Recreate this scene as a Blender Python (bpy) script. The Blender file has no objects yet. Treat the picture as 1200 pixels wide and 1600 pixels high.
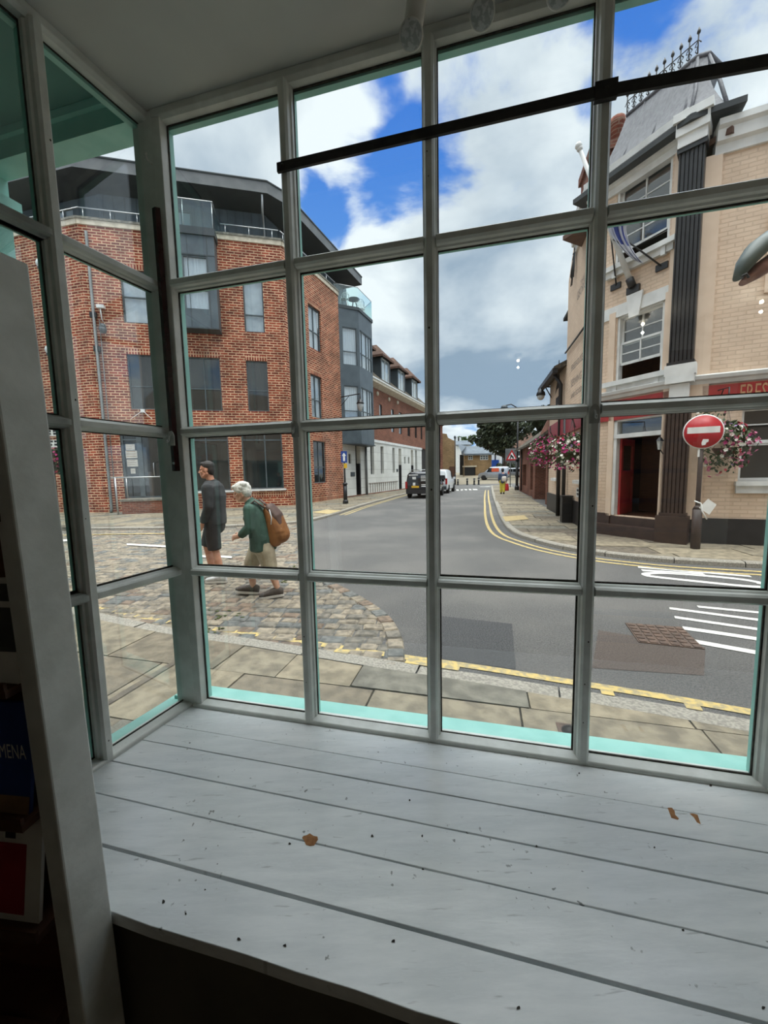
import bpy, bmesh, math, random
from math import sin, cos, pi, radians, hypot, atan2
from mathutils import Vector, Matrix, noise as mnoise
SC = bpy.context.scene
COL = SC.collection
R = random.Random(7)

# ------------------------------------------------------------------ camera
EYE = 1.58                      # camera height above the road
F_PX = 600.0                    # focal length in px of the 1200 px wide frame
PITCH, ROLL = radians(5.8), radians(1.2)
_d = Vector((sin(ROLL)*cos(PITCH), cos(ROLL)*cos(PITCH), sin(PITCH)))   # 'down' in image axes
_y = Vector((0, 0, 1)) - _d.z*_d
_y.normalize()
_x = _y.cross(-_d)
cam_data = bpy.data.cameras.new('camera')
cam = bpy.data.objects.new('camera', cam_data)
COL.objects.link(cam)
cam_data.sensor_fit = 'HORIZONTAL'
cam_data.sensor_width = 36.0
cam_data.lens = F_PX/1200*36.0
cam_data.clip_start = 0.02
cam_data.clip_end = 2000
# image axes (x right, y down, z forward) written in world axes
_r = Vector((_x.x, _y.x, -_d.x)); _dn = Vector((_x.y, _y.y, -_d.y)); _f = Vector((_x.z, _y.z, -_d.z))
cam.matrix_world = Matrix(((_r.x, -_dn.x, -_f.x, 0), (_r.y, -_dn.y, -_f.y, 0), (_r.z, -_dn.z, -_f.z, EYE), (0, 0, 0, 1)))
SC.camera = cam

def ray(px, py):
    d = Vector((px-600, py-800, F_PX))
    return Vector((d.dot(_x), d.dot(_y), d.dot(-_d)))
def g(px, py, z=0.0):           # photo pixel -> point on a level plane
    r = ray(px, py); t = (z-EYE)/r.z
    return Vector((r.x*t, r.y*t, z))
def at(px, py, Y):              # photo pixel -> point at a given depth
    r = ray(px, py); t = Y/r.y
    return Vector((r.x*t, Y, EYE+r.z*t))

# ------------------------------------------------------------------ colour management and sky
SC.view_settings.view_transform = 'Standard'
SC.view_settings.look = 'None'
SC.view_settings.gamma = 1.0
SC.view_settings.use_curve_mapping = False
SC.view_settings.exposure = 0.30
SC.cycles.max_bounces = 10
SC.cycles.transparent_max_bounces = 24
SC.cycles.diffuse_bounces = 5
SC.cycles.glossy_bounces = 4
SC.cycles.caustics_reflective = False
SC.cycles.caustics_refractive = False
SC.cycles.sample_clamp_indirect = 6.0

SKY_LIGHT = 1.0
ZENITH_BOOST = 4.5
HORIZON_CLOUD = 1.0

def sr(r, g_, b):
    f = lambda c: (c/255/12.92) if c/255 <= .04045 else ((c/255+.055)/1.055)**2.4
    return (f(r), f(g_), f(b), 1.0)

class NT:
    def __init__(s, nt): s.nt = nt
    def n(s, t, **kw):
        x = s.nt.nodes.new(t)
        for k, v in kw.items():
            if hasattr(x, k) and not k.startswith('i_'): setattr(x, k, v)
            else: x.inputs[k[2:] if k.startswith('i_') else k].default_value = v
        return x
    def l(s, a, b): s.nt.links.new(a, b)
    def math(s, op, a, b=None, clamp=False):
        x = s.nt.nodes.new('ShaderNodeMath'); x.operation = op; x.use_clamp = clamp
        for i, v in enumerate((a, b)):
            if v is None: continue
            if hasattr(v, 'is_output'): s.l(v, x.inputs[i])
            else: x.inputs[i].default_value = v
        return x.outputs[0]
    def mix(s, fac, a, b, blend='MIX'):
        x = s.nt.nodes.new('ShaderNodeMix'); x.data_type = 'RGBA'; x.blend_type = blend
        for i, v in ((0, fac), (6, a), (7, b)):
            if hasattr(v, 'is_output'): s.l(v, x.inputs[i])
            else: x.inputs[i].default_value = v
        return x.outputs[2]
    def smooth(s, v, a, b, lo=0.0, hi=1.0):
        x = s.nt.nodes.new('ShaderNodeMapRange'); x.interpolation_type = 'SMOOTHSTEP'
        s.l(v, x.inputs[0])
        for i, q in ((1, a), (2, b), (3, lo), (4, hi)): x.inputs[i].default_value = q
        return x.outputs[0]

def make_sky():
    w = bpy.data.worlds.new('sky'); SC.world = w; w.use_nodes = True
    w.node_tree.nodes.clear(); t = NT(w.node_tree)
    tc = t.n('ShaderNodeTexCoord'); d = tc.outputs['Generated']
    nrm = t.n('ShaderNodeVectorMath', operation='NORMALIZE'); t.l(d, nrm.inputs[0]); d = nrm.outputs[0]
    sep = t.n('ShaderNodeSeparateXYZ'); t.l(d, sep.inputs[0])
    zz = t.math('ADD', t.math('MAXIMUM', sep.outputs[2], 0.0), 0.28)
    cmb = t.n('ShaderNodeCombineXYZ')
    t.l(t.math('DIVIDE', sep.outputs[0], zz), cmb.inputs[0]); t.l(t.math('DIVIDE', sep.outputs[1], zz), cmb.inputs[1])
    n1 = t.n('ShaderNodeTexNoise', i_Scale=2.6, i_Detail=9.0, i_Roughness=.58, i_Distortion=.35); t.l(cmb.outputs[0], n1.inputs['Vector'])
    n2 = t.n('ShaderNodeTexNoise', i_Scale=1.7, i_Detail=6.0, i_Roughness=.55, i_Distortion=.2)
    off = t.n('ShaderNodeVectorMath', operation='ADD'); t.l(cmb.outputs[0], off.inputs[0]); off.inputs[1].default_value = (3.7, 1.9, 0)
    t.l(off.outputs[0], n2.inputs['Vector'])
    def blob(px, py, r_px, soft=1.0):          # patches of sky, by direction
        c = ray(px, py).normalized(); e = ray(px+r_px, py).normalized()
        cosr = c.dot(e)
        v = t.n('ShaderNodeVectorMath', operation='DOT_PRODUCT'); t.l(d, v.inputs[0]); v.inputs[1].default_value = c
        return t.smooth(v.outputs['Value'], 1-(1-cosr)*2.2*soft, 1.0)
    dens = t.math('ADD', t.math('MULTIPLY', t.math('SUBTRACT', n1.outputs[0], .5), 1.9), 0.66)
    for px, py, r, k in ((655, 285, 75, -.30), (590, 118, 38, -.28), (555, 335, 60, -.24), (630, 220, 40, -.18), (480, 300, 25, -.22), (925, 160, 30, -.2),
                         (500, 340, 40, -.2), (975, 30, 70, -.10), (730, 260, 60, .05), (1180, 150, 120, -.06),
                         (350, 230, 150, .15), (800, 120, 120, .12), (790, 520, 170, .3), (600, 450, 100, .2), (540, 190, 60, .1)):
        dens = t.math('ADD', dens, t.math('MULTIPLY', blob(px, py, r), k))
    cov = t.smooth(dens, .36, .66)
    grey = t.math('ADD', t.math('MULTIPLY', t.math('SUBTRACT', n2.outputs[0], .5), 3.4), .14)
    for px, py, r, k in ((800, 500, 200, .42), (620, 590, 130, .25), (720, 610, 170, .28), (330, 230, 130, .12), (580, 450, 110, -.1), (850, 240, 110, .12), (560, 240, 90, -.35), (800, 350, 80, -.15), (720, 690, 60, -.6), (1100, 200, 200, .1)):
        grey = t.math('ADD', grey, t.math('MULTIPLY', blob(px, py, r), k))
    gcl = t.math('MINIMUM', t.math('MAXIMUM', grey, 0.0), 1.0)
    cloud = t.mix(gcl, sr(240, 246, 251), sr(146, 166, 188))
    blue = t.mix(t.smooth(sep.outputs[2], .1, .8), sr(120, 175, 235), sr(58, 118, 212))
    col = t.mix(cov, blue, cloud)
    col = t.mix(t.smooth(sep.outputs[2], .68, .84), col, (.92, .93, .94, 1))
    # boost added to the unseen overhead sky to light street and seat
    k = t.math('ADD', t.math('MULTIPLY', t.smooth(sep.outputs[2], .70, .92), ZENITH_BOOST), 1.0)
    k = t.math('MULTIPLY', k, SKY_LIGHT)
    bg = t.n('ShaderNodeBackground'); t.l(col, bg.inputs[0]); t.l(k, bg.inputs[1])
    out = t.n('ShaderNodeOutputWorld'); t.l(bg.outputs[0], out.inputs[0])
make_sky()

# soft sun behind thin cloud, high over the roofs
sun_d = bpy.data.lights.new('sun', 'SUN'); sun_d.energy = 0.6; sun_d.angle = radians(25); sun_d.color = (1.0, .96, .9)
sun = bpy.data.objects.new('sun', sun_d); COL.objects.link(sun)
sun.location = (20, -10, 40)
sun.rotation_euler = Vector((-.35, .35, -.9)).to_track_quat('-Z', 'Y').to_euler()

# ------------------------------------------------------------------ materials
def mat(name, c1, c2=None, rough=.6, scale=8.0, bump=0.0, bscale=None, metal=0.0, spec=.5, detail=5.0, lo=.35, hi=.65, stretch=None, coat=0.0):
    m = bpy.data.materials.new(name); m.use_nodes = True
    t = NT(m.node_tree); b = m.node_tree.nodes['Principled BSDF']
    b.inputs['Roughness'].default_value = rough; b.inputs['Metallic'].default_value = metal
    b.inputs['Specular IOR Level'].default_value = spec
    b.inputs['Coat Weight'].default_value = coat
    tc = t.n('ShaderNodeTexCoord'); v = tc.outputs['Object']
    if stretch:
        mp = t.n('ShaderNodeMapping'); mp.inputs['Scale'].default_value = stretch; t.l(v, mp.inputs[0]); v = mp.outputs[0]
    if c2 is None:
        c2 = tuple(x*.88 for x in c1[:3])+(1,)
    n = t.n('ShaderNodeTexNoise', i_Scale=scale, i_Detail=detail); t.l(v, n.inputs['Vector'])
    f = t.smooth(n.outputs[0], lo, hi)
    t.l(t.mix(f, c1, c2), b.inputs['Base Color'])
    if bump:
        n2 = t.n('ShaderNodeTexNoise', i_Scale=bscale or scale*4, i_Detail=4.0); t.l(v, n2.inputs['Vector'])
        bp = t.n('ShaderNodeBump', i_Strength=1.0, i_Distance=bump); t.l(n2.outputs[0], bp.inputs['Height']); t.l(bp.outputs[0], b.inputs['Normal'])
    return m

def brick_mat(name, c1, c2, mortar, bw=.225, bh=.075, ms=.011, bump=.004, tint=(.35, 1.6), rough=.85, offset=.5):
    m = bpy.data.materials.new(name); m.use_nodes = True
    t = NT(m.node_tree); b = m.node_tree.nodes['Principled BSDF']; b.inputs['Roughness'].default_value = rough
    b.inputs['Specular IOR Level'].default_value = .25
    uv = t.n('ShaderNodeTexCoord')
    br = t.n('ShaderNodeTexBrick', offset=offset, i_Scale=1.0, i_Bias=0.0)
    br.inputs['Mortar Size'].default_value = ms; br.inputs['Mortar Smooth'].default_value = .2
    br.inputs['Brick Width'].default_value = bw; br.inputs['Row Height'].default_value = bh
    br.inputs['Color1'].default_value = c1; br.inputs['Color2'].default_value = c2; br.inputs['Mortar'].default_value = mortar
    t.l(uv.outputs['UV'], br.inputs['Vector'])
    n = t.n('ShaderNodeTexNoise', i_Scale=tint[1], i_Detail=6.0); t.l(uv.outputs['UV'], n.inputs['Vector'])
    f = t.smooth(n.outputs[0], .3, .7, 1-tint[0], 1+tint[0]*.6)
    x = t.mix(1.0, br.outputs['Color'], (1, 1, 1, 1), 'MULTIPLY')
    vm = t.n('ShaderNodeVectorMath', operation='SCALE'); t.l(x, vm.inputs[0]); t.l(f, vm.inputs['Scale'])
    t.l(vm.outputs[0], b.inputs['Base Color'])
    bp = t.n('ShaderNodeBump', i_Strength=.8, i_Distance=bump, invert=True); t.l(br.outputs['Fac'], bp.inputs['Height']); t.l(bp.outputs[0], b.inputs['Normal'])
    return m

def glass_mat(name, tint, f0=.05, f1=.9, rough=0.0, dirt=0.0):
    m = bpy.data.materials.new(name); m.use_nodes = True; nt = m.node_tree; nt.nodes.clear(); t = NT(nt)
    tr = t.n('ShaderNodeBsdfTransparent'); tr.inputs[0].default_value = tint
    gl = t.n('ShaderNodeBsdfGlossy'); gl.inputs['Roughness'].default_value = rough; gl.inputs[0].default_value = (1, 1, 1, 1)
    fr = t.n('ShaderNodeLayerWeight', i_Blend=.5)
    fac = t.math('ADD', t.math('MULTIPLY', t.math('POWER', fr.outputs['Facing'], 5.0), f1), f0, True)
    mx = t.n('ShaderNodeMixShader'); t.l(fac, mx.inputs[0]); t.l(tr.outputs[0], mx.inputs[1]); t.l(gl.outputs[0], mx.inputs[2])
    o = t.n('ShaderNodeOutputMaterial'); last = mx.outputs[0]
    if dirt:
        tc = t.n('ShaderNodeTexCoord'); n = t.n('ShaderNodeTexNoise', i_Scale=3.0, i_Detail=6.0); t.l(tc.outputs['Object'], n.inputs['Vector'])
        df = t.n('ShaderNodeBsdfDiffuse'); df.inputs[0].default_value = (.6, .62, .62, 1)
        m2 = t.n('ShaderNodeMixShader'); t.l(t.smooth(n.outputs[0], .45, .85, 0, dirt), m2.inputs[0]); t.l(last, m2.inputs[1]); t.l(df.outputs[0], m2.inputs[2]); last = m2.outputs[0]
    t.l(last, o.inputs[0])
    return m

def emit_mat(name, c, s):
    m = bpy.data.materials.new(name); m.use_nodes = True; nt = m.node_tree; nt.nodes.clear(); t = NT(nt)
    e = t.n('ShaderNodeEmission'); e.inputs[0].default_value = c; e.inputs[1].default_value = s
    o = t.n('ShaderNodeOutputMaterial'); t.l(e.outputs[0], o.inputs[0]); return m

M = {}
M['white_in'] = mat('white_gloss_paint', sr(222, 225, 220), sr(206, 209, 203), rough=.36, scale=14, bump=.0006, bscale=60)
M['chip'] = mat('dark_chip', sr(60, 54, 46), sr(40, 36, 30), rough=.9)
M['ceiling'] = mat('ceiling_paint', sr(206, 207, 202), sr(200, 200, 196), rough=.9, scale=3)
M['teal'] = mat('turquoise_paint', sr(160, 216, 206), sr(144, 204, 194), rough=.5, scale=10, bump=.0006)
M['teal_shaded'] = mat('shaded_turquoise_paint', sr(78, 138, 132), sr(70, 126, 120), rough=.7, scale=3, bump=.0006)  # darker copy of the turquoise, soffit shade put into the colour
M['putty'] = mat('dark_putty', sr(46, 44, 40), sr(70, 66, 58), rough=.9, scale=60)
def board_mat():
    m = bpy.data.materials.new('painted_board'); m.use_nodes = True; t = NT(m.node_tree); b = m.node_tree.nodes['Principled BSDF']
    tc = t.n('ShaderNodeTexCoord')
    mp = t.n('ShaderNodeMapping'); mp.inputs['Rotation'].default_value = (0, 0, radians(14.1)); mp.inputs['Scale'].default_value = (1.5, 9, 9); t.l(tc.outputs['Object'], mp.inputs[0])
    n = t.n('ShaderNodeTexNoise', i_Scale=3.0, i_Detail=8.0, i_Roughness=.65); t.l(mp.outputs[0], n.inputs['Vector'])
    base = t.mix(t.smooth(n.outputs[0], .3, .75), sr(234, 237, 237), sr(212, 217, 218))
    n2 = t.n('ShaderNodeTexNoise', i_Scale=2.2, i_Detail=5.0); t.l(tc.outputs['Object'], n2.inputs['Vector'])
    base = t.mix(t.smooth(n2.outputs[0], .5, .8, 0, .5), base, sr(192, 198, 192))
    vo = t.n('ShaderNodeTexNoise', i_Scale=70.0, i_Detail=2.0); t.l(tc.outputs['Object'], vo.inputs['Vector'])
    vm = t.n('ShaderNodeTexNoise', i_Scale=6.0, i_Detail=3.0); t.l(tc.outputs['Object'], vm.inputs['Vector'])
    spots = t.math('MULTIPLY', t.smooth(vo.outputs[0], .68, .73), t.smooth(vm.outputs[0], .45, .6))
    base = t.mix(t.math('MULTIPLY', spots, .75), base, sr(96, 98, 92))
    # long faint scuffs
    mp2 = t.n('ShaderNodeMapping'); mp2.inputs['Rotation'].default_value = (0, 0, radians(30)); mp2.inputs['Scale'].default_value = (14, 120, 1); t.l(tc.outputs['Object'], mp2.inputs[0])
    sc = t.n('ShaderNodeTexNoise', i_Scale=1.0, i_Detail=3.0); t.l(mp2.outputs[0], sc.inputs['Vector'])
    base = t.mix(t.smooth(sc.outputs[0], .66, .74, 0, .45), base, sr(150, 152, 150))
    t.l(base, b.inputs['Base Color'])
    rr = t.smooth(n.outputs[0], .3, .7, .14, .30); t.l(rr, b.inputs['Roughness'])
    bp = t.n('ShaderNodeBump', i_Strength=.7, i_Distance=.0012); t.l(n.outputs[0], bp.inputs['Height']); t.l(bp.outputs[0], b.inputs['Normal'])
    return m
M['board'] = board_mat()
M['bare_wood'] = mat('bare_wood', sr(160, 112, 66), sr(134, 88, 48), rough=.8, scale=60)
M['wood_dark'] = mat('dark_wood', sr(92, 58, 36), sr(70, 42, 26), rough=.5, scale=6, stretch=(1, 1, 8))
M['panel_dark'] = mat('brown_panel_paint', sr(92, 86, 74), sr(80, 74, 64), rough=.6, scale=5)
M['iron'] = mat('black_iron', sr(34, 33, 33), sr(48, 46, 44), rough=.55, scale=30, metal=.3)
M['maroon'] = mat('dark_red_varnish', sr(58, 20, 22), sr(40, 14, 16), rough=.25, scale=10)
M['clear_plastic'] = mat('translucent_plastic', sr(190, 192, 186), sr(170, 172, 168), rough=.2, scale=30)
M['lamp_white'] = mat('lamp_white', sr(225, 223, 215), sr(210, 208, 200), rough=.4)
M['bulb_glass'] = mat('bulb_glass', sr(205, 208, 206), sr(170, 174, 172), rough=.12, scale=90, lo=.45, hi=.55)
M['lit_bulb'] = emit_mat('lit_bulb', (1, .86, .62, 1), 55)
M['pane'] = glass_mat('old_window_glass', (.955, .98, .972, 1), f0=.055, dirt=.05)
M['glass_far'] = glass_mat('dark_window_glass', (.93, .96, .96, 1), f0=.07, f1=.8)
M['glass_balcony'] = glass_mat('balcony_glass', (.84, .95, .95, 1), f0=.07)

M['asphalt'] = mat('asphalt', sr(106, 105, 104), sr(78, 78, 78), rough=.9, scale=70, bump=.012, bscale=110, lo=.38, hi=.62, spec=.25)
def asphalt():
    m = M['asphalt']; t = NT(m.node_tree); b = m.node_tree.nodes['Principled BSDF']
    old = b.inputs['Base Color'].links[0].from_socket
    tc = t.n('ShaderNodeTexCoord'); n = t.n('ShaderNodeTexNoise', i_Scale=.55, i_Detail=6.0); t.l(tc.outputs['Object'], n.inputs['Vector'])
    c = t.mix(t.smooth(n.outputs[0], .4, .68, 0, .55), old, sr(122, 119, 115))
    n3 = t.n('ShaderNodeTexNoise', i_Scale=240.0, i_Detail=1.0); t.l(tc.outputs['Object'], n3.inputs['Vector'])
    c = t.mix(t.smooth(n3.outputs[0], .58, .7, 0, .6), c, sr(176, 172, 164))
    t.l(c, b.inputs['Base Color'])
asphalt()
M['asphalt_patch'] = mat('newer_asphalt', sr(92, 92, 93), sr(66, 67, 68), rough=.9, scale=80, bump=.010, bscale=120, lo=.38, hi=.62, spec=.25)
M['tarmac_brown'] = mat('worn_tarmac', sr(104, 93, 86), sr(78, 70, 66), rough=.9, scale=80, bump=.01, bscale=160)
for i, (a, b_) in enumerate((((152, 142, 122), (116, 108, 94)), ((140, 129, 111), (108, 100, 87)), ((134, 130, 118), (102, 99, 90)), ((160, 148, 126), (124, 115, 98)), ((122, 112, 98), (92, 85, 76)))):
    M['slab%d' % i] = mat('york_stone_%s' % 'abcde'[i], sr(*a), sr(*b_), rough=.85, scale=9, bump=.010, bscale=22, lo=.3, hi=.7, spec=.3)
for i, (a, b_) in enumerate((((146, 135, 117), (108, 100, 88)), ((130, 123, 111), (98, 94, 86)), ((116, 116, 112), (88, 90, 88)), ((158, 146, 127), (118, 109, 96)), ((134, 115, 98), (100, 87, 75)))):
    M['sett%d' % i] = mat('sett_stone_%s' % 'abcde'[i], sr(*a), sr(*b_), rough=.75, scale=16, bump=.006, bscale=40)
M['joint'] = mat('joint_dirt', sr(70, 64, 52), sr(48, 46, 36), rough=.95, scale=20)
M['kerb'] = mat('granite_kerb', sr(168, 162, 150), sr(132, 127, 118), rough=.85, scale=55, bump=.004, bscale=90)
M['yellow'] = mat('yellow_line', sr(206, 180, 112), sr(158, 146, 116), rough=.8, scale=20, lo=.38, hi=.64)
M['roadwhite'] = mat('white_road_paint', sr(222, 221, 214), sr(196, 194, 186), rough=.8, scale=14, lo=.45, hi=.75)
M['cast_iron'] = mat('rusty_cast_iron', sr(104, 84, 72), sr(80, 66, 58), rough=.7, scale=20, bump=.004, bscale=60)
M['tactile'] = mat('buff_tactile', sr(188, 168, 122), sr(172, 152, 110), rough=.85, scale=12)
M['grey_metal'] = mat('grey_cladding', sr(84, 96, 102), sr(72, 83, 90), rough=.45, scale=2)
M['grey_dark'] = mat('dark_grey_cladding', sr(62, 70, 74), sr(52, 60, 64), rough=.5, scale=2)
M['grey_frame'] = mat('grey_window_frame', sr(86, 96, 100), sr(74, 84, 88), rough=.45, scale=4)
M['roof_grey'] = mat('zinc_fascia', sr(112, 114, 114), sr(94, 97, 98), rough=.5, scale=2)
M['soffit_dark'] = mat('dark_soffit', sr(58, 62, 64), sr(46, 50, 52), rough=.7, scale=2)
M['white_paint'] = mat('white_paint', sr(226, 227, 224), sr(210, 211, 208), rough=.6, scale=4)
M['curtain'] = mat('white_curtain', sr(226, 230, 238), sr(196, 202, 214), rough=.9, scale=9, stretch=(6, 6, .1))
M['blind'] = mat('white_blind', sr(206, 212, 220), sr(190, 196, 206), rough=.9, scale=3)
M['dark_in'] = mat('dark_room', sr(44, 42, 40), sr(30, 28, 26), rough=.9, scale=2)
M['brick'] = brick_mat('red_brick', sr(158, 76, 54), sr(108, 44, 34), sr(204, 170, 138), bw=.335, bh=.112, ms=.020)
M['brick2'] = brick_mat('far_red_brick', sr(138, 82, 64), sr(112, 62, 50), sr(150, 122, 104), bw=.32, bh=.105, ms=.016, tint=(.2, 1.0))
M['brick_sold'] = brick_mat('brick_soldier_course', sr(158, 76, 54), sr(108, 44, 34), sr(204, 170, 138), bw=.112, bh=.335, ms=.02, offset=0.0)
M['brick_y'] = brick_mat('yellow_brick', sr(160, 130, 92), sr(128, 102, 72), sr(150, 128, 98), tint=(.25, .8))
M['brick_old'] = brick_mat('old_red_brick', sr(140, 84, 66), sr(110, 62, 50), sr(140, 114, 98), tint=(.35, .9))
M['pub_brick'] = brick_mat('cream_painted_brick', sr(224, 200, 176), sr(216, 191, 167), sr(208, 184, 160), bump=.006, tint=(.08, 2.0), rough=.7)
M['pub_plain'] = mat('cream_paint', sr(226, 203, 180), sr(216, 192, 168), rough=.65, scale=3)
M['render_white'] = brick_mat('white_render_blocks', sr(222, 222, 216), sr(214, 214, 208), sr(176, 176, 170), bw=2.2, bh=.62, ms=.012, bump=.004, tint=(.1, .8))
M['stone_band'] = mat('pale_stone_band', sr(214, 204, 184), sr(190, 180, 160), rough=.85, scale=6)
M['coping'] = mat('weathered_coping', sr(138, 134, 122), sr(104, 102, 94), rough=.9, scale=9)
M['lead'] = mat('lead_roof', sr(96, 97, 102), sr(70, 70, 77), rough=.6, scale=7, stretch=(3, 3, .5), lo=.3, hi=.7)
M['tiles_brown'] = brick_mat('brown_roof_tiles', sr(110, 82, 68), sr(88, 66, 56), sr(60, 46, 40), bw=.2, bh=.13, ms=.012, tint=(.35, .7))
M['tiles_dark'] = brick_mat('mossy_roof_tiles', sr(104, 96, 82), sr(84, 78, 68), sr(58, 54, 48), bw=.2, bh=.14, ms=.014, tint=(.35, .9))
M['slate'] = brick_mat('slate_roof', sr(120, 128, 136), sr(104, 112, 120), sr(88, 94, 100), bw=.3, bh=.2, ms=.008, tint=(.15, .6))
M['black'] = mat('black_paint', sr(34, 34, 36), sr(26, 26, 28), rough=.45, scale=8)
M['plinth_black'] = mat('black_plinth_paint', sr(44, 42, 42), sr(36, 34, 34), rough=.5, scale=8)
M['plinth_brown'] = mat('dark_brown_plinth_paint', sr(70, 54, 46), sr(58, 44, 38), rough=.5, scale=8)
M['pub_red'] = mat('pub_red_paint', sr(168, 44, 42), sr(150, 38, 38), rough=.45, scale=6)
M['maroon_sign'] = mat('maroon_sign_paint', sr(150, 44, 58), sr(132, 38, 50), rough=.45, scale=6)
M['gold'] = mat('faded_gold_letters', sr(196, 150, 110), sr(176, 134, 98), rough=.6, scale=20)
M['ink'] = mat('faded_grey_lettering', sr(140, 130, 122), sr(160, 148, 138), rough=.8, scale=9)
M['ink_dark'] = mat('black_lettering', sr(40, 40, 44), None, rough=.7)
M['sign_red'] = mat('sign_red', sr(190, 28, 36), None, rough=.35)
M['sign_white'] = mat('sign_white', sr(236, 236, 232), None, rough=.4)
M['sign_blue'] = mat('sign_blue', sr(36, 72, 150), None, rough=.4)
M['flag'] = mat('flag_cloth', sr(210, 212, 220), sr(180, 184, 200), rough=.9, scale=4)
M['flag_blue'] = mat('flag_blue_cloth', sr(60, 76, 150), sr(48, 60, 126), rough=.9, scale=4)
M['steel'] = mat('brushed_steel', sr(198, 200, 200), None, rough=.3, metal=.8)
M['skin'] = mat('skin', sr(206, 150, 122), sr(194, 136, 110), rough=.55, scale=20)
M['skin_pale'] = mat('pale_skin', sr(214, 168, 144), sr(200, 150, 126), rough=.55, scale=20)
M['jacket'] = mat('charcoal_jacket', sr(58, 60, 62), sr(44, 46, 48), rough=.8, scale=9, bump=.006, bscale=12)
M['shorts_dark'] = mat('dark_shorts', sr(54, 52, 52), sr(42, 41, 42), rough=.85, scale=9, bump=.005, bscale=14)
M['green_coat'] = mat('bottle_green_jacket', sr(62, 92, 80), sr(48, 74, 64), rough=.8, scale=9, bump=.006, bscale=14)
M['beige_cloth'] = mat('beige_shorts', sr(184, 172, 148), sr(160, 148, 126), rough=.85, scale=9, bump=.005, bscale=14)
M['bag_tan'] = mat('tan_backpack', sr(150, 100, 56), sr(126, 80, 42), rough=.6, scale=9, bump=.004, bscale=14)
M['bag_brown'] = mat('brown_backpack_flap', sr(92, 68, 58), sr(76, 56, 48), rough=.6, scale=9)
M['hair_dark'] = mat('dark_hair', sr(46, 40, 36), sr(30, 26, 24), rough=.6, scale=60, bump=.004, bscale=90)
M['hair_white'] = mat('white_hair', sr(226, 224, 216), sr(198, 196, 188), rough=.7, scale=50, bump=.006, bscale=70)
M['shoe_white'] = mat('white_trainer', sr(222, 222, 220), sr(198, 198, 198), rough=.6, scale=20)
M['shoe_grey'] = mat('grey_trainer', sr(92, 84, 78), sr(70, 62, 58), rough=.7, scale=20)
M['sole'] = mat('pale_sole', sr(212, 206, 198), None, rough=.7)
M['eye'] = mat('dark_eye', sr(30, 26, 24), None, rough=.3)
M['lips'] = mat('lips', sr(170, 106, 92), None, rough=.5)
M['denim'] = mat('blue_denim', sr(78, 92, 118), sr(62, 76, 100), rough=.85, scale=10)
M['yellow_cloth'] = mat('yellow_trousers', sr(214, 200, 78), sr(194, 180, 64), rough=.85, scale=8)
M['red_bag'] = mat('red_bag', sr(208, 40, 46), sr(186, 32, 40), rough=.6, scale=8)
M['cream_bag'] = mat('cream_bag', sr(224, 214, 204), sr(206, 196, 186), rough=.6, scale=8)
M['car_black'] = mat('black_car_paint', sr(22, 24, 30), sr(26, 28, 34), rough=.15, coat=.6)
M['car_white'] = mat('white_car_paint', sr(226, 230, 232), sr(216, 220, 222), rough=.2, coat=.5)
M['car_silver'] = mat('silver_car_paint', sr(168, 172, 178), sr(158, 162, 168), rough=.25, metal=.5)
M['car_glass'] = mat('car_window', sr(22, 26, 30), sr(30, 34, 38), rough=.05)
M['tyre'] = mat('tyre_rubber', sr(30, 30, 30), None, rough=.9)
M['hub'] = mat('wheel_hub', sr(150, 152, 154), None, rough=.35, metal=.7)
M['tail_red'] = mat('tail_light', sr(170, 24, 26), None, rough=.2)
M['plate'] = mat('yellow_number_plate', sr(226, 180, 50), None, rough=.4)
M['orange_sign'] = mat('orange_panel', sr(220, 96, 62), None, rough=.5)
M['leaf'] = mat('green_leaf', sr(66, 84, 46), sr(44, 62, 34), rough=.7, scale=1.2)
M['leaf_dark'] = mat('dark_leaf', sr(58, 66, 40), sr(38, 48, 30), rough=.7, scale=1.2)
M['leaf_far'] = mat('far_leaf', sr(102, 122, 82), sr(76, 98, 62), rough=.7, scale=.7)
M['fl_mag'] = mat('magenta_petal', sr(190, 48, 124), sr(164, 36, 104), rough=.6)
M['fl_white'] = mat('white_petal', sr(240, 238, 226), None, rough=.6)
M['fl_red'] = mat('red_petal', sr(190, 52, 70), None, rough=.6)
M['fl_lilac'] = mat('lilac_petal', sr(166, 138, 190), None, rough=.6)
M['fl_pink'] = mat('pink_petal', sr(206, 118, 150), None, rough=.6)
M['bark'] = mat('bark', sr(84, 70, 56), sr(62, 52, 42), rough=.9, scale=9, bump=.02)
M['dark_green_wall'] = mat('green_hedge', sr(56, 74, 44), sr(40, 56, 34), rough=.9, scale=4)
M['paper_cream'] = mat('leaflet_paper', sr(206, 204, 196), sr(188, 186, 178), rough=.5, scale=4)
M['paper_blue'] = mat('blue_cover', sr(40, 66, 130), sr(30, 50, 104), rough=.4, scale=4)
M['paper_red'] = mat('red_cover', sr(150, 34, 44), sr(130, 28, 38), rough=.4, scale=4)
M['paper_dark'] = mat('dark_photo_cover', sr(78, 80, 78), sr(46, 48, 48), rough=.4, scale=14)
M['paper_ochre'] = mat('ochre_cover', sr(150, 120, 84), sr(120, 94, 66), rough=.4, scale=14)
M['shelf_brown'] = mat('brown_shelf_back', sr(150, 116, 96), sr(132, 100, 82), rough=.6, scale=4)
M['shelf_blue'] = mat('dark_blue_shelf_edge', sr(40, 52, 92), sr(34, 44, 80), rough=.4, scale=4)
M['room_wall'] = mat('shop_wall_paint', sr(158, 148, 132), sr(148, 138, 122), rough=.9, scale=3)
M['room_floor'] = mat('shop_floor_boards', sr(112, 88, 66), sr(92, 70, 52), rough=.6, scale=5, stretch=(1, 8, 1))
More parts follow.
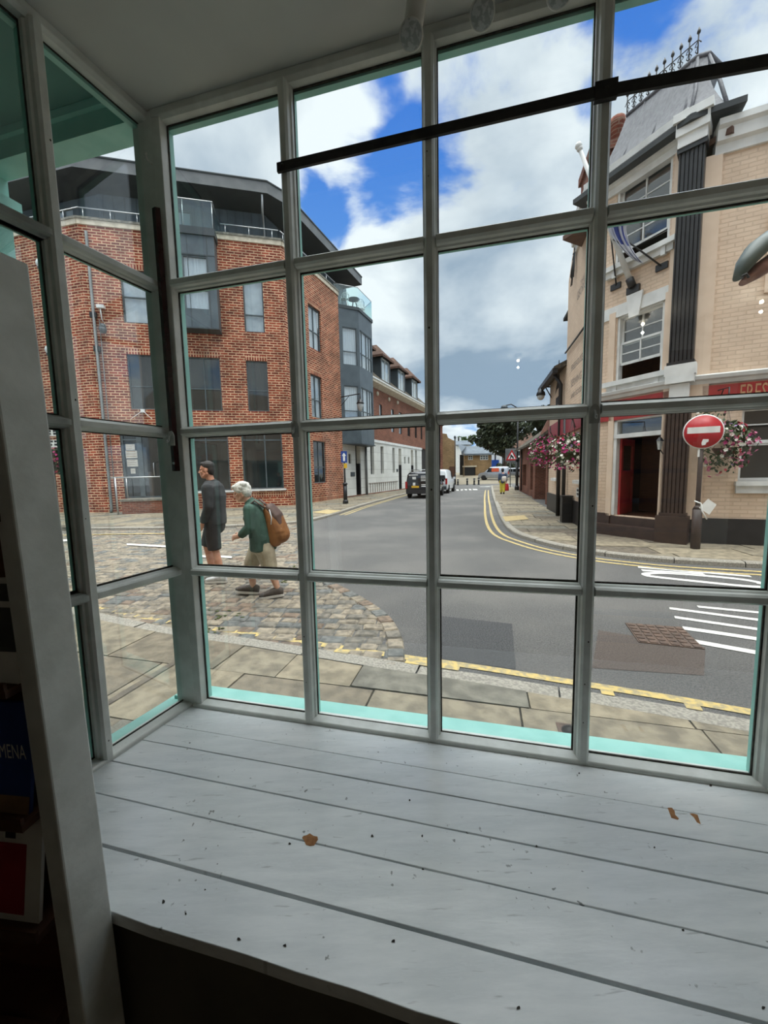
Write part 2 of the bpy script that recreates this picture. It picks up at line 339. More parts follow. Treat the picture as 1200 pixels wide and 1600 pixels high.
M['moss'] = mat('moss', sr(96, 104, 62), sr(78, 86, 52), rough=.95, scale=20)
M['dark_glass'] = mat('dark_reflecting_window_pane', sr(40, 46, 46), sr(30, 36, 38), rough=.04, scale=2, spec=.9)
M['shutter'] = mat('louvre_white', sr(216, 218, 214), None, rough=.6)
M['olive_lamp'] = mat('green_grey_lamp_paint', sr(84, 96, 92), sr(72, 84, 80), rough=.4, scale=10)
M['rust_glass'] = mat('lamp_lens', sr(150, 110, 100), sr(120, 84, 78), rough=.15, scale=8)
# ------------------------------------------------------------------ mesh helpers
class Fr:                       # a local frame: u to the right, n towards the viewer's side, z up
    def __init__(s, o, bearing, z=0.0):
        s.o = Vector((o[0], o[1], z)); a = radians(bearing)
        s.r = Vector((sin(a), cos(a), 0)); s.n = Vector((s.r.y, -s.r.x, 0)); s.bearing = bearing
    def P(s, u, n, z): return s.o + s.r*u + s.n*n + Vector((0, 0, z))
    def px(s, px, py, n=0.0):   # photo pixel -> (u, z) on this plane
        q = ray(px, py); c = s.o + s.n*n - Vector((0, 0, EYE)); c.z = 0
        t = c.dot(s.n)/q.dot(s.n); p = Vector((0, 0, EYE)) + q*t
        return (p - s.o).dot(s.r), p.z - s.o.z
    def rect(s, x0, y0, x1, y1, n=0.0):
        u0, z1 = s.px(x0, y0, n); u1, z0 = s.px(x1, y1, n)
        return u0, u1, z0, z1
    def sub(s, u, n=0.0, z=0.0, turn=0.0):
        p = s.P(u, n, z); return Fr((p.x, p.y), s.bearing+turn, p.z)
W = Fr((0, 0), 90.0)            # world axes: u = x, n = -y
ORG = {}

class MB:
    def __init__(s): s.v = []; s.f = []; s.m = []; s.sm = []
    def face(s, pts, m=0, smooth=False):
        b = len(s.v); s.v += [Vector(p) for p in pts]; s.f.append(list(range(b, b+len(pts)))); s.m.append(m); s.sm.append(smooth)
    def grid(s, rows, m=0, closed=False, smooth=True, cap0=False, cap1=False):
        b = len(s.v); k = len(rows[0])
        for r in rows: s.v += [Vector(p) for p in r]
        for i in range(len(rows)-1):
            for j in range(k if closed else k-1):
                a = b+i*k+j; c = b+i*k+(j+1) % k
                s.f.append([a, c, c+k, a+k]); s.m.append(m); s.sm.append(smooth)
        if cap0: s.f.append([b+j for j in range(k)][::-1]); s.m.append(m); s.sm.append(False)
        if cap1: s.f.append([b+(len(rows)-1)*k+j for j in range(k)]); s.m.append(m); s.sm.append(False)
        return s
    def box(s, fr, u0, u1, n0, n1, z0, z1, m=0):
        if u0 > u1: u0, u1 = u1, u0
        if n0 > n1: n0, n1 = n1, n0
        if z0 > z1: z0, z1 = z1, z0
        c = [fr.P(u, n, z) for z in (z0, z1) for n in (n0, n1) for u in (u0, u1)]
        b = len(s.v); s.v += c
        for q in ((0, 1, 3, 2), (4, 6, 7, 5), (0, 4, 5, 1), (2, 3, 7, 6), (0, 2, 6, 4), (1, 5, 7, 3)):
            s.f.append([b+i for i in q]); s.m.append(m); s.sm.append(False)
        return s
    def prism(s, fr, pts, axis, a, b_, m=0):     # pts in the two other coordinates, extruded along axis 'u','n','z'
        def P(p, q):
            if axis == 'u': return fr.P(q, p[0], p[1])
            if axis == 'n': return fr.P(p[0], q, p[1])
            return fr.P(p[0], p[1], q)
        k = len(pts); b = len(s.v)
        s.v += [P(p, a) for p in pts]+[P(p, b_) for p in pts]
        s.f.append([b+i for i in range(k)]); s.f.append([b+k+i for i in range(k)][::-1])
        s.m += [m, m]; s.sm += [False, False]
        for i in range(k):
            j = (i+1) % k; s.f.append([b+i, b+k+i, b+k+j, b+j]); s.m.append(m); s.sm.append(False)
        return s
    def tube(s, pts, rad, seg=8, m=0, cap=True, smooth=True):
        pts = [Vector(p) for p in pts]
        if not hasattr(rad, '__len__'): rad = [rad]*len(pts)
        rows = []; prev = None
        for i, p in enumerate(pts):
            t = (pts[min(i+1, len(pts)-1)]-pts[max(i-1, 0)])
            t = t.normalized() if t.length > 1e-9 else Vector((0, 0, 1))
            a = prev if prev is not None else (Vector((0, 0, 1)) if abs(t.z) < .9 else Vector((1, 0, 0)))
            x = (a - t*a.dot(t)).normalized(); y = t.cross(x); prev = x
            r = rad[i]; rx, ry = (r if hasattr(r, '__len__') else (r, r))
            rows.append([p + x*(rx*cos(2*pi*k/seg)) + y*(ry*sin(2*pi*k/seg)) for k in range(seg)])
        s.grid(rows, m, True, smooth, cap, cap); return s
    def lathe(s, c, prof, seg=16, m=0, axis=(0, 0, 1), smooth=True, cap=True):
        ax = Vector(axis).normalized(); a = Vector((1, 0, 0)) if abs(ax.x) < .8 else Vector((0, 1, 0))
        x = (a-ax*a.dot(ax)).normalized(); y = ax.cross(x); c = Vector(c)
        s.grid([[c + ax*z + (x*cos(2*pi*k/seg)+y*sin(2*pi*k/seg))*max(r, 1e-4) for k in range(seg)] for r, z in prof], m, True, smooth, cap, cap); return s
    def ball(s, c, r, seg=12, m=0, rot=None):
        c = Vector(c); r = r if hasattr(r, '__len__') else (r, r, r); rows = []
        for i in range(seg//2+1):
            th = pi*i/(seg//2); row = []
            for k in range(seg):
                p = Vector((r[0]*max(sin(th), 1e-3)*cos(2*pi*k/seg), r[1]*max(sin(th), 1e-3)*sin(2*pi*k/seg), -r[2]*cos(th)))
                if rot is not None: p = rot @ p
                row.append(c+p)
            rows.append(row)
        s.grid(rows, m, True, True, True, True); return s
    def build(s, name, mats, parent=None, loc=None, **props):
        if not isinstance(mats, (list, tuple)): mats = [mats]
        me = bpy.data.meshes.new(name)
        if parent is not None: o0 = ORG[parent.name]
        elif loc is not None: o0 = Vector(loc)
        else:
            xs = [v.x for v in s.v]; ys = [v.y for v in s.v]; zs = [v.z for v in s.v]
            o0 = Vector(((min(xs)+max(xs))/2, (min(ys)+max(ys))/2, min(zs)))
        me.from_pydata([v-o0 for v in s.v], [], s.f)
        uvl = me.uv_layers.new(name='UVMap')
        for p, mi, sm in zip(me.polygons, s.m, s.sm):
            p.material_index = mi; p.use_smooth = sm
            nx, ny, nz = p.normal
            if abs(nz) > .8: ax = Vector((1, 0, 0)); ay = Vector((0, 1, 0))
            else:
                h = hypot(nx, ny); ax = Vector((-ny/h, nx/h, 0)); ay = Vector((0, 0, 1)) if abs(nz) < .3 else Vector((-nx*nz/h, -ny*nz/h, h))
            for li in p.loop_indices:
                w = me.vertices[me.loops[li].vertex_index].co + o0
                uvl.data[li].uv = (w.dot(ax), w.dot(ay))
        for m_ in mats: me.materials.append(M[m_] if isinstance(m_, str) else m_)
        o = bpy.data.objects.new(name, me); COL.objects.link(o)
        if parent is not None: o.parent = parent
        else: o.location = o0
        ORG[o.name] = o0
        for k, v in props.items(): o[k] = v
        return o

def fix(o):                     # outward normals
    bm = bmesh.new(); bm.from_mesh(o.data); bmesh.ops.recalc_face_normals(bm, faces=bm.faces); bm.to_mesh(o.data); bm.free(); return o
def thing(name, label, cat, loc, group=None, kind=None):
    o = bpy.data.objects.new(name, None); COL.objects.link(o); o.location = loc; o.empty_display_size = .1
    ORG[o.name] = Vector(loc); tag(o, label, cat, group, kind); return o
def tag(o, label=None, cat=None, group=None, kind=None):
    if label: o['label'] = label
    if cat: o['category'] = cat
    if group: o['group'] = group
    if kind: o['kind'] = kind
    return o
def struct(o): o['kind'] = 'structure'; return o
def copy_tree(o, parent=None):
    c = o.copy(); COL.objects.link(c)
    if parent is not None: c.parent = parent
    for ch in list(o.children): copy_tree(ch, c)
    return c
def bevel(o, w=.003, seg=2):
    b = o.modifiers.new('edge', 'BEVEL'); b.width = w; b.segments = seg; b.limit_method = 'ANGLE'; b.angle_limit = radians(40); return o
def text_mesh(mb, fr, s, u, z, h, n=.004, m=0, width=None, depth=.002):   # lettering standing on a frame plane, u = left end, z = baseline
    cu = bpy.data.curves.new('lettering', 'FONT'); cu.body = s; cu.size = 1.0; cu.resolution_u = 2; cu.extrude = 0.0
    ob = bpy.data.objects.new('lettering', cu); COL.objects.link(ob)
    dg = bpy.context.evaluated_depsgraph_get(); me = bpy.data.meshes.new_from_object(ob.evaluated_get(dg))
    bpy.data.objects.remove(ob); bpy.data.curves.remove(cu)
    xs = [v.co.x for v in me.vertices]; ys = [v.co.y for v in me.vertices]
    x0, x1, y0, y1 = min(xs), max(xs), min(ys), max(ys)
    ky = h/(y1-y0); kx = (width/(x1-x0)) if width else ky
    for p in me.polygons:
        mb.face([fr.P(u+(me.vertices[i].co.x-x0)*kx, n, z+(me.vertices[i].co.y-y0)*ky) for i in p.vertices], m)
    bpy.data.meshes.remove(me)

# ------------------------------------------------------------------ the shop window (interior)
FW = Fr((.119, 1.10), 104.1)                    # front glazing plane, n into the room
CRN = FW.P(-.855, 0, 0)
SW = Fr((CRN.x, CRN.y), 21.9)                   # side glazing plane, u = 0 at the corner, negative towards the room
Z_SEAT, Z_CEIL = .783, 2.68
RAILS = (2.183, 1.7265, 1.262)
ZG0, ZG1 = .795, 2.652                          # glass bottom and top

def win_bar_profile(half, deep):
    return [(-half, -.004), (-half, .012), (-half*.78, .016), (-half*.72, deep*.8), (-half*.42, deep), (half*.42, deep), (half*.72, deep*.8), (half*.78, .016), (half, .012), (half, -.004)]

def glazing(fr, name, u_min, u_max, mull, label_mats=('white_in', 'teal', 'pane', 'putty'), end_l=.02, end_r=.02):
    root = thing(name, None, None, fr.P((u_min+u_max)/2, 0, ZG0-.03), kind='structure')
    hw = .0185
    # head and bottom rail
    mb = MB()
    mb.prism(fr, [(-.02, ZG1), (.02, ZG1), (.03, ZG1+.008), (.03, Z_CEIL), (-.02, Z_CEIL)], 'u', u_min, u_max)
    mb.prism(fr, [(-.02, Z_SEAT-.03), (.036, Z_SEAT-.03), (.036, Z_SEAT+.008), (.032, Z_SEAT+.012), (.004, ZG0+.002), (-.02, ZG0)], 'u', u_min, u_max)
    bevel(mb.build('frame', 'white_in', root), .002)
    edges = [u_min+end_l] + [x for mm in mull for x in (mm-hw, mm+hw)] + [u_max-end_r]
    for e0, e1 in ((u_min, u_min+end_l), (u_max-end_r, u_max)):
        if e1-e0 > .004:
            mb = MB().box(fr, e0, e1, -.02, .028, ZG0-.005, ZG1+.005); bevel(mb.build('stile', 'white_in', root), .002)
    for mm in mull:
        mb = MB().prism(fr, [(mm+a, b) for a, b in win_bar_profile(hw, .036)], 'z', ZG0-.012, ZG1+.004)
        for k in range(4):
            c = fr.P(mm+R.uniform(-.004, .004), .0362, R.uniform(ZG0, ZG1)); s = R.uniform(.0012, .0026)
            mb.face([c+fr.r*(s*cos(a))+Vector((0, 0, s*1.3*sin(a))) for a in (0, 1.05, 2.1, 3.14, 4.2, 5.25)], 1)
        mb.build('mullion', ['white_in', 'chip'], root)
    for z in RAILS:
        for i in range(0, len(edges), 2):
            mb = MB().prism(fr, [(b, z+a) for a, b in win_bar_profile(.0165, .033)], 'u', edges[i]-.002, edges[i+1]+.002)
            mb.build('rail', 'white_in', root)
    # outside faces of the bars, painted turquoise, with a dark seam of old putty
    zs = [ZG0] + [x for z in reversed(RAILS) for x in (z-.0165, z+.0165)] + [ZG1]
    mb = MB(); pt = MB()
    for mm in mull:
        mb.box(fr, mm-hw*.95, mm+hw*.95, -.024, -.006, ZG0-.01, ZG1)
    for z in RAILS: mb.box(fr, u_min, u_max, -.022, -.006, z-.0145, z+.0145)
    mb.box(fr, u_min, u_max, -.024, -.006, ZG1-.010, Z_CEIL+.06)
    mb.box(fr, u_min+end_l-.045, u_min+end_l+.002, -.024, -.006, ZG0, ZG1)
    mb.box(fr, u_max-end_r-.002, u_max-end_r+.045, -.024, -.006, ZG0, ZG1)
    mb.build('outside_bead', 'teal', root)
    for i in range(0, len(edges), 2):
        for k in range(0, len(zs), 2):
            e0, e1, z0, z1 = edges[i], edges[i+1], zs[k], zs[k+1]
            MB().box(fr, e0-.004, e1+.004, -.0045, -.0015, z0-.004, z1+.004).build('pane', 'pane', root)
            t_ = .0035
            for (a, b, c, d) in ((e0, e0+t_*R.uniform(.3, 1.2), z0, z1), (e1-t_*R.uniform(.3, 1.2), e1, z0, z1), (e0, e1, z0, z0+t_*R.uniform(.6, 1.5)), (e0, e1, z1-t_*R.uniform(.2, 1), z1)):
                pt.box(fr, a, b, -.0055, -.0005, c, d)
    pt.build('putty_seam', 'putty', root)
    return root
glazing(FW, 'window_1', -.815, 1.70, [-.379, .022, .426, .843, 1.25], end_l=.030)
glazing(SW, 'window_2', -.72, -.012, [-.303, -.562], end_r=.008, end_l=.03)

# corner post between the two windows
mb = MB()
mb.box(FW, -.885, -.812, -.03, .028, .72, Z_CEIL)
cp = mb.build('trim_1', 'white_in'); struct(bevel(cp, .003))
mb = MB()
mb.box(SW, -.018, .012, -.026, .022, .72, Z_CEIL)
struct(bevel(mb.build('trim_2', 'white_in'), .003))

# outside sill, painted turquoise
mb = MB()
mb.prism(FW, [(-.004, .60), (-.004, ZG0-.006), (-.02, ZG0-.012), (-.118, ZG0-.026), (-.118, .70), (-.1, .69), (-.1, .60)], 'u', -.93, 1.8)
struct(bevel(mb.build('window_sill', 'teal'), .004))
mb = MB()
mb.prism(SW, [(-.004, .60), (-.004, ZG0-.006), (-.02, ZG0-.012), (-.105, ZG0-.026), (-.105, .70), (-.09, .69), (-.09, .60)], 'u', -.80, .06)
struct(bevel(mb.build('window_sill', 'teal'), .004))
# stall riser below, shop walls
mb = MB(); mb.box(FW, -.87, 1.8, -.09, -.03, 0, .62); struct(mb.build('wall_front', 'teal'))
mb = MB(); mb.box(SW, -.80, .0, -.08, -.03, 0, .62); struct(mb.build('wall_front_side', 'teal'))
# room shell: u from -3.4 to 2.6, n from 0 to 4.2
mb = MB(); mb.box(FW, -3.5, 2.8, .60, 4.4, -.08, 0.02); struct(mb.build('floor', 'room_floor'))
mb = MB(); mb.prism(FW, [(-.875, -.03), (2.8, -.03), (2.8, 4.4), (-3.5, 4.4), (-3.5, .72), (-.975, .72)], 'z', Z_CEIL, Z_CEIL+.10); struct(mb.build('ceiling', 'ceiling'))
mb = MB(); mb.box(FW, -3.5, 2.8, 4.4, 4.55, 0, Z_CEIL); struct(mb.build('wall_back', 'room_wall'))
mb = MB(); mb.box(FW, 2.8, 2.95, -.05, 4.5, 0, Z_CEIL); struct(mb.build('wall_right', 'room_wall'))
mb = MB(); mb.box(FW, 1.70, 2.8, -.06, .02, 0, Z_CEIL); struct(mb.build('wall_front_right', 'room_wall'))
mb = MB(); mb.box(FW, -3.65, -3.5, .6, 4.5, 0, Z_CEIL); struct(mb.build('wall_left', 'room_wall'))
mb = MB(); mb.box(FW, -3.5, -1.02, .70, .80, 0, Z_CEIL); struct(mb.build('wall_front_left', 'teal_shaded'))

# outside: turquoise soffit of the shop entrance, its beam and pier
mb = MB(); mb.box(FW, -1.62, -.87, -.10, -.02, 2.715, 2.90); mb.box(FW, -1.62, -.9, -.02, -.005, 2.775, 2.80); struct(mb.build('beam', 'teal'))
mb = MB(); mb.prism(FW, [(-3.4, -.1), (-.872, -.1), (-.872, -.03), (-.98, .75), (-3.4, .75)], 'z', 2.80, 2.90); struct(mb.build('ceiling_porch', 'teal_shaded'))
mb = MB(); mb.box(FW, -2.0, -1.60, -.10, .0, 0, 2.80); mb.box(FW, -2.0, -1.57, -.12, .0, 2.58, 2.64); struct(mb.build('wall_pier', 'teal'))
# the upper storey of the shop above the window
mb = MB(); mb.box(FW, -4, 3, -.09, .1, 2.91, 5.6); mb.box(FW, -11, 9, .1, 7, 2.91, 8.6); mb.box(FW, -11, -4, 1.0, 7, 0, 2.82); mb.box(FW, 3, 9, -.06, 7, 0, 2.82); struct(mb.build('wall_upper', 'pub_plain'))

# window seat: six painted boards over a dark front panel
def uL(n): return -.862-.137*n
seat = thing('window_seat', 'white painted plank window seat with worn chipped boards under the shop window', 'window seat', FW.P(.3, .3, 0))
edges_n = [.03, .137, .211, .301, .400, .506, .609]
gaps = [.0, .0018, .0022, .0034, .003, .006, 0]
mb = MB()
for i in range(6):
    n0 = edges_n[i]+gaps[i]; n1 = edges_n[i+1]-gaps[i+1]*.0
    K = 24; u_a, u_b = None, 1.70
    # boards with a slightly uneven front edge
    top = []; e = .004
    uS = (lambda q: -.61 if q > .55 else uL(q)+.005) if i == 5 else (lambda q: uL(q)+.005)
    for side, nn in ((0, n0), (1, n1)):
        for k in range(K+1):
            f = k/K if side == 0 else 1-k/K
            u = uS(nn)+(u_b-uS(nn))*f
            top.append((u, nn+(R.uniform(-1, 1)*(.0006 if i < 5 or side == 0 else .0016))))
    if i == 5: top += [(-.64, .55), (uL(.55)+.005, .55)]
    mb.prism(FW, top, 'z', Z_SEAT-.026, Z_SEAT+R.uniform(-.0006, .0006))
# patches where the paint has come off to bare wood
def patch(mb, px, py, m, h=.0009):
    pts = [g(x, y, Z_SEAT+h) for x, y in zip(px, py)]
    mb.face(pts, m+1)
patch(mb, (472, 474, 479, 484, 487, 490, 496, 497, 494, 491, 485, 478, 476), (1309, 1306, 1305, 1302, 1304, 1306, 1307, 1312, 1316, 1321, 1322, 1320, 1315), 0)
patch(mb, (1043, 1050, 1054, 1055, 1061, 1059, 1049), (1262, 1262, 1267, 1273, 1279, 1281, 1278), 0)
patch(mb, (1077, 1083, 1090, 1095, 1089, 1084), (1271, 1271, 1273, 1288, 1285, 1277), 0)
for x, y, s in ((616, 1470, 4), (1068, 1453, 3), (838, 1322, 3), (446, 1477, 3), (255, 1408, 4), (290, 1427, 2.5), (452, 1318, 3), (581, 1306, 3), (660, 1306, 2.5), (1192, 1574, 4), (660, 1358, 2.5), (1022, 1324, 2), (1110, 1227, 3), (372, 1467, 4), (905, 1208, 2), (810, 1574, 4), (320, 1390, 2), (640, 1250, 2)):
    a = R.uniform(0, 3)
    patch(mb, [x+s*R.uniform(.5, 1)*cos(a+k*1.05)*(1+.6*cos(k)) for k in range(6)], [y+s*R.uniform(.5, 1)*sin(a+k*1.05) for k in range(6)], 1)
ob = mb.build('seat_boards', ['board', 'bare_wood', 'chip'], seat); bevel(ob, .0012, 2)
mb = MB(); mb.box(FW, -.60, 1.70, .572, .590, .02, Z_SEAT-.026)
mb.build('front_panel', 'panel_dark', seat)

# white wooden post at the end of the seat
pe = Vector((-.514, .628, 0)); 
PF = Fr((pe.x, pe.y), 286.5-180)   # u right, n into the room
mb = MB(); mb.prism(PF, [(-.041, 0), (.0, 0), (.0, 1.916), (-.041, 1.931)], 'n', .0, .064)
for v in mb.v: v -= PF.r*((v.z-.75)*.030)
o = mb.build('wooden_post', 'white_in'); bevel(o, .003)
tag(o, 'square white painted wooden post standing at the left end of the window seat', 'post')

# black iron bar across the upper panes
mb = MB(); zb = 2.426
mb.box(FW, -.396, .43, .038, .046, zb-.012, zb+.012)
mb.prism(FW, [(.42, zb-.013), (1.72, zb-.078), (1.72, zb-.054), (.42, zb+.011)], 'n', .038, .046)
o = mb.build('iron_bar', 'iron'); tag(o, 'flat black iron bar fixed across the upper panes of the front window', 'bar')
for u in (-.40, .432): pass
for u in (-.379, .424, 1.24): MB().lathe(FW.P(u, .046, zb), [(.006, 0), (.006, .002), (.003, .004)], 10, 0, FW.n).build('screw', 'iron', o)
mb = MB(); mb.box(FW, .400, .447, .036, .0485, zb-.019, zb+.019); mb.build('bracket', 'iron', o)

# dark red strip standing in the corner of the window
mb = MB(); a = FW.P(-.812, .036, 2.40); b = FW.P(-.803, .044, 1.60)
mb.tube([a, b], [(.0125, .006)]*2, 4, 0, smooth=False)
o = mb.build('varnished_strip', 'maroon'); tag(o, 'narrow dark red varnished strip fixed upright in the corner of the window', 'strip')
mb = MB(); mb.lathe(FW.P(-.8035, .051, 1.625), [(.004, 0), (.004, .002)], 8, 0, FW.n); mb.build('screw', 'steel', o)

# clear adhesive hooks on the bars at the third rail
def hook(u, n, z, label):
    t = thing('adhesive_hook', label, 'hook', FW.P(u, n, z), 'clear hooks on the window bars')
    pts = [(-.012, -.024), (.012, -.024), (.012, .006), (.009, .016), (.004, .022), (-.004, .022), (-.009, .016), (-.012, .006)]
    mb = MB().prism(FW, [(u+a, z+b) for a, b in pts], 'n', n, n+.003); bevel(mb.build('hook_plate', 'clear_plastic', t), .001)
    mb = MB().tube([FW.P(u, n+.003, z+.008), FW.P(u, n+.010, z+.002), FW.P(u, n+.012, z-.010), FW.P(u, n+.019, z-.014), FW.P(u, n+.022, z-.006)], .0022, 6); mb.build('hook_arm', 'clear_plastic', t)
    return t
hook(-.804, .0515, 1.705, 'clear plastic hook stuck on the dark red strip in the window corner')
hook(-.379, .0362, 1.715, 'clear plastic hook stuck on the upright between brick block and cobbles')
hook(.022, .0362, 1.715, 'clear plastic hook stuck on the upright beside the parked black van')
hook(.424, .0362, 1.715, 'clear plastic hook stuck on the upright next to the flower baskets')

# small cup hooks screwed in the corner post
mb = MB(); mb.tube([FW.P(-.822, .028, 2.53), FW.P(-.822, .045, 2.532), FW.P(-.82, .052, 2.54), FW.P(-.82, .048, 2.548)], .0022, 6)
o = mb.build('cup_hook', 'lamp_white'); tag(o, 'tiny white cup hook screwed into the corner post near the ceiling', 'hook')

# spot lamps on a rail at the ceiling
tr = thing('lamp_rail', 'dark lamp rail fixed under the ceiling over the window seat', 'lamp rail', FW.P(.2, .17, Z_CEIL))
MB().box(FW, -.03, .62, .155, .177, 2.645, 2.663).build('rail_bar', 'iron', tr)
for u in (0.03, .30, .56): MB().lathe(FW.P(u, .166, 2.66), [(.006, 0), (.006, .03)], 8).build('standoff', 'iron', tr)
def spot(u, label, tilt):
    t = thing('spot_lamp', label, 'spot lamp', FW.P(u, .166, 2.645), 'white spot lamps over the window')
    MB().tube([FW.P(u, .166, 2.648), FW.P(u, .166, 2.600)], .0055, 8).build('stem', 'iron', t)
    d = (FW.n*(-.12*tilt) + Vector((0, 0, -1)) + FW.r*(-.22)).normalized(); c = FW.P(u, .166, 2.600)
    MB().lathe(c-d*.004, [(.010, 0), (.019, .004), (.021, .012), (.021, .050), (.017, .055)], 16, 0, d).build('lamp_body', 'lamp_white', t)
    f = (-FW.n*.25 + Vector((0, 0, -.35)) + FW.n*.65).normalized()
    c2 = c+d*.066
    b = MB().lathe(c2-f*.018, [(.012, 0), (.017, .008), (.026, .026), (.026, .032), (.024, .033), (.001, .0335)], 20, 0, f).build('bulb', 'lamp_white', t)
    MB().lathe(c2-f*.018, [(.0235, .0338), (.018, .036), (.008, .0375), (.0005, .038)], 20, 0, f, cap=False).build('lens', 'bulb_glass', b)
spot(.017, 'white spot lamp on the ceiling rail, first from the window corner', 1.0)
spot(.167, 'white spot lamp on the ceiling rail, second from the window corner', 1.0)
spot(.317, 'white spot lamp on the ceiling rail, third from the window corner', 1.0)

# leaflet rack in the dark left of the post
RK = Fr((-.578, .628), 97.0)      # rack board: u right, n to the viewer
rack = thing('leaflet_rack', 'tall dark leaflet rack in the shadow left of the white post', 'rack', RK.P(0, 0, 0))
MB().box(RK, -.75, .0, -.03, 0, 0.02, 1.70).build('back_board', 'wood_dark', rack)
for y_ in (1062, 1260, 1425, 1560, 800):
    z = RK.px(20, y_, .04)[1]
    MB().box(RK, -.75, .0, 0, .07, z-.014, z-.001).build('shelf', 'wood_dark', rack)
    MB().box(RK, -.75, .0, .066, .071, z-.001, z+.010).build('lip', 'wood_dark', rack)
def leaflet(u, z, w, h, name, mats, label, lines):
    o0 = RK.P(u+w/2, .03, z)
    t = thing(name, label, 'leaflet', o0, 'leaflets in the rack')
    mb = MB()
    def q(a, b, d): return RK.P(u+a*w, .045-.028*b+d, z+b*h)
    mb.face([q(0, 0, .006), q(1, 0, .006), q(1, 1, .006), q(0, 1, .006)], 0)
    mb.face([q(0, 1, 0), q(1, 1, 0), q(1, 0, 0), q(0, 0, 0)], 0)
    for a, b in (((0, 0), (1, 0)), ((1, 0), (1, 1)), ((1, 1), (0, 1)), ((0, 1), (0, 0))):
        mb.face([q(*a, 0), q(*b, 0), q(*b, .006), q(*a, .006)], 0)
    mb.build('pages', mats[0], t)
    for i, (a0, a1, b0, b1, m_) in enumerate(lines):
        mb = MB(); mb.face([q(a0, b0, .007), q(a1, b0, .007), q(a1, b1, .007), q(a0, b1, .007)], 0); mb.build('cover_panel', m_, t)
    return t
def on_rack(px, py): return RK.px(px, py, .04)
def leaf_px(x0, y0, x1, y1, *a):
    u0, z1 = on_rack(x0, y0); u1, z0 = on_rack(x1, y1); z0 = RK.px(20, y1, .04)[1]; leaflet(u0, z0, u1-u0, z1-z0, *a)
leaf_px(-28, 908, 40, 1062, 'leaflet', ['paper_cream'], 'pale folded leaflet with a dark picture, topmost in the rack', [(.05, .95, .3, .72, 'paper_dark'), (.1, .9, .78, .95, 'paper_dark')])
leaf_px(-40, 1105, 56, 1260, 'leaflet', ['paper_blue'], 'blue leaflet with pale capital letters at its foot in the rack', [(.0, 1, .0, .16, 'paper_ochre')])
leaf_px(-30, 1270, 70, 1425, 'leaflet', ['paper_cream'], 'white leaflet with a red panel, lowest in the rack', [(.0, .72, .06, .68, 'paper_red'), (.30, .5, .72, .94, 'ink_dark')])
_u0, _z1 = RK.px(-3, 1162, .058); _u1, _z0 = RK.px(41, 1187, .058)
mb = MB(); text_mesh(mb, RK, 'MENA', _u0, _z0, _z1-_z0, .0575, 0, _u1-_u0)
lf = [o for o in COL.objects if o.name.startswith('leaflet') and o.get('label', '').startswith('blue')][0]
mb.build('lettering', 'paper_cream', lf)

# the shop behind the viewer: shelving and lit lamps that the panes mirror
_s = FW.P(1.18, 1.45, 0); SH = Fr((_s.x, _s.y), 284.1)
sh = thing('shop_shelving', 'brown shop shelving with dark blue shelf edges, seen mirrored in the right hand panes', 'shelving', SH.P(0, 0, 0))
MB().box(SH, 0, .46, .0, .30, 0.02, 2.15).build('carcass', 'shelf_brown', sh)
mb = MB()
for k in range(13): mb.box(SH, 0, .46, .295, .335, .2+.15*k, .222+.15*k)
mb.build('shelf_edge', 'shelf_blue', sh)
MB().box(SH, -.16, -.01, .0, .32, 0.02, 2.3).build('side_panel', 'white_in', sh)
LAMPS = ((.5, 2.9), (1.3, 2.2), (1.9, 2.0))
for i, (u, n) in enumerate(LAMPS):
    p = FW.P(u, n, 2.62)
    t = thing('ceiling_lamp', ('small lit ceiling lamp deepest in the shop, mirrored in the panes', 'small lit ceiling lamp in the middle of the shop row', 'small lit ceiling lamp nearest the right shop wall')[i], 'lamp', FW.P(u, n, 2.69), 'lit lamps in the shop')
    MB().lathe(FW.P(u, n, 2.64), [(.03, 0), (.035, .02), (.03, .048)], 14).build('lamp_body', 'lamp_white', t)
    MB().ball(FW.P(u, n, 2.622), .011, 10).build('bulb', 'lit_bulb', t)
    ld = bpy.data.lights.new('lamp_light', 'POINT'); ld.energy = 1.3; ld.color = (1, .9, .76); ld.shadow_soft_size = .008
    lo = bpy.data.objects.new('lamp_light', ld); COL.objects.link(lo); lo.location = FW.P(u, n, 2.56)
# ------------------------------------------------------------------ ground
def clip(poly, quad):           # part of poly inside a convex quad (2-D, counter-clockwise)
    out = poly
    for i in range(len(quad)):
        a, b = quad[i], quad[(i+1) % len(quad)]; inp, out = out, []
        if not inp: return []
        def side(p): return (b[0]-a[0])*(p[1]-a[1])-(b[1]-a[1])*(p[0]-a[0])
        for k in range(len(inp)):
            p, q = inp[k], inp[(k+1) % len(inp)]; sp, sq = side(p), side(q)
            if sp >= 0: out.append(p)
            if (sp >= 0) != (sq >= 0):
                t = sp/(sp-sq); out.append((p[0]+(q[0]-p[0])*t, p[1]+(q[1]-p[1])*t))
    return out
def area(p): return .5*sum(p[i][0]*p[(i+1) % len(p)][1]-p[(i+1) % len(p)][0]*p[i][1] for i in range(len(p)))
def ccw(p): return p if area(p) > 0 else p[::-1]
def G2(pts, z=0.0): return [tuple(g(x, y, z)[:2]) for x, y in pts]

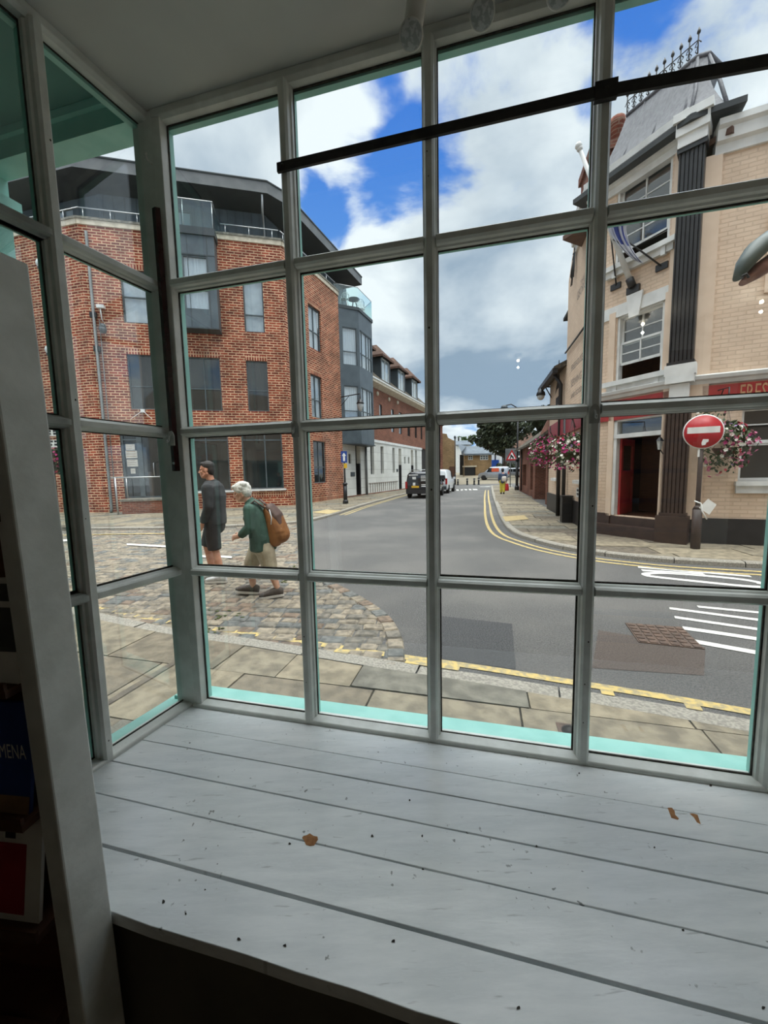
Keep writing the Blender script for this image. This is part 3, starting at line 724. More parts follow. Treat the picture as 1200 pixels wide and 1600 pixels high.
def paving(name, region, bearing, z, row, length, gap, mats, weights, joint='joint', dome=0.0, jit=0.0, seed=1, thick=.05, zj=.006):
    """individual stones, cut to the outline of the region, on a bed of joint dirt"""
    rr = random.Random(seed); region = ccw([tuple(p[:2]) for p in region])
    fr = Fr((0, 0), bearing)
    us = [fr.r.x*p[0]+fr.r.y*p[1] for p in region]; ns = [fr.n.x*p[0]+fr.n.y*p[1] for p in region]
    mb = MB(); nm = len(mats)
    mb.face([(p[0], p[1], z-.012-(.01 if dome else 0)) for p in region], nm)
    n = min(ns)
    while n < max(ns):
        dn = rr.uniform(*row); u = min(us)-rr.uniform(0, length[1])
        while u < max(us):
            du = rr.uniform(*length); gq = gap*rr.uniform(.6, 1.5)
            q = [fr.P(a+rr.uniform(-jit, jit), b+rr.uniform(-jit, jit), 0) for a, b in ((u+gq, n+gq), (u+du-gq, n+gq), (u+du-gq, n+dn-gq), (u+gq, n+dn-gq))]
            q = ccw([(p.x, p.y) for p in q]); c = clip(region, q)
            if len(c) > 2 and abs(area(c)) > .0012:
                m = rr.choices(range(nm), weights)[0]; zz = z+rr.uniform(-zj, zj)
                cx = sum(p[0] for p in c)/len(c); cy = sum(p[1] for p in c)/len(c)
                if dome:
                    k = rr.uniform(.72, .84)
                    inn = [(cx+(p[0]-cx)*k, cy+(p[1]-cy)*k, zz+dome*rr.uniform(-.2, .2)) for p in c]
                    b = len(mb.v)
                    out = [(p[0], p[1], zz-dome) for p in c]
                    mb.face(inn, m, False)
                    L = len(c)
                    for i in range(L): mb.face([out[i], out[(i+1) % L], inn[(i+1) % L], inn[i]], m)
                else:
                    top = [(p[0], p[1], zz) for p in c]; mb.face(top, m)
                    L = len(c)
                    for i in range(L):
                        p, q2 = c[i], c[(i+1) % L]; mb.face([(p[0], p[1], zz-.02), (q2[0], q2[1], zz-.02), (q2[0], q2[1], zz), (p[0], p[1], zz)], m)
            u += du
        n += dn
    return struct(mb.build(name, list(mats)+[joint]))
def smooth_line(pts, k=6):      # Catmull-Rom through 2-D points
    out = []
    for i in range(len(pts)-1):
        p0 = pts[max(i-1, 0)]; p1 = pts[i]; p2 = pts[i+1]; p3 = pts[min(i+2, len(pts)-1)]
        for j in range(k):
            t = j/k; out.append(tuple(.5*((2*b)+(-a+c)*t+(2*a-5*b+4*c-d)*t*t+(-a+3*b-3*c+d)*t**3) for a, b, c, d in zip(p0, p1, p2, p3)))
    out.append(tuple(pts[-1])); return out
def offset(line, d):            # to the left of travel for d > 0
    out = []
    for i, p in enumerate(line):
        a = line[max(i-1, 0)]; b = line[min(i+1, len(line)-1)]; t = Vector((b[0]-a[0], b[1]-a[1])).normalized()
        out.append((p[0]-t.y*d, p[1]+t.x*d))
    return out
def strip(mb, line, d0, d1, z0, z1, m=0, skirt=None):
    a, b = offset(line, d0), offset(line, d1)
    for i in range(len(line)-1):
        mb.face([(*a[i], z0), (*a[i+1], z0), (*b[i+1], z1), (*b[i], z1)], m)
        if skirt is not None:
            mb.face([(*a[i], skirt), (*a[i+1], skirt), (*a[i+1], z0), (*a[i], z0)], m)
def kerb(name, line, w, z, seglen=.9):          # line runs along the road edge, stone lies to its left
    mb = MB(); L = [0]
    for i in range(1, len(line)): L.append(L[-1]+hypot(line[i][0]-line[i-1][0], line[i][1]-line[i-1][1]))
    def pt(s):
        for i in range(1, len(line)):
            if s <= L[i]+1e-9:
                t = (s-L[i-1])/max(L[i]-L[i-1], 1e-9); return tuple(a+(b-a)*t for a, b in zip(line[i-1], line[i]))
        return line[-1]
    s = 0; rr = random.Random(3)
    while s < L[-1]-.05:
        e = min(s+seglen*rr.uniform(.8, 1.15), L[-1]); sub = [pt(s+.006+(e-s-.012)*k/4) for k in range(5)]
        a0, a1, b = offset(sub, 0), offset(sub, .02), offset(sub, w); dz = rr.uniform(-.004, .004)
        for i in range(4):
            mb.face([(*a0[i], -.02), (*a0[i+1], -.02), (*a0[i+1], z-.02+dz), (*a0[i], z-.02+dz)])
            mb.face([(*a0[i], z-.02+dz), (*a0[i+1], z-.02+dz), (*a1[i+1], z+dz), (*a1[i], z+dz)])
            mb.face([(*a1[i], z+dz), (*a1[i+1], z+dz), (*b[i+1], z+dz), (*b[i], z+dz)])
        s = e
    return struct(mb.build(name, 'kerb'))
def flat(name, pts, z, m): 
    mb = MB(); mb.face([(p[0], p[1], z) for p in ccw([tuple(q[:2]) for q in pts])]); return struct(mb.build(name, m))

flat('road', [(-60, -12), (80, -12), (140, 220), (-60, 220)], 0.0, 'asphalt')
NEARZ, FARZ, RZ = .03, .09, .09
# near pavement under the window: kerb line from left to right
near = smooth_line(G2([(20, 930), (165, 962), (270, 983), (400, 1002), (493, 1017), (618, 1037), (735, 1054), (897, 1081), (1047, 1106), (1177, 1130), (1330, 1160)], 0))
near = [(near[0][0]-6*.93, near[0][1]+6*.3)]+near+[(near[-1][0]+5, near[-1][1]-1.6)]
near_r = near[::-1]             # travelling right to left the pavement lies to the left
kerb('kerb_near', near_r, .16, NEARZ, 1.0)
inner = offset(near_r, .16)
reg = inner + [(inner[-1][0]-1, -1.0), (inner[0][0]+1, -1.5)]
pv = paving('pavement_near', reg, 104.5, NEARZ, (.52, .78), (.55, 1.15), .006, ['slab0', 'slab1', 'slab2', 'slab3', 'slab4'], (5, 4, 3, 4, 1), seed=11, zj=.004)
# yellow lines beside the near kerb
mb = MB()
rr = random.Random(5)
def broken(mb, line, d0, d1, z, keep):
    i = 0
    while i < len(line)-1:
        n_ = rr.randint(4, 12); e_ = min(i+n_, len(line)-1)
        if rr.random() < keep: strip(mb, line[i:e_+1], d0, d1, z, z)
        i = e_ + (1 if keep < .9 else 0)
fine = smooth_line(near, 5)
broken(mb, fine, .085, .165, .006, .985)
broken(mb, fine[len(fine)//3:], -.03, .035, .036, .32)
struct(mb.build('road_marking', 'yellow'))

# cobbled crossing on the left
cob = smooth_line(G2([(466, 812), (474, 850), (484, 893), (500, 903), (520, 915), (545, 928), (575, 946), (600, 965), (613, 985), (620, 1005), (621, 1037)], 0), 5)
left_k = smooth_line(G2([(-700, 838), (60, 831), (100, 829), (270, 828), (400, 823), (470, 818), (500, 812), (530, 803), (560, 793), (600, 781.5), (640, 771), (700, 757.5)], 0), 5)
top = [p for p in left_k if p[0] < cob[0][0]-.05]
bot = [p for p in near if p[0] < cob[-1][0]]
reg = top + cob + bot[::-1]
ed = offset(cob, -.26)
strip_mb = MB()
reg_in = top + offset(cob, .02)[0:] + bot[::-1]
paving('cobble_paving', reg_in, 97.0, .014, (.135, .165), (.16, .25), .007, ['sett0', 'sett1', 'sett2', 'sett3', 'sett4'], (5, 4, 2, 5, 2), dome=.013, jit=.010, seed=4, zj=.005)
# the curved edge course of setts
mb = MB(); mats5 = ['sett0', 'sett1', 'sett2', 'sett3', 'sett4']
fc = smooth_line(cob, 4); acc = 0; last = 0
for k in range(1, len(fc)):
    acc += hypot(fc[k][0]-fc[k-1][0], fc[k][1]-fc[k-1][1])
    if acc > rr.uniform(.16, .22) or k == len(fc)-1:
        seg = fc[last:k+1]; a, b = offset(seg, -.10), offset(seg, .07)
        q = [a[0], a[-1], b[-1], b[0]]; cx = sum(p[0] for p in q)/4; cy = sum(p[1] for p in q)/4
        o_ = [(cx+(p[0]-cx)*.93, cy+(p[1]-cy)*.93, .004) for p in q]; i_ = [(cx+(p[0]-cx)*.76, cy+(p[1]-cy)*.76, .026) for p in q]; m_ = rr.randrange(5)
        mb.face(i_, m_)
        for i in range(4): mb.face([o_[i], o_[(i+1) % 4], i_[(i+1) % 4], i_[i]], m_)
        acc = 0; last = k
struct(mb.build('cobble_edge_kerb', mats5))
# moss tufts and white bay lines on the setts
mb = MB()
for px, py, w_, h_ in ((355, 962, 30, 3), (330, 985, 20, 3), (440, 905, 14, 2), (470, 885, 12, 2)):
    for k in range(14):
        c = g(px+R.uniform(-w_, w_), py+R.uniform(-h_, h_)-.25*R.uniform(-w_, w_), .02)
        mb.ball(c, (R.uniform(.012, .03), R.uniform(.008, .02), .008), 6)
o = mb.build('moss', 'moss'); o['kind'] = 'stuff'; tag(o, 'green moss growing in the joints of the cobbles', 'moss')
mb = MB()
for a in (((198, 849), (283, 853.5), (283, 856.5), (198, 851.5)), ((98, 843), (113, 842), (113, 845), (98, 846)), ((300, 866), (322, 868), (322, 871), (300, 869)), ((345, 868), (362, 869), (362, 872), (345, 871))):
    mb.face([g(x, y, .031) for x, y in a][::-1])
struct(mb.build('road_marking', 'roadwhite'))
mb = MB(); line = smooth_line(G2([(100, 838), (180, 836), (280, 835)], 0), 4); strip(mb, line, -.06, .05, .031, .031); struct(mb.build('road_marking', 'yellow'))

# left pavement beyond the cobbles
kl = [p for p in left_k]
kerb('kerb_left', kl, .15, FARZ, 1.0)
innerL = offset(kl, .15)
reg = innerL + [(innerL[-1][0]-4, innerL[-1][1]+30), (-30, 60), (-60, 30), (-60, innerL[0][1])]
regp = innerL + [(innerL[-1][0]-1.5, innerL[-1][1]+2), (2.2, 36), (-3.2, 25), (-5.0, 19.6), (-40, 12.8)]
paving('pavement_left', regp, 82, FARZ, (.5, .75), (.6, 1.2), .008, ['slab0', 'slab1', 'slab2', 'slab3', 'slab4'], (5, 3, 3, 4, 1), seed=21)
mb = MB(); strip(mb, [p for p in left_k if p[0] > -1.9], -.22, -.14, .006, .006); strip(mb, [p for p in left_k if p[0] > -1.9], -.42, -.34, .006, .006)
struct(mb.build('road_marking', 'yellow'))
mb = MB(); q = [g(x, y, FARZ+.012) for x, y in ((488, 800.5), (510, 796), (534, 797.5), (514, 803))]; mb.face(q); struct(mb.build('tactile_paving', 'tactile'))

# right pavement round the corner of the public house
right_k = smooth_line(G2([(1420, 900), (1300, 893), (1200, 889), (1060, 881), (990, 875), (930, 868), (870, 857), (830, 846), (803, 836), (788, 822), (779, 805), (774, 790), (770, 778), (768, 768), (767, 760)], 0), 5)
kerb('kerb_right', right_k[::-1], .15, RZ, .9)
rin = offset(right_k[::-1], .15)
reg = rin + [(rin[-1][0]+1, 9.5), (9.5, 9.0), (7.0, 11), (6.5, 15.5), (12, 36), (rin[0][0]+1, rin[0][1]+1)]
paving('pavement_right', reg, 104, RZ, (.45, .7), (.7, 1.5), .008, ['slab0', 'slab1', 'slab2', 'slab3', 'slab4'], (5, 3, 3, 4, 2), seed=31)
mb = MB()
yl = [p for p in right_k]
seg_ = [p for p in yl if p[1] < 32]
strip(mb, seg_, .20, .28, .006, .006); strip(mb, seg_, .42, .50, .006, .006); struct(mb.build('road_marking', 'yellow'))
mb = MB()
q0 = [g(x, y, RZ+.012) for x, y in ((785, 807), (819, 805), (826, 811), (790, 814.5))]; mb.face(q0[::-1]); struct(mb.build('tactile_paving', 'tactile'))
# a patch of white-marked setts on the right pavement
mb = MB()
for i in range(9):
    for k in range(5):
        x0 = 776+i*6.4+k*.3; y0 = 778+k*1.9
        mb.box(Fr(g(x0, y0, 0)[:2], 100), -.10, .10, -.16, .16, RZ, RZ+.012, R.randrange(2))
struct(mb.build('pavement_setts', ['sett3', 'slab3']))

# lettering painted on the road, strokes stretched along the lane
mb = MB()
def stroke(pts, w=.10, z=.006):
    strip(mb, smooth_line(G2(pts, 0), 4) if len(pts) > 2 else G2(pts, 0), -w/2, w/2, z, z)
stroke([(997, 886.5), (1173, 901)]); stroke([(1003, 891.5), (1100, 897.5)], .12)
stroke([(1190, 914), (1191, 912), (1160, 906), (1100, 900), (1040, 896), (1013, 896.5), (1010, 899), (1025, 902), (1100, 910), (1160, 916), (1192, 918)], .11)
stroke([(1022, 915), (1100, 922), (1215, 931)], .13); stroke([(1021, 915), (1034, 920.5)], .2)
struct(mb.build('road_lettering', 'roadwhite')); mb = MB()
stroke([(1090, 948.5), (1240, 963)], .07); stroke([(1046, 951), (1240, 976.5)], .075); stroke([(1054, 965), (1240, 992)], .075)
stroke([(1067, 982), (1130, 991), (1240, 1008)], .09); stroke([(1080, 1002), (1240, 1031)], .095)
struct(mb.build('road_lettering', 'roadwhite'))
mb = MB(); 
for i in range(7):
    a = g(702+i*6.5, 766-.2*i, .006); f_ = Fr((a.x, a.y), 100); mb.box(f_, -.25, .25, -.9, .9, .002, .007)
for i in range(5):
    a = g(757+i*9, 760.5-.4*i, .006); f_ = Fr((a.x, a.y), 100); mb.box(f_, -.45, .45, -.25, .25, .002, .007)
struct(mb.build('road_marking', 'roadwhite'))
# worn and newer patches of the road surface
flat('road_patch', [g(x, y, 0) for x, y in ((680, 962), (800, 975), (806, 1046), (676, 1030))], .003, 'asphalt_patch')
flat('road_patch', [g(x, y, 0) for x, y in ((935, 985), (1102, 1012), (1100, 1056), (925, 1044))], .003, 'tarmac_brown')
def cover(pts, z, label, n=6):
    q = [g(x, y, z) for x, y in pts]; mb = MB(); mb.face(q); o0 = sum(q, Vector())/4
    for i in range(4):
        a, b = q[i], q[(i+1) % 4]; mb.face([a-Vector((0, 0, .02)), b-Vector((0, 0, .02)), b, a])
    for i in range(n):
        for k in range(n):
            c = [q[0].lerp(q[1], s).lerp(q[3].lerp(q[2], s), t) for s, t in (((i+.14)/n, (k+.14)/n), ((i+.86)/n, (k+.14)/n), ((i+.86)/n, (k+.86)/n), ((i+.14)/n, (k+.86)/n))]
            mb.face([p+Vector((0, 0, .006)) for p in c])
            for a in range(4): mb.face([c[a], c[(a+1) % 4], c[(a+1) % 4]+Vector((0, 0, .006)), c[a]+Vector((0, 0, .006))])
    o = mb.build('manhole_cover', 'cast_iron'); tag(o, label, 'manhole cover'); return o
cover(((977, 973), (1066, 980), (1101, 1014), (998, 1003)), .010, 'rusty rectangular iron manhole cover in the road by the white lettering')
mb = MB(); c = g(893, 1143, NEARZ+.004)
f_ = Fr((c.x, c.y), 104)
mb.box(f_, -.075, .075, -.07, .07, NEARZ-.01, NEARZ+.006)
o = mb.build('stop_tap_cover', 'cast_iron'); tag(o, 'small square iron tap cover in the near pavement slabs', 'cover')
MB().lathe((c.x, c.y, NEARZ+.005), [(.055, 0), (.055, .004), (.045, .005), (.045, .002), (.001, .002)], 18).build('ring', 'iron', o)
# drain channel in the near pavement on the left
mb = MB(); a = g(140, 1115, NEARZ+.008); b = g(285, 1027, NEARZ+.008)
strip(mb, [(a.x-.6*(b.x-a.x), a.y-.6*(b.y-a.y)), (b.x, b.y)], -.03, .03, NEARZ+.008, NEARZ+.008); struct(mb.build('drain_channel_trim', 'slab4'))
# plain ground under distant buildings
# ------------------------------------------------------------------ facades
def wall(mb, fr, u0, u1, z0, z1, holes=(), depth=.12, m=0, mr=None):
    """front skin with openings, plus the reveals of each opening"""
    mr = m if mr is None else mr
    us = sorted({u0, u1} | {min(max(h[0], u0), u1) for h in holes} | {min(max(h[1], u0), u1) for h in holes})
    zs = sorted({z0, z1} | {min(max(h[2], z0), z1) for h in holes} | {min(max(h[3], z0), z1) for h in holes})
    for a, b in zip(us, us[1:]):
        for c, d in zip(zs, zs[1:]):
            cu, cz = (a+b)/2, (c+d)/2
            if any(h[0] < cu < h[1] and h[2] < cz < h[3] for h in holes): continue
            mb.face([fr.P(a, 0, c), fr.P(b, 0, c), fr.P(b, 0, d), fr.P(a, 0, d)], m)
    for a, b, c, d in holes:
        for p, q in (((a, c), (b, c)), ((b, c), (b, d)), ((b, d), (a, d)), ((a, d), (a, c))):
            mb.face([fr.P(p[0], 0, p[1]), fr.P(q[0], 0, q[1]), fr.P(q[0], -depth, q[1]), fr.P(p[0], -depth, p[1])], mr)
def window(fr, rc, parent, cols=(1,), rows=(1,), depth=.10, fw=.055, bar=.05, fm='grey_frame', glass='glass_far', back=None, name='window', sill=None, label=None, back_rows=None):
    """one window: frame and bars as a part, its panes and what hangs behind them as sub-parts"""
    u0, u1, z0, z1 = rc; mb = MB(); n0, n1 = -depth-.05, -depth+.01
    mb.box(fr, u0, u1, n0, n1, z0, z0+fw); mb.box(fr, u0, u1, n0, n1, z1-fw, z1)
    mb.box(fr, u0, u0+fw, n0, n1, z0+fw, z1-fw); mb.box(fr, u1-fw, u1, n0, n1, z0+fw, z1-fw)
    tc = sum(cols); s = 0; W_ = u1-u0
    for c in cols[:-1]:
        s += c; x = u0+W_*s/tc; mb.box(fr, x-bar/2, x+bar/2, n0, n1-.004, z0+fw, z1-fw)
    tr_ = sum(rows); s = 0; H_ = z1-z0
    for r_ in rows[:-1]:
        s += r_; z = z1-H_*s/tr_; mb.box(fr, u0+fw, u1-fw, n0, n1-.002, z-bar/2, z+bar/2)
    if sill: mb.box(fr, u0-sill[0], u1+sill[0], -depth, sill[1], z0-sill[2], z0, 1)
    w = mb.build(name, [fm, sill[3] if sill else fm], parent)
    if label: w['label'] = label
    MB().box(fr, u0+fw*.5, u1-fw*.5, n0+.018, n0+.028, z0+fw*.5, z1-fw*.5).build('pane', glass if (back or glass != 'glass_far') else 'dark_glass', w)
    if back:
        b = MB(); zz0 = z0 if back_rows is None else z1-H_*back_rows
        if back == 'curtain':
            k = max(8, int(W_*22)); rows_ = []
            for z in (z1, (z0+z1)/2, zz0): rows_.append([fr.P(u0+W_*i/k, n0-.05+.018*sin(i*2.1)+.008*sin(i*.7), z) for i in range(k+1)])
            b.grid(rows_)
        else: b.box(fr, u0, u1, n0-.035, n0-.03, zz0, z1)
        b.build('curtain' if back == 'curtain' else 'blind', 'curtain' if back == 'curtain' else 'blind', w)
    return w

# ------------------------------------------------------------------ the red brick corner block
K = g(458, 790, .09)
A1 = Fr(K[:2], 77.0); A2 = Fr(K[:2], 21.5)
uc = -8.10; A0p = A1.P(uc, 0, 0); A0 = Fr(A0p[:2], 103.0)
blk = thing('corner_building', 'red brick corner block with grey roof storey, grey bays and glass balconies', 'building', A1.P(-4, -1, .09))
ZP, ZPT, ZF0, ZF1 = 11.98, 12.22, 14.15, 14.62
LEFT = -12.0                                    # far end of facet A0
win1 = [((378, 434), (414, 520), (1,), (2.3, 1.15), 'blind'), ((384, 563), (421, 643), (1,), (1.4, 1), None), ((290, 557), (348, 642), (1, 1), (1.4, 1), None),
        ((186, 420), (233, 506), (1,), (1, 1), 'blind'), ((197, 553), (245, 640), (1,), (1.35, 1), 'half')]
rects = [A1.rect(*a, *b) for a, b, *_ in win1]
shopw = A1.rect(376, 671, 444, 763); shopl = A1.rect(296, 672, 361, 766); shopl = (shopl[0]-.35, shopl[1], shopw[2]-.02, shopw[3]); shopw = (shopw[0], shopw[1], shopw[2], shopw[3])
door = A1.rect(186, 675, 272, 775); door = (door[0], door[1]+.1, .70, 3.72)
bay_u0, bay_u1, bay_z0, bay_z1 = -5.05, -2.79, 7.98, 11.72
mb = MB()
wall(mb, A1, uc, 0, 0, ZP, rects+[shopw, shopl, door, (bay_u0+.15, bay_u1-.15, bay_z0+.6, bay_z1-.7)], .12)
wall(mb, A0, LEFT, 0, 0, ZP, [(-5.6, -3.6, 6.9, 9.1)], .12)
win2 = [((481, 473), (503, 552), (1, 1), (1.35, 1), 'curtain'), ((485, 583), (505, 655), (1, 1), (1.35, 1), 'blind'), ((489, 688), (511, 754), (1, 1), (1.6, 1), None)]
rects2 = [A2.rect(*a, *b) for a, b, *_ in win2]
rects2 = [(r[0], r[1]-.02, r[2], r[3]) for r in rects2]
wall(mb, A2, 0, 5.42, 0, ZP, rects2, .12)
# soldier courses over the openings and at the base
k0 = len(mb.f)
for f_, rs in ((A1, rects), (A2, rects2)):
    for r_ in rs: mb.box(f_, r_[0]-.02, r_[1]+.02, -.02, .004, r_[3]+.0, r_[3]+.225)
mb.box(A1, shopl[1]+.05, 0, -.02, .004, .55, .76); mb.box(A2, 0, 5.40, -.02, .004, .16, .36)
mb.m[k0:] = [1]*(len(mb.f)-k0)
mb.build('wall', ['brick', 'brick_sold'], blk)
MB().box(A1, shopl[0]-.1, shopl[1]+.15, -.02, .09, shopl[2]-.09, shopl[2]).box(A1, shopw[0]-.1, shopw[1]+.1, -.02, .09, shopw[2]-.09, shopw[2]).build('window_ledge', 'white_paint', blk)
# parapet band and coping
mb = MB()
for f_, a, b in ((A1, uc-.0, .0), (A0, LEFT, 0), (A2, 0, 5.42)):
    mb.box(f_, a, b, -.25, .05, ZP, ZP+.20, 0); mb.box(f_, a-.02, b+.02, -.28, .08, ZP+.20, ZP+.29, 1)
mb.build('parapet', ['stone_band', 'coping'], blk)
# roof storey set back behind the parapet
SB = 1.5
mb = MB()
for f_, a, b in ((A1, uc+.25, -SB*.55), (A0, LEFT, -.25), (A2, SB*.55, 9.6)):
    holes = [(-6.05, -4.05, 12.3, 13.9)] if f_ is A1 else ([(-3.1, -1.9, 12.4, 13.9)] if f_ is A0 else [])
    s_ = f_.sub(0, -SB); wall(mb, s_, a, b, ZP, ZF0+.2, holes, .08)
mb.build('roof_storey_wall', 'grey_metal', blk)
mb = MB()
for k in range(9):
    for f_, a, b in ((A1, uc+.4, -4.0), (A1, -3.9, -1.0), (A2, .9, 9)):
        u = a+(b-a)*k/8; mb.box(f_.sub(0, -SB), u-.012, u+.012, 0, .02, ZP, ZF0)
mb.build('cladding_seam', 'grey_dark', blk)
wr = window(A1.sub(0, -SB), (-6.05, -4.05, 12.3, 13.9), blk, (1, 1, 1), (1,), .06, back='blind', label='roof window with white louvred shutters')
window(A0.sub(0, -SB), (-3.1, -1.9, 12.4, 13.9), blk, (1, 1), (1,), .06, back_rows=.5, back='blind')
# big overhanging roof: fascia, dark soffit
plan = [A0.P(LEFT-.5, .0, 0), A0.P(0, 0, 0), A1.P(-.52, 0, 0), A2.P(.62, -.08, 0), A2.P(9.1, -.08, 0), A2.P(9.1, -8, 0), A0.P(LEFT-.5, -9, 0)]
plan = [(p.x, p.y) for p in plan]
mb = MB()
def slab(mb, poly, z0, z1, ms=0, mt=0, mbm=0):
    k = len(poly)
    for i in range(k):
        a, b = poly[i], poly[(i+1) % k]; mb.face([(*a, z0), (*b, z0), (*b, z1), (*a, z1)], ms)
    mb.face([(*p, z1) for p in poly], mt); mb.face([(*p, z0) for p in poly[::-1]], mbm)
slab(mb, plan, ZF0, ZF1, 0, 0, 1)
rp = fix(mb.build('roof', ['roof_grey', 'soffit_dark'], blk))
MB().tube([Vector((*p, ZF1+.03)) for p in plan[:5]], .05, 6).build('gutter', 'grey_dark', blk)
MB().tube([A1.P(-.75, -.1, ZF0), A1.P(-.8, -.7, ZF0-.5), A1.P(-.8, -1.42, 13.4), A1.P(-.8, -1.42, ZP+.2)], .05, 8).build('downpipe', 'steel', blk)
# low rail behind the parapet
def rail(fr, us, z0, h, n, parent, step=1.0, glass=True, name='guard_rail'):
    mb = MB(); pts = [fr.P(u, n, z0+h) for u in us]; mb.tube(pts, .025, 8)
    u = us[0]+.2
    while u < us[-1]: mb.tube([fr.P(u, n, z0-.1), fr.P(u, n, z0+h)], .016, 6); u += step
    return mb.build(name, 'steel', parent)
rail(A1, [-2.6, -.12], ZP+.3, .42, -.12, blk); rail(A0, [-8, 0], ZP+.3, .42, -.12, blk); rail(A1, [uc, -5.3], ZP+.3, .42, -.12, blk); rail(A2, [.1, 5.3], ZP+.3, .42, -.12, blk)
# grey clad bay on the front, balcony on top of it
bp = .62
BY = A1.sub(0, bp)
mb = MB(); wz0, wz1 = bay_z0+.72, bay_z1-.82
wall(mb, BY, bay_u0, bay_u1, bay_z0, bay_z1, [(bay_u0+.15, bay_u1-.30, wz0, wz1)], .06)
for u in (bay_u0, bay_u1):
    mb.face([A1.P(u, 0, bay_z0), A1.P(u, bp, bay_z0), A1.P(u, bp, bay_z1), A1.P(u, 0, bay_z1)])
mb.face([A1.P(bay_u0, 0, bay_z0), A1.P(bay_u1, 0, bay_z0), A1.P(bay_u1, bp, bay_z0), A1.P(bay_u0, bp, bay_z0)])
mb.face([A1.P(bay_u0, 0, bay_z1), A1.P(bay_u1, 0, bay_z1), A1.P(bay_u1, bp, bay_z1), A1.P(bay_u0, bp, bay_z1)])
bay = fix(mb.build('bay', 'grey_metal', blk))
mb = MB().box(BY, bay_u0-.06, bay_u1+.06, -bp, .07, bay_z1, bay_z1+.30)
mb.box(BY, bay_u0-.02, bay_u1+.02, -bp, .02, bay_z0-.05, bay_z0)
for u in (bay_u0+1.18, bay_u1-.30): mb.box(BY, u-.012, u+.012, 0, .008, bay_z0, bay_z1)
mb.box(BY, bay_u0, bay_u1, 0, .012, bay_z1-.80, bay_z1-.76)
mb.build('bay_cap', 'grey_dark', bay)
bw_ = window(BY, (bay_u0+.15, bay_u1-.30, wz0, wz1), blk, (1, 1.25), (1.6, 1), .04, fw=.06, bar=.09, back='curtain', label='bay window with white curtains')
# balcony glass
bz = bay_z1+.30
mb = MB()
mb.box(BY, bay_u0, bay_u1+.0, .035, .047, bz+.02, bz+1.05); mb.box(A1, bay_u1+.02, bay_u1+.032, -.9, bp-.05, bz+.02, bz+1.05)
blc = mb.build('balcony_glass', 'glass_balcony', blk)
mb = MB().tube([A1.P(bay_u1+.03, -.9, bz+1.06), A1.P(bay_u1+.03, bp+.04, bz+1.06), A1.P(bay_u0, bp+.04, bz+1.06)], .022, 8)
for u in (bay_u1, bay_u1-1.15, bay_u0+.05): mb.tube([A1.P(u, bp+.03, bz-.1), A1.P(u, bp+.03, bz+1.05)], .018, 6)
mb.build('handrail', 'steel', blc)
for (a, b, cols, rows, back), r_ in zip(win1, rects):
    if back != 'half': window(A1, r_, blk, cols, rows, back=back)
    else:
        w = window(A1, r_, blk, cols, rows)
        MB().box(A1, r_[0]+.08, r_[1]-.08, -.26, -.25, r_[2]+.06, r_[2]+.8).build('board', 'blind', w)
for (a, b, cols, rows, back), r_ in zip(win2, rects2): window(A2, r_, blk, cols, rows, back=back)
window(A0, (-5.6, -3.6, 6.9, 9.1), blk, (1, 1), (1.4, 1))
window(A1, shopw, blk, (1.3, 1), (.25, 1.2), .1, fw=.06, glass='glass_far', bar=.06, name='shop_window')
window(A1, shopl, blk, (1, 1), (.25, 1.2), .1, fw=.06, bar=.06, name='shop_window')
# dark rooms behind the glass
for nm, f_, a, b in (('interior', A1, uc+.3, -.4), ('interior', A2, .6, 5.2)):
    mb = MB()
    for z in (.1, 4.1, 7.6, 11.2): mb.box(f_, a, b, -4.5, -.3, z-.05, z+.05)
    mb.box(f_, a, b, -4.6, -4.5, 0, 11.9)
    mb.build('floor_slab', 'dark_in', blk)
# glazed entrance with notices, steps and handrail
dm = MB(); u0, u1, z0, z1 = door
for a, b, c, d in ((u0, u1, z0, z0+.06), (u0, u1, z1-.12, z1), (u0, u0+.1, z0, z1), (u1-.1, u1, z0, z1), (u0+.62, u0+.82, z0, z1), (u0+.1, u0+.62, z1-.48, z1-.42)):
    dm.box(A1, a, b, -.15, -.06, c, d)
de = dm.build('entrance_door', 'grey_frame', blk)
MB().box(A1, u0+.08, u1-.08, -.12, -.11, z0+.04, z1-.1).build('pane', 'dark_glass', de)
MB().tube([A1.P(u0+1.25, -.05, z0+.95), A1.P(u0+1.25, -.0, z0+1.0), A1.P(u0+1.25, .0, z0+1.5), A1.P(u0+1.25, -.05, z0+1.55)], .016, 6).build('handle', 'steel', de)
mb = MB()
for y0, y1, x0, x1 in ((694, 703, 196, 211), (704, 716, 196, 215), (718, 729, 198, 216), (732, 740, 204, 212)):
    r_ = A1.rect(x0, y0, x1, y1, -.1); mb.box(A1, r_[0], r_[1], -.1, -.095, r_[2], r_[3])
    for k in range(3): mb.box(A1, r_[0]+.03, r_[1]-.03-R.uniform(0, .1), -.095, -.0935, r_[3]-(k+.6)*(r_[3]-r_[2])/3.4, r_[3]-(k+.35)*(r_[3]-r_[2])/3.4, 1 if y0 != 704 else 2)
mb.build('notice', ['paper_cream', 'ink', 'paper_ochre'], de)
MB().box(A1, -6.95, -5.2, -.1, 1.15, 0, .62).build('entrance_step', 'brick_old', blk)
MB().box(A1, -7.0, -5.15, -.1, 1.2, .62, .70).build('step_slab', 'coping', blk)
mb = MB()
pz = 1.62
mb.tube([A1.P(-7.05, 1.28, .0), A1.P(-7.05, 1.28, pz)], .03, 8); mb.tube([A1.P(-7.2, 1.28, pz), A1.P(-5.2, 1.28, pz)], .025, 8)
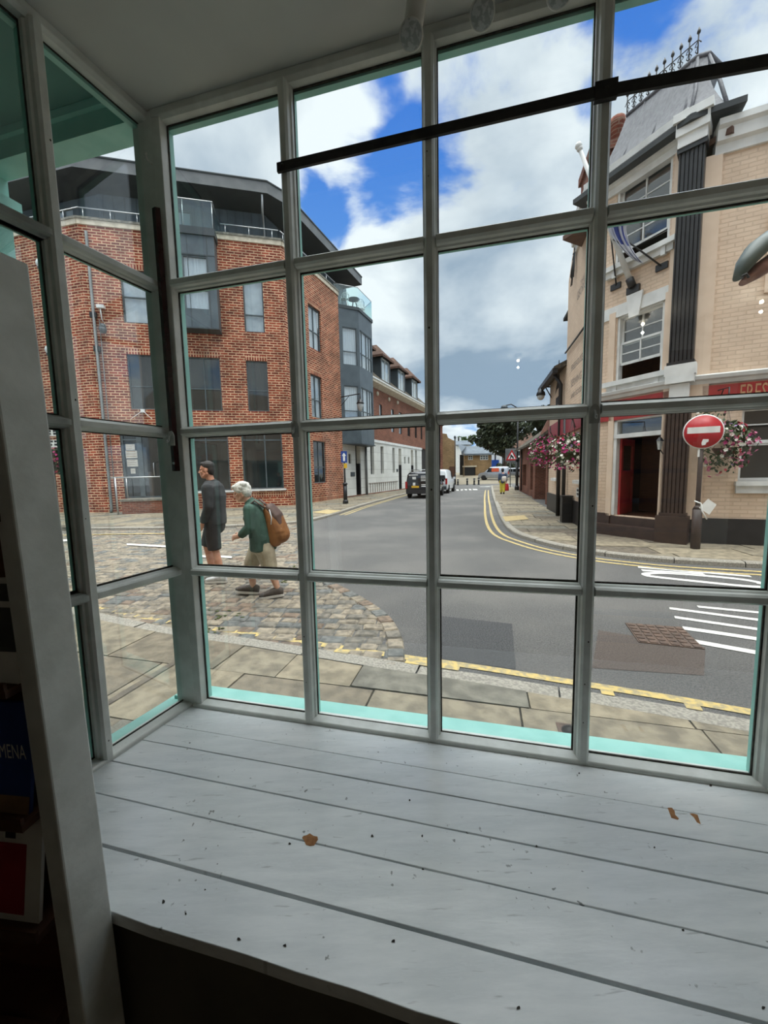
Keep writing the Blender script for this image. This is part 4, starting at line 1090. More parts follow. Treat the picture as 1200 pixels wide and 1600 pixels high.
mb.tube([A1.P(-7.05, .2, .7), A1.P(-7.05, .2, pz)], .025, 8); mb.tube([A1.P(-5.25, 1.28, .1), A1.P(-5.25, 1.28, pz)], .03, 8); mb.tube([A1.P(-7.05, .2, pz), A1.P(-7.05, 1.28, pz)], .022, 8)
mb.build('handrail', 'steel', blk)
# fittings on the brick: pipes, lamp, boxes, alarms, sign bracket
up = A1.px(146, 640)[0]
mb = MB().tube([A1.P(-8.02+.25, .08, 11.7), A1.P(-8.02+.25, .08, .3), A1.P(-7.77, .16, .12)], .055, 10); mb.build('downpipe', 'roof_grey', blk)
u_, z_ = A1.px(156, 500)
MB().tube([A1.P(u_, .05, z_), A1.P(u_, .05, 0.2)], .018, 6).build('conduit', 'roof_grey', blk)
u_, z_ = A1.px(160, 482); mb = MB().tube([A1.P(u_, .0, z_-.55), A1.P(u_, .14, z_-.5), A1.P(u_-.02, .16, z_)], .025, 8); mb.box(A1, u_-.14, u_+.14, .05, .22, z_-.05, z_+.08); mb.build('camera', 'white_paint', blk)
u_, z_ = A1.px(164, 514); mb = MB().tube([A1.P(u_-.22, 0, z_), A1.P(u_-.15, .12, z_+.02), A1.P(u_, .18, z_+.12)], .03, 8)
mb.ball(A1.P(u_, .18, z_+.05), .12, 10).lathe(A1.P(u_, .18, z_-.22), [(.02, -.02), (.1, 0), (.13, .12), (.13, .2)], 12); mb.build('wall_lamp', 'grey_dark', blk)
for px, py in ((147, 493), (153, 546)):
    u_, z_ = A1.px(px, py); MB().box(A1, u_-.12, u_+.12, 0, .12, z_-.11, z_+.11).build('junction_box', 'black', blk)
u_, z_ = A1.px(224, 642); mb = MB().box(A1, u_-.08, u_+.08, 0, .1, z_-.08, z_+.06)
mb.tube([A1.P(u_, .08, z_), A1.P(u_-.42, .3, z_-.4)], .012, 5).tube([A1.P(u_, .08, z_), A1.P(u_+.42, .3, z_-.4)], .012, 5); mb.build('sign_bracket', 'white_paint', blk)
for px, py in ((65, 412), (79, 547)):
    u_, z_ = A0.px(px, py)
    mb = MB().lathe(A0.P(u_, .0, z_), [(.20, 0), (.21, .06), (.15, .14), (.01, .17)], 8, 0, A0.n); o = mb.build('alarm_box', 'white_paint', blk)
    MB().box(A0, u_-.1, u_+.1, .02, .12, z_-.24, z_-.14).build('lens', 'grey_dark', o)
# canted bay on the street side with a glass balcony above
B5 = 5.42; bn = .85
q = [A2.P(B5, 0, 0), A2.P(B5+.95, bn, 0), A2.P(B5+3.0, bn, 0), A2.P(B5+3.7, 0, 0)]
fL = Fr((q[0].x, q[0].y), math.degrees(atan2(q[1].x-q[0].x, q[1].y-q[0].y)), .09); wL = (q[1]-q[0]).length
fM = Fr((q[1].x, q[1].y), 21.5, .09); fL.o.z = fM.o.z = 0
z0, z1 = 3.45, 11.35
LH = [(.18, wL-.14, 8.1, 10.3), (.18, wL-.14, 4.55, 6.9)]; MH = [(.12, 1.93, 8.1, 10.3), (.12, 1.93, 4.55, 6.9)]
mb = MB(); wall(mb, fL, 0, wL, z0, z1, LH, .05); wall(mb, fM, 0, 2.05, z0, z1, MH, .05)
mb.face([q[2]+Vector((0, 0, z0)), q[3]+Vector((0, 0, z0)), q[3]+Vector((0, 0, z1)), q[2]+Vector((0, 0, z1))])
mb.face([p+Vector((0, 0, z0)) for p in q]); mb.face([p+Vector((0, 0, z1)) for p in q])
b2 = fix(mb.build('bay', 'grey_metal', blk))
for r_ in LH: window(fL, r_, blk, (1,), (1.75, 1), .03, fw=.05, back='curtain')
for r_ in MH: window(fM, r_, blk, (.5, 1, .6, .6), (1.6, 1), .03, fw=.05, back='curtain')
mb = MB(); pl = [(p.x, p.y) for p in (A2.P(B5-.02, 0, 0), A2.P(B5+.92, bn+.06, 0), A2.P(B5+3.05, bn+.06, 0), A2.P(B5+3.75, 0, 0))]
slab(mb, pl, z1, z1+.18); mb.build('bay_cap', 'grey_dark', b2); mb = MB(); slab(mb, pl, z0-.06, z0); mb.build('bay_base', 'grey_dark', b2)
mb = MB(); pts = [A2.P(B5-.15, -.2, 0), A2.P(B5+.92, bn, 0), A2.P(B5+3.02, bn, 0), A2.P(B5+3.7, 0.05, 0)]
for a, b in zip(pts, pts[1:]):
    d = (b-a).normalized(); nn = Vector((d.y, -d.x, 0))*.012; zz = (z1+.2, z1+1.3)
    mb.face([a+Vector((0, 0, zz[0])), b+Vector((0, 0, zz[0])), b+Vector((0, 0, zz[1])), a+Vector((0, 0, zz[1]))])
    mb.face([a+nn+Vector((0, 0, zz[0])), b+nn+Vector((0, 0, zz[0])), b+nn+Vector((0, 0, zz[1])), a+nn+Vector((0, 0, zz[1]))])
b2g = mb.build('balcony_glass', 'glass_balcony', blk)
MB().tube([p+Vector((0, 0, z1+1.32)) for p in pts], .02, 6).build('handrail', 'steel', b2g)
# a white chair and a table on that balcony
def garden_chair(c, turn, label):
    f_ = Fr((c.x, c.y), turn, c.z); t = thing('garden_chair', label, 'chair', c, 'white chairs on the balcony')
    mb = MB(); mb.lathe(f_.P(0, 0, .43), [(.22, 0), (.23, .015), (.22, .03)], 14); mb.build('seat', 'white_paint', t)
    mb = MB()
    for a in range(5):
        x = -.2+.1*a; mb.tube([f_.P(x, -.2, .46), f_.P(x*1.1, -.26, .75), f_.P(x*.8, -.28, .95-.5*abs(x)**1.5)], .012, 6)
    mb.tube([f_.P(-.22, -.2, .45), f_.P(-.25, -.26, .75), f_.P(-.14, -.28, .93), f_.P(0, -.28, .98), f_.P(.14, -.28, .93), f_.P(.25, -.26, .75), f_.P(.22, -.2, .45)], .016, 6)
    for z in (.6, .8): mb.tube([f_.P(-.24, -.24, z), f_.P(0, -.27, z), f_.P(.24, -.24, z)], .01, 6)
    mb.build('backrest', 'white_paint', t)
    for sx in (-1, 1):
        for sy in (-1, 1): MB().tube([f_.P(.17*sx, .16*sy, .44), f_.P(.22*sx, .22*sy, 0)], .016, 6).build('leg', 'white_paint', t)
zc = z1+.19
garden_chair(A2.P(B5+.55, .12, zc), 100, 'ornate white garden chair behind the balcony glass next to the brick wall')
garden_chair(A2.P(B5+2.3, .45, zc), 280, 'white garden chair at the far end of the glass balcony')
c = A2.P(B5+1.35, .38, zc); t = thing('garden_table', 'small dark round table on the glass balcony between white chairs', 'table', c)
MB().lathe(c+Vector((0, 0, .68)), [(.36, 0), (.37, .02), (.36, .04)], 18).build('tabletop', 'grey_dark', t)
mb = MB()
for k in range(3): mb.tube([c+Vector((.05*cos(k*2.1), .05*sin(k*2.1), .68)), c+Vector((.26*cos(k*2.1), .26*sin(k*2.1), 0))], .02, 6)
mb.build('leg_set', 'grey_dark', t)

# ------------------------------------------------------------------ the long terrace with a white ground floor
B = Fr(A2.P(B5, -.12, 0)[:2], 22.3)
ter = thing('terrace_building', 'long terrace with white ground floor, brown brick upper floor and tiled dormers', 'building', B.P(8, -2, .09))
LB = 17.2; ZB, ZBE = 4.0, 7.75
bw_rects = [B.rect(*p) for p in ((578.5, 695, 585.0, 741), (594.5, 697, 600, 740), (613, 699.5, 617.3, 738.5), (648.5, 703.5, 652, 736))]
small = [B.rect(544.5, 709, 549, 724.5), B.rect(631.5, 713.5, 633.8, 724.5), B.rect(637.5, 714, 640, 724.5)]
drs = [B.rect(554.8, 692, 564.8, 778), B.rect(622.5, 700.5, 628, 767), B.rect(642, 703, 646.5, 765)]
drs = [(a, b, .12, d) for a, b, c, d in drs]
up = [B.rect(*p) for p in ((592.5, 627, 597.5, 665), (611, 634, 616, 672.5), (623, 639.5, 628, 677), (636.5, 645, 641, 680), (648, 648, 651.5, 683), (657, 651, 660, 685))]
up = [(a, b, 4.9, 6.75) for a, b, c, d in up]
mb = MB(); wall(mb, B, 0, LB, .09, ZB, bw_rects+small+drs, .30); mb.build('ground_floor_wall', 'render_white', ter)
mb = MB(); wall(mb, B, 0, LB+3, ZB, ZBE, up, .12); mb.build('upper_wall', 'brick2', ter)
mb = MB(); mb.box(B, 3.6, LB, -.05, .05, ZB-.16, ZB+.03); mb.build('string_course', 'white_paint', ter)
mb = MB(); mb.box(B, 0, LB, -.02, .03, .02, .16); mb.build('plinth', 'brick_old', ter)
mb = MB()
for k in range(14): mb.box(B, 4.2+k*.42, 4.2+k*.42+.035, -.02, .04, .2, .85)
mb.box(B, 4.0, 10, -.02, .045, .85, .89); mb.build('plinth_groove', 'ink', ter)
for r_ in bw_rects:
    w = window(B, r_, ter, (1,), (3, 1), .2, fw=.03, fm='grey_dark')
    MB().box(B, r_[0]+.03, r_[1]-.03, -.3, -.28, r_[2]+.05, r_[2]+.75).build('board', 'teal_shaded', w)
for r_ in small: window(B, r_, ter, (1,), (1,), .12, fw=.03, fm='grey_dark')
for i, r_ in enumerate(drs):
    d_ = MB().box(B, r_[0], r_[1], -.30, -.25, .1, 2.15).box(B, r_[1]-.12, r_[1], -.3, .0, .1, 2.25).build('door', 'black', ter)
    MB().box(B, r_[0], r_[1], -.42, -.38, 2.15, r_[3]).build('panel', 'stone_band', d_)
for i, r_ in enumerate(up): window(B, r_, ter, (1,), (1,), .06, fw=.03, fm='grey_dark', back='blind' if i in (0, 1, 2) else None)
mb = MB()
u_, z_ = B.px(551, 741); mb.box(B, u_-.3, u_+.3, 0, .03, z_-.14, z_+.14); u_, z_ = B.px(620.5, 735); mb.box(B, u_-.2, u_+.2, 0, .03, z_-.12, z_+.12); mb.build('plaque', 'grey_dark', ter)
u_, z_ = B.px(573.5, 700); MB().tube([B.P(3.42, .10, 3.6), B.P(3.42, .10, .1)], .075, 8).build('downpipe', 'roof_grey', ter)
for px, py in ((589, 615), (607, 624), (620.5, 629)):
    u_, z_ = B.px(px, py); MB().lathe(B.P(u_, 0, z_), [(.17, 0), (.17, .07), (.1, .12), (.01, .13)], 10, 0, B.n).build('vent_box', 'stone_band', ter)
# eaves, roof slope and dormers
mb = MB(); mb.prism(B, [(-.1, ZBE-.0), (.55, ZBE+.18), (.55, ZBE+.42), (.48, ZBE+.42), (.48, ZBE+.28), (-.1, ZBE+.28)], 'u', 3.4, LB+3); mb.build('eaves', 'stone_band', ter)
MB().box(B, 3.35, LB+3, .46, .60, ZBE+.36, ZBE+.46).build('gutter', 'white_paint', ter)
rs = [(.46, ZBE+.4), (-4.2, ZBE+4.6), (-4.2, ZBE+4.2), (.3, ZBE+.2)]
mb = MB(); mb.prism(B, rs, 'u', 2.4, LB+3); fix(mb.build('roof', 'tiles_dark', ter))
def dormer(u, w=2.0):
    nf = -.35; zb = ZBE+1.0; zt = zb+1.95; nb = -3.2
    mb = MB()
    wall(mb, B.sub(0, nf), u, u+w, zb, zt, [(u+.2, u+w-.2, zb+.15, zt-.12)], .08, 0)
    for x in (u, u+w): mb.face([B.P(x, nf, zb-.35), B.P(x, nb, zb-.35), B.P(x, nb, zt), B.P(x, nf, zt)], 0)
    d_ = mb.build('dormer', 'grey_dark', ter)
    mb = MB(); e = .28; rid = (u+w/2)
    a, b, c, d = B.P(u-e, nf+e, zt), B.P(u+w+e, nf+e, zt), B.P(u+w+e, nb-1, zt), B.P(u-e, nb-1, zt)
    r1, r2 = B.P(rid, nf-.75, zt+1.15), B.P(rid, nb-1, zt+1.15)
    mb.face([a, b, r1]); mb.face([b, c, r2, r1]); mb.face([d, a, r1, r2]); mb.face([a, d, c, b])
    for p, q_ in ((a, b), (b, c), (d, a)): mb.face([p-Vector((0, 0, .16)), q_-Vector((0, 0, .16)), q_, p])
    fix(mb.build('dormer_roof', 'tiles_brown', d_))
    w_ = window(B.sub(0, nf), (u+.2, u+w-.2, zb+.15, zt-.12), ter, (1, 1), (1,), .05, fw=.06, fm='white_paint', back='blind')
for u in (3.75, 7.55, 11.35, 15.2): dormer(u)
mb = MB()
for z in (.1, 4.0, 7.7): mb.box(B, .3, LB, -3.5, -.5, z-.05, z+.05)
mb.box(B, .1, LB, -3.6, -3.5, 0, 8); mb.build('floor_slab', 'dark_in', ter)
MB().box(B, LB+.02, LB+3, -2.6, -.1, .09, 4.0).build('passage', 'dark_in', ter)
# ------------------------------------------------------------------ the cream public house on the right
CC = g(1050, 846, .09)
C1 = Fr(CC[:2], 154.0); C2 = Fr(CC[:2], 115.0)
uw = -1.90; c3 = C1.P(uw, 0, 0); C3 = Fr(c3[:2], 194.0)
CP = Fr(CC[:2], 134.5)
pub = thing('public_house', 'cream painted brick public house with canted corner entrance and lead turret roof', 'building', CC)
ZS = 3.20; ZC = 7.43
mid = C1.rect(965, 495, 1034, 581); mid = (mid[0], mid[1], mid[2], mid[3])
upz0 = C1.px(1042, 378)[1]; upw = (-1.42, -.34, upz0, upz0+1.62)
dr_ = C1.rect(961, 652, 1031, 811); dr_ = (dr_[0], dr_[1], .52, C1.px(1000, 650)[1])
w2 = (C2.px(1156, 700)[0], C2.px(1156, 700)[0]+1.5, C2.px(1175, 752)[1], C2.px(1175, 636)[1])
c3w = [C3.rect(868.5, 722, 874.5, 748), C3.rect(906, 694, 922, 749)]
zw3 = C3.px(905, 750)[1]; c3w = [(a, b, zw3, zw3+1.4) for a, b, c, d in c3w]
mb = MB()
wall(mb, C1, uw, 0, 0, ZC, [mid, upw, dr_], .14)
wall(mb, C2, 0, 7, 0, 7.1, [w2], .14)
wall(mb, C3, -2.75, 0, 0, 7.1, [w for w in c3w if w[0] > -2.7], .14)
wall(mb, C3, -5.5, -2.75, 0, 4.72, [w for w in c3w if w[0] <= -2.7], .14)
mb.face([C3.P(-2.75, 0, 7.1), C3.P(0, 0, 7.1), C3.P(0, 0, 7.6), C3.P(-1.75, 0, 8.35)])
mb.face([C3.P(-2.75, 0, 4.6), C3.P(-2.75, -3, 4.6), C3.P(-2.75, -3, 8), C3.P(-2.75, 0, 7.1)])
pw = mb.build('wall', 'pub_brick', pub)
mb = MB()
mb.box(C3, -5.5, -5.4, -4, 0, 0, 4.7); mb.box(C3, -5.4, 0, -6, -5.9, 0, 7); mb.box(C2, 1, 7, -6, -5.9, 0, 7)
for z in (.45, 3.3, 6.9): mb.box(C3, -5.3, -.3, -5.8, -.35, z-.05, z+.05); mb.box(C2, .3, 6.8, -5.8, -.35, z-.05, z+.05)
mb.build('floor_slab', 'dark_in', pub)
# pilaster strips beside the corner, architraves and bands
mb = MB()
mb.box(C1, -.28, -.02, 0, .05, .55, ZC); mb.box(C1, uw, uw+.16, 0, .05, .55, ZC)
mb.box(C2, .12, .42, 0, .05, .55, 7.1)
for r_ in (mid,): mb.box(C1, r_[0]-.16, r_[0]-.02, 0, .04, r_[2], r_[3]+.1); mb.box(C1, r_[1]+.02, r_[1]+.10, 0, .04, r_[2], r_[3]+.1)
mb.box(C1, dr_[0]-.12, dr_[0], 0, .05, .5, dr_[3]+.1); mb.box(C1, dr_[1], dr_[1]+.12, 0, .05, .5, dr_[3]+.1)
pts = [(1.12, 4.6), (1.32, 4.6), (1.34, 4.42), (1.45, 4.3), (6, 4.3), (6, 6.2), (1.45, 6.2), (1.32, 6.05), (1.12, 5.9)]
mb.prism(C2, pts, 'n', 0, .035)
mb.build('pilaster_strip', 'pub_plain', pub)
mb = MB()
lz0, lz1 = C1.px(1054, 463)[1], C1.px(1054, 442)[1]
mb.box(C1, uw+.02, -.12, 0, .03, lz0, lz1); k0 = C1.px(994, 470)[0]
mb.prism(C1, [(k0-.10, lz0-.12), (k0+.10, lz0-.12), (k0+.17, lz1+.10), (k0-.17, lz1+.10)], 'n', .03, .07)
zl = C1.px(1050, 299)[1]; mb.box(C1, uw+.1, -.35, 0, .03, upw[3]+.02, upw[3]+.40)
mb.build('lintel', 'white_paint', pub)
mb = MB()
for r_ in (mid, upw):
    mb.box(C1, r_[0]-.2, r_[1]+.18, -.1, .16, r_[2]-.10, r_[2]); mb.box(C1, r_[0]-.14, r_[1]+.12, 0, .09, r_[2]-.22, r_[2]-.10)
    for x in (r_[0]+.02, r_[1]-.08): mb.box(C1, x, x+.08, .05, .12, r_[2]-.26, r_[2]-.1)
mb.box(C2, w2[0]-.05, w2[1]+.1, -.1, .10, w2[2]-.08, w2[2]); mb.box(C2, w2[0]-.03, w2[1]+.08, -.0, .05, w2[2]-.22, w2[2]-.08)
for r_ in c3w: mb.box(C3, r_[0]-.08, r_[1]+.08, -.1, .14, r_[2]-.09, r_[2])
mb.build('window_ledge', 'white_paint', pub)
mb = MB()
prof = [(0, ZS-.10), (.05, ZS-.08), (.07, ZS-.02), (.13, ZS), (.15, ZS+.06), (.05, ZS+.10), (0, ZS+.1)]
mb.prism(C1, prof, 'u', uw-.04, .06); mb.prism(C2, prof, 'u', -.04, 7)
mb.box(CP, -.22, .22, .05, .24, ZS-.04, ZS+.10); mb.box(CP, -.24, .24, .02, .24, ZS+.10, ZS+.30); mb.box(CP, -.15, .15, .05, .18, 2.78, ZS-.05)
mb.build('string_course', 'white_paint', pub)
# fluted black pilaster on the corner
def fluted(z0, z1, w, m, name):
    mb = MB(); pts = []; k = 6
    for i in range(k):
        a = -w+2*w*i/k; b = -w+2*w*(i+1)/k
        pts += [(a, .19), (a+.35*(b-a), .19), (a+.5*(b-a), .165), (a+.65*(b-a), .165), (b-.02, .19)]
    pts = [(-w, -.05)]+pts+[(w, .19), (w, -.05)]
    mb.prism(CP, pts, 'z', z0, z1); mb.box(CP, -w-.025, w+.025, -.05, .22, z0, z0+.06); mb.box(CP, -w-.03, w+.03, -.05, .225, z1-.1, z1)
    return mb.build(name, m, pub)
fluted(ZS+.30, ZC-.1, .185, 'black', 'pilaster'); fluted(.62, 2.80, .19, 'plinth_brown', 'pilaster')
# plinth and steps
mb = MB(); mb.box(CP, -.26, .26, -.1, .28, 0, .62); mb.box(C1, dr_[1]+.02, .0, -.1, .05, 0, .58); mb.box(C1, uw, dr_[0]-.02, -.1, .05, 0, .55); mb.box(C1, dr_[0]-.02, dr_[1]+.1, -.1, .02, 0, .50)
mb.box(C1, uw+.02, dr_[1]+.06, 0, .26, 0, .32)
mb.build('plinth', 'plinth_brown', pub)
mb = MB(); mb.box(C2, .12, 7, -.1, .04, 0, .58); mb.box(C3, -5.5, 0, -.1, .035, 0, .72); mb.build('plinth', 'plinth_black', pub)
# sash windows
def sash(fr, rc, open_, label=None):
    w = window(fr, rc, pub, (1, 1), (1, 1), .10, fw=.06, bar=.035, fm='white_paint', label=label)
    zm = (rc[2]+rc[3])/2+.05; mb = MB()
    mb.box(fr, rc[0]+.05, rc[1]-.05, -.13, -.08, zm-.03, zm+.03); mb.box(fr, rc[0]+.05, rc[1]-.05, -.12, -.085, (zm+rc[3])/2-.012, (zm+rc[3])/2+.012)
    mb.build('sash_bar', 'white_paint', w); return w
zm = mid[2]+(mid[3]-mid[2])*.20
def open_sash(fr, rc, gap, label):
    u0, u1, z0, z1 = rc; mb = MB()
    mb.box(fr, u0, u0+.05, -.16, -.02, z0, z1); mb.box(fr, u1-.05, u1, -.16, -.02, z0, z1); mb.box(fr, u0, u1, -.16, -.02, z1-.05, z1)
    w = mb.build('window', 'white_paint', pub); w['label'] = label
    zb = z0+gap; zmid = zb+(z1-zb)*.42
    for a, b, n_ in ((zmid-.02, z1-.05, -.13), (zb, zmid+.04, -.08)):
        m2 = MB()
        for p in ((u0+.05, u1-.05, a, a+.055), (u0+.05, u1-.05, b-.045, b), (u0+.05, u0+.09, a, b), (u1-.09, u1-.05, a, b), ((u0+u1)/2-.014, (u0+u1)/2+.014, a, b)): m2.box(fr, p[0], p[1], n_-.02, n_+.02, p[2], p[3])
        if n_ == -.13 or True: m2.box(fr, u0+.06, u1-.06, n_-.012, n_+.012, (a+b)/2-.012, (a+b)/2+.012)
        s_ = m2.build('sash', 'white_paint', w); MB().box(fr, u0+.08, u1-.08, n_-.004, n_+.004, a+.04, b-.03).build('pane', 'glass_far', s_)
open_sash(C1, mid, .34, 'white sash window pushed up a little over a dark room')
open_sash(C1, upw, .26, 'white sash window, open at the bottom, behind the flag')
sash(C2, w2, 0)
for r_ in c3w: sash(C3, r_, 0)
# entrance: transom light, frame, open red door
u0, u1, z0, z1 = dr_; zt = z1-.38
mb = MB(); mb.box(C1, u0, u0+.07, -.14, .02, z0, z1); mb.box(C1, u1-.03, u1, -.14, .02, z0, z1); mb.box(C1, u0, u1, -.14, .02, z1-.06, z1); mb.box(C1, u0, u1, -.13, .03, zt-.05, zt+.04)
e_ = mb.build('door_frame', 'white_paint', pub); MB().box(C1, u0+.05, u1-.02, -.08, -.07, zt, z1-.04).build('pane', 'glass_far', e_)
wd = .82
dl = Fr(C1.P(u0+.10, -.10, 0)[:2], 154-104)
dm = MB()
for a, b, c, d in ((0, .11, z0, zt-.05), (wd-.11, wd, z0, zt-.05), (.11, wd-.11, z0, z0+.25), (.11, wd-.11, zt-.2, zt-.05), (.11, wd-.11, z0+.85, z0+1.0)): dm.box(dl, a, b, -.02, .02, c, d)
dm.box(dl, .11, wd-.11, -.008, .008, z0+.25, z0+.85)
d_ = dm.build('door', 'pub_red', pub); MB().box(dl, .11, wd-.11, -.004, .004, z0+1.0, zt-.2).build('pane', 'glass_far', d_)
mb = MB(); mb.box(C1, u0-.3, u1+.3, -1.6, -1.55, .5, 3.2); mb.box(C1, u0-.3, u1+.3, -1.6, -.14, .42, .5); mb.box(C1, uw-1.6, .6, -2.3, -2.2, 3.2, 7.4); mb.box(C1, uw-1.0, .5, -2.4, -.14, 7.3, 7.4); mb.box(C1, uw+.05, uw+.1, -2.3, -.15, 3.2, 7.4); mb.box(C1, u1+.02, u1+.06, -1.6, -.14, .5, 3.1); mb.build('lobby', 'wood_dark', pub)
# red fascias with lettering
mb = MB(); fz0, fz1 = C1.px(1040, 648)[1], ZS-.13
mb.box(C1, uw+.05, -.18, 0, .05, fz0+.02, fz1); mb.build('fascia_board', 'pub_red', pub)
fr_ = C2.rect(1097, 605, 1260, 624)
fb = MB().box(C2, fr_[0], 4.5, 0, .05, fr_[2], ZS-.12).build('fascia_board', 'pub_red', pub)
ua = C2.px(1155, 612)[0]; ub = C2.px(1200, 610)[0]
mb = MB(); text_mesh(mb, C2, 'FRESH', ua, fr_[2]+.03, (ZS-.12-fr_[2])-.06, .054, 0, (ub-ua)*1.27); mb.build('lettering', 'gold', fb)
s3 = C3.rect(866, 664, 912, 684); 
f3 = MB().box(C3, -5.1, -.1, 0, .10, 2.62, 3.12).build('fascia_board', 'maroon_sign', pub)
# painted lettering on the street wall
mb = MB()
def wall_text(s, lb, lt, rb, n=.004):
    a, z0 = C3.px(*lb); _, z1 = C3.px(*lt); b, _ = C3.px(*rb); text_mesh(mb, C3, s, a, z0, z1-z0, n, 0, b-a)
wall_text('FREEHOUSE BEER', (892.5, 581), (892.5, 571.5), (921, 548)); wall_text('SERVING ALES', (892, 606), (892, 595), (921, 573)); wall_text('AND GOOD FOOD', (892, 624), (892, 616), (920, 600))
wall_text('THE', (907, 447), (907, 440), (914, 432)); wall_text('GEORGE', (901.5, 471), (901.5, 459), (918, 433))
mb.build('painted_lettering', 'ink', pub)
mb = MB(); a, z = C3.px(872, 612)
mb.prism(C3, [(a-.5, z), (a-.3, z+.05), (a-.15, z+.45), (a-.05, z+.5), (a, z+1.0), (a+.12, z+1.0), (a+.18, z+.5), (a+.25, z+.3), (a+.25, z+.12), (a-.2, z+.1)], 'n', 0, .004)
for k in range(2): mb.box(C3, a-.35, a+.3, 0, .004, z-.42-.45*k, z-.16-.45*k)
mb.build('painted_emblem', 'ink_dark', pub)
mb = MB(); a, z = C3.px(889, 545); b, z2 = C3.px(920, 500)
mb.tube([C3.P(-2.7, .05, 5.05), C3.P(-1.2, .05, 5.05), C3.P(-.2, .05, 5.05)], .025, 6); mb.build('cable', 'black', pub)
# eaves, downpipes, chimney, gable bricks on the street side
MB().prism(C3, [(.35, 4.55), (.35, 4.7), (-4.2, 6.8), (-4.2, 6.6)], 'u', -5.75, -2.7).build('roof', 'tiles_dark', pub)
mb = MB(); mb.box(C3, -5.75, -2.7, .25, .40, 4.5, 4.64); mb.tube([C3.P(-3.0, .3, 4.55), C3.P(-3.0, .10, 4.2), C3.P(-3.0, .10, .1)], .06, 8); mb.build('gutter', 'black', pub)
mb = MB(); mb.tube([C3.P(-2.2, .10, 3.1), C3.P(-2.2, .10, .6)], .055, 8); mb.build('downpipe', 'black', pub)
mb = MB(); mb.box(C3, -2.0, -.9, -1.4, -.1, 7.2, 9.2); mb.box(C3, -2.06, -.84, -1.46, -.04, 9.2, 9.4); mb.box(C3, -1.9, -.3, -.3, .01, 7.6, 8.7); ch = mb.build('chimney', 'brick_old', pub)
mb = MB()
for x in (-1.7, -1.2): mb.lathe(C3.P(x, -.7, 9.4), [(.17, 0), (.15, .5), (.19, .55), (.17, .68)], 12)
mb.build('chimney_pot', 'brick2', ch)
mb = MB(); 
for k in range(10): mb.tube([C3.P(-1.95+.02*k, .03, 7.5+.02*k), C3.P(-1.9+R.uniform(-.15, .3), .1, 7.3-.1*k+R.uniform(0, .3))], .012, 5)
mb.build('bracket', 'black', pub)
# cornice and turret roof over the corner
def prof_at(z, s=1.0): return [(-.1, z), (.05*s, z), (.07*s, z+.12), (.14*s, z+.14), (.16*s, z+.34), (.24*s, z+.38), (.26*s, z+.50), (-.1, z+.50)]
mb = MB(); mb.prism(C1, prof_at(ZC), 'u', uw-.15, .0); mb.prism(C3, prof_at(ZC), 'u', -1.8, .1)
mb.prism(C2, [(-.1, 7.08), (.05, 7.08), (.07, 7.22), (.14, 7.25), (.16, 7.42), (.22, 7.46), (.22, 7.56), (-.1, 7.56)], 'u', .3, 7)
mb.box(CP, -.21, .21, -.1, .24, ZC-.12, ZC+.06); mb.box(CP, -.24, .24, -.1, .28, ZC+.06, ZC+.28); mb.box(CP, -.28, .28, -.1, .33, ZC+.28, ZC+.42)
mb.build('cornice', 'white_paint', pub)
ze = C1.px(1068, 192, .25)[1]
ov = .34
base = [C3.P(-2.3, ov, 0), C3.P(-.1, ov, 0)+C3.r*.05, C1.P(.02, ov, 0), C2.P(.65, ov, 0), C2.P(.65, -2.2, 0)]
base = [C1.P(uw-.35, ov, 0), C1.P(.10, ov, 0), C2.P(.62, ov, 0), C2.P(.62, -2.0, 0), C1.P(uw-.35, -2.4, 0)]
inn = [C1.P(uw-.12, .10, 0), C1.P(-.05, .10, 0), C2.P(.42, .10, 0), C2.P(.42, -1.8, 0), C1.P(uw-.12, -2.2, 0)]
def solve_top(px, py, n): return C1.px(px, py, n)
ta = C1.px(981, 178, -.75); tb = C1.px(1091, 95, -.75); zt_ = (ta[1]+tb[1])/2
topq = [C1.P(ta[0], -.72, zt_), C1.P(tb[0], -.72, zt_), C1.P(tb[0]+.12, -.85, zt_), C1.P(tb[0]+.1, -1.4, zt_), C1.P(ta[0], -1.4, zt_)]
mb = MB(); k = 5
zb = ze
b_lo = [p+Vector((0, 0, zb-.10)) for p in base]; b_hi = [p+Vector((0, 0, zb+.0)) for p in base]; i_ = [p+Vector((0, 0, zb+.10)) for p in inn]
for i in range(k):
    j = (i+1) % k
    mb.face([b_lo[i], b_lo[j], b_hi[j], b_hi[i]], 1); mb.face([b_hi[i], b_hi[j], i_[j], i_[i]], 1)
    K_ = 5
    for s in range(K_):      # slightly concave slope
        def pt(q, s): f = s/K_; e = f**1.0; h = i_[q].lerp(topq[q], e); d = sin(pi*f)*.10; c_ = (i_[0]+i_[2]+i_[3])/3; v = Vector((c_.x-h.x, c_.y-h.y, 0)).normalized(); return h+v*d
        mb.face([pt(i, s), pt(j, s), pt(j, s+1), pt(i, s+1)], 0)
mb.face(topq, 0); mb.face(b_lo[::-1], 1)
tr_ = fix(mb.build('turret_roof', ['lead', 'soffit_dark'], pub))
mb = MB()
for s in (.30, .62, .93):
    a = i_[0].lerp(i_[1], s); b = topq[0].lerp(topq[1], s); mb.tube([a, a.lerp(b, .5)+C1.n*-.08, b], .025, 6)
for q in (1, 2): mb.tube([i_[q], i_[q].lerp(topq[q], .5)+C1.n*-.08, topq[q]], .03, 6)
mb.tube([topq[0], topq[1], topq[2], topq[3]], .05, 8); mb.build('lead_roll', 'lead', tr_)
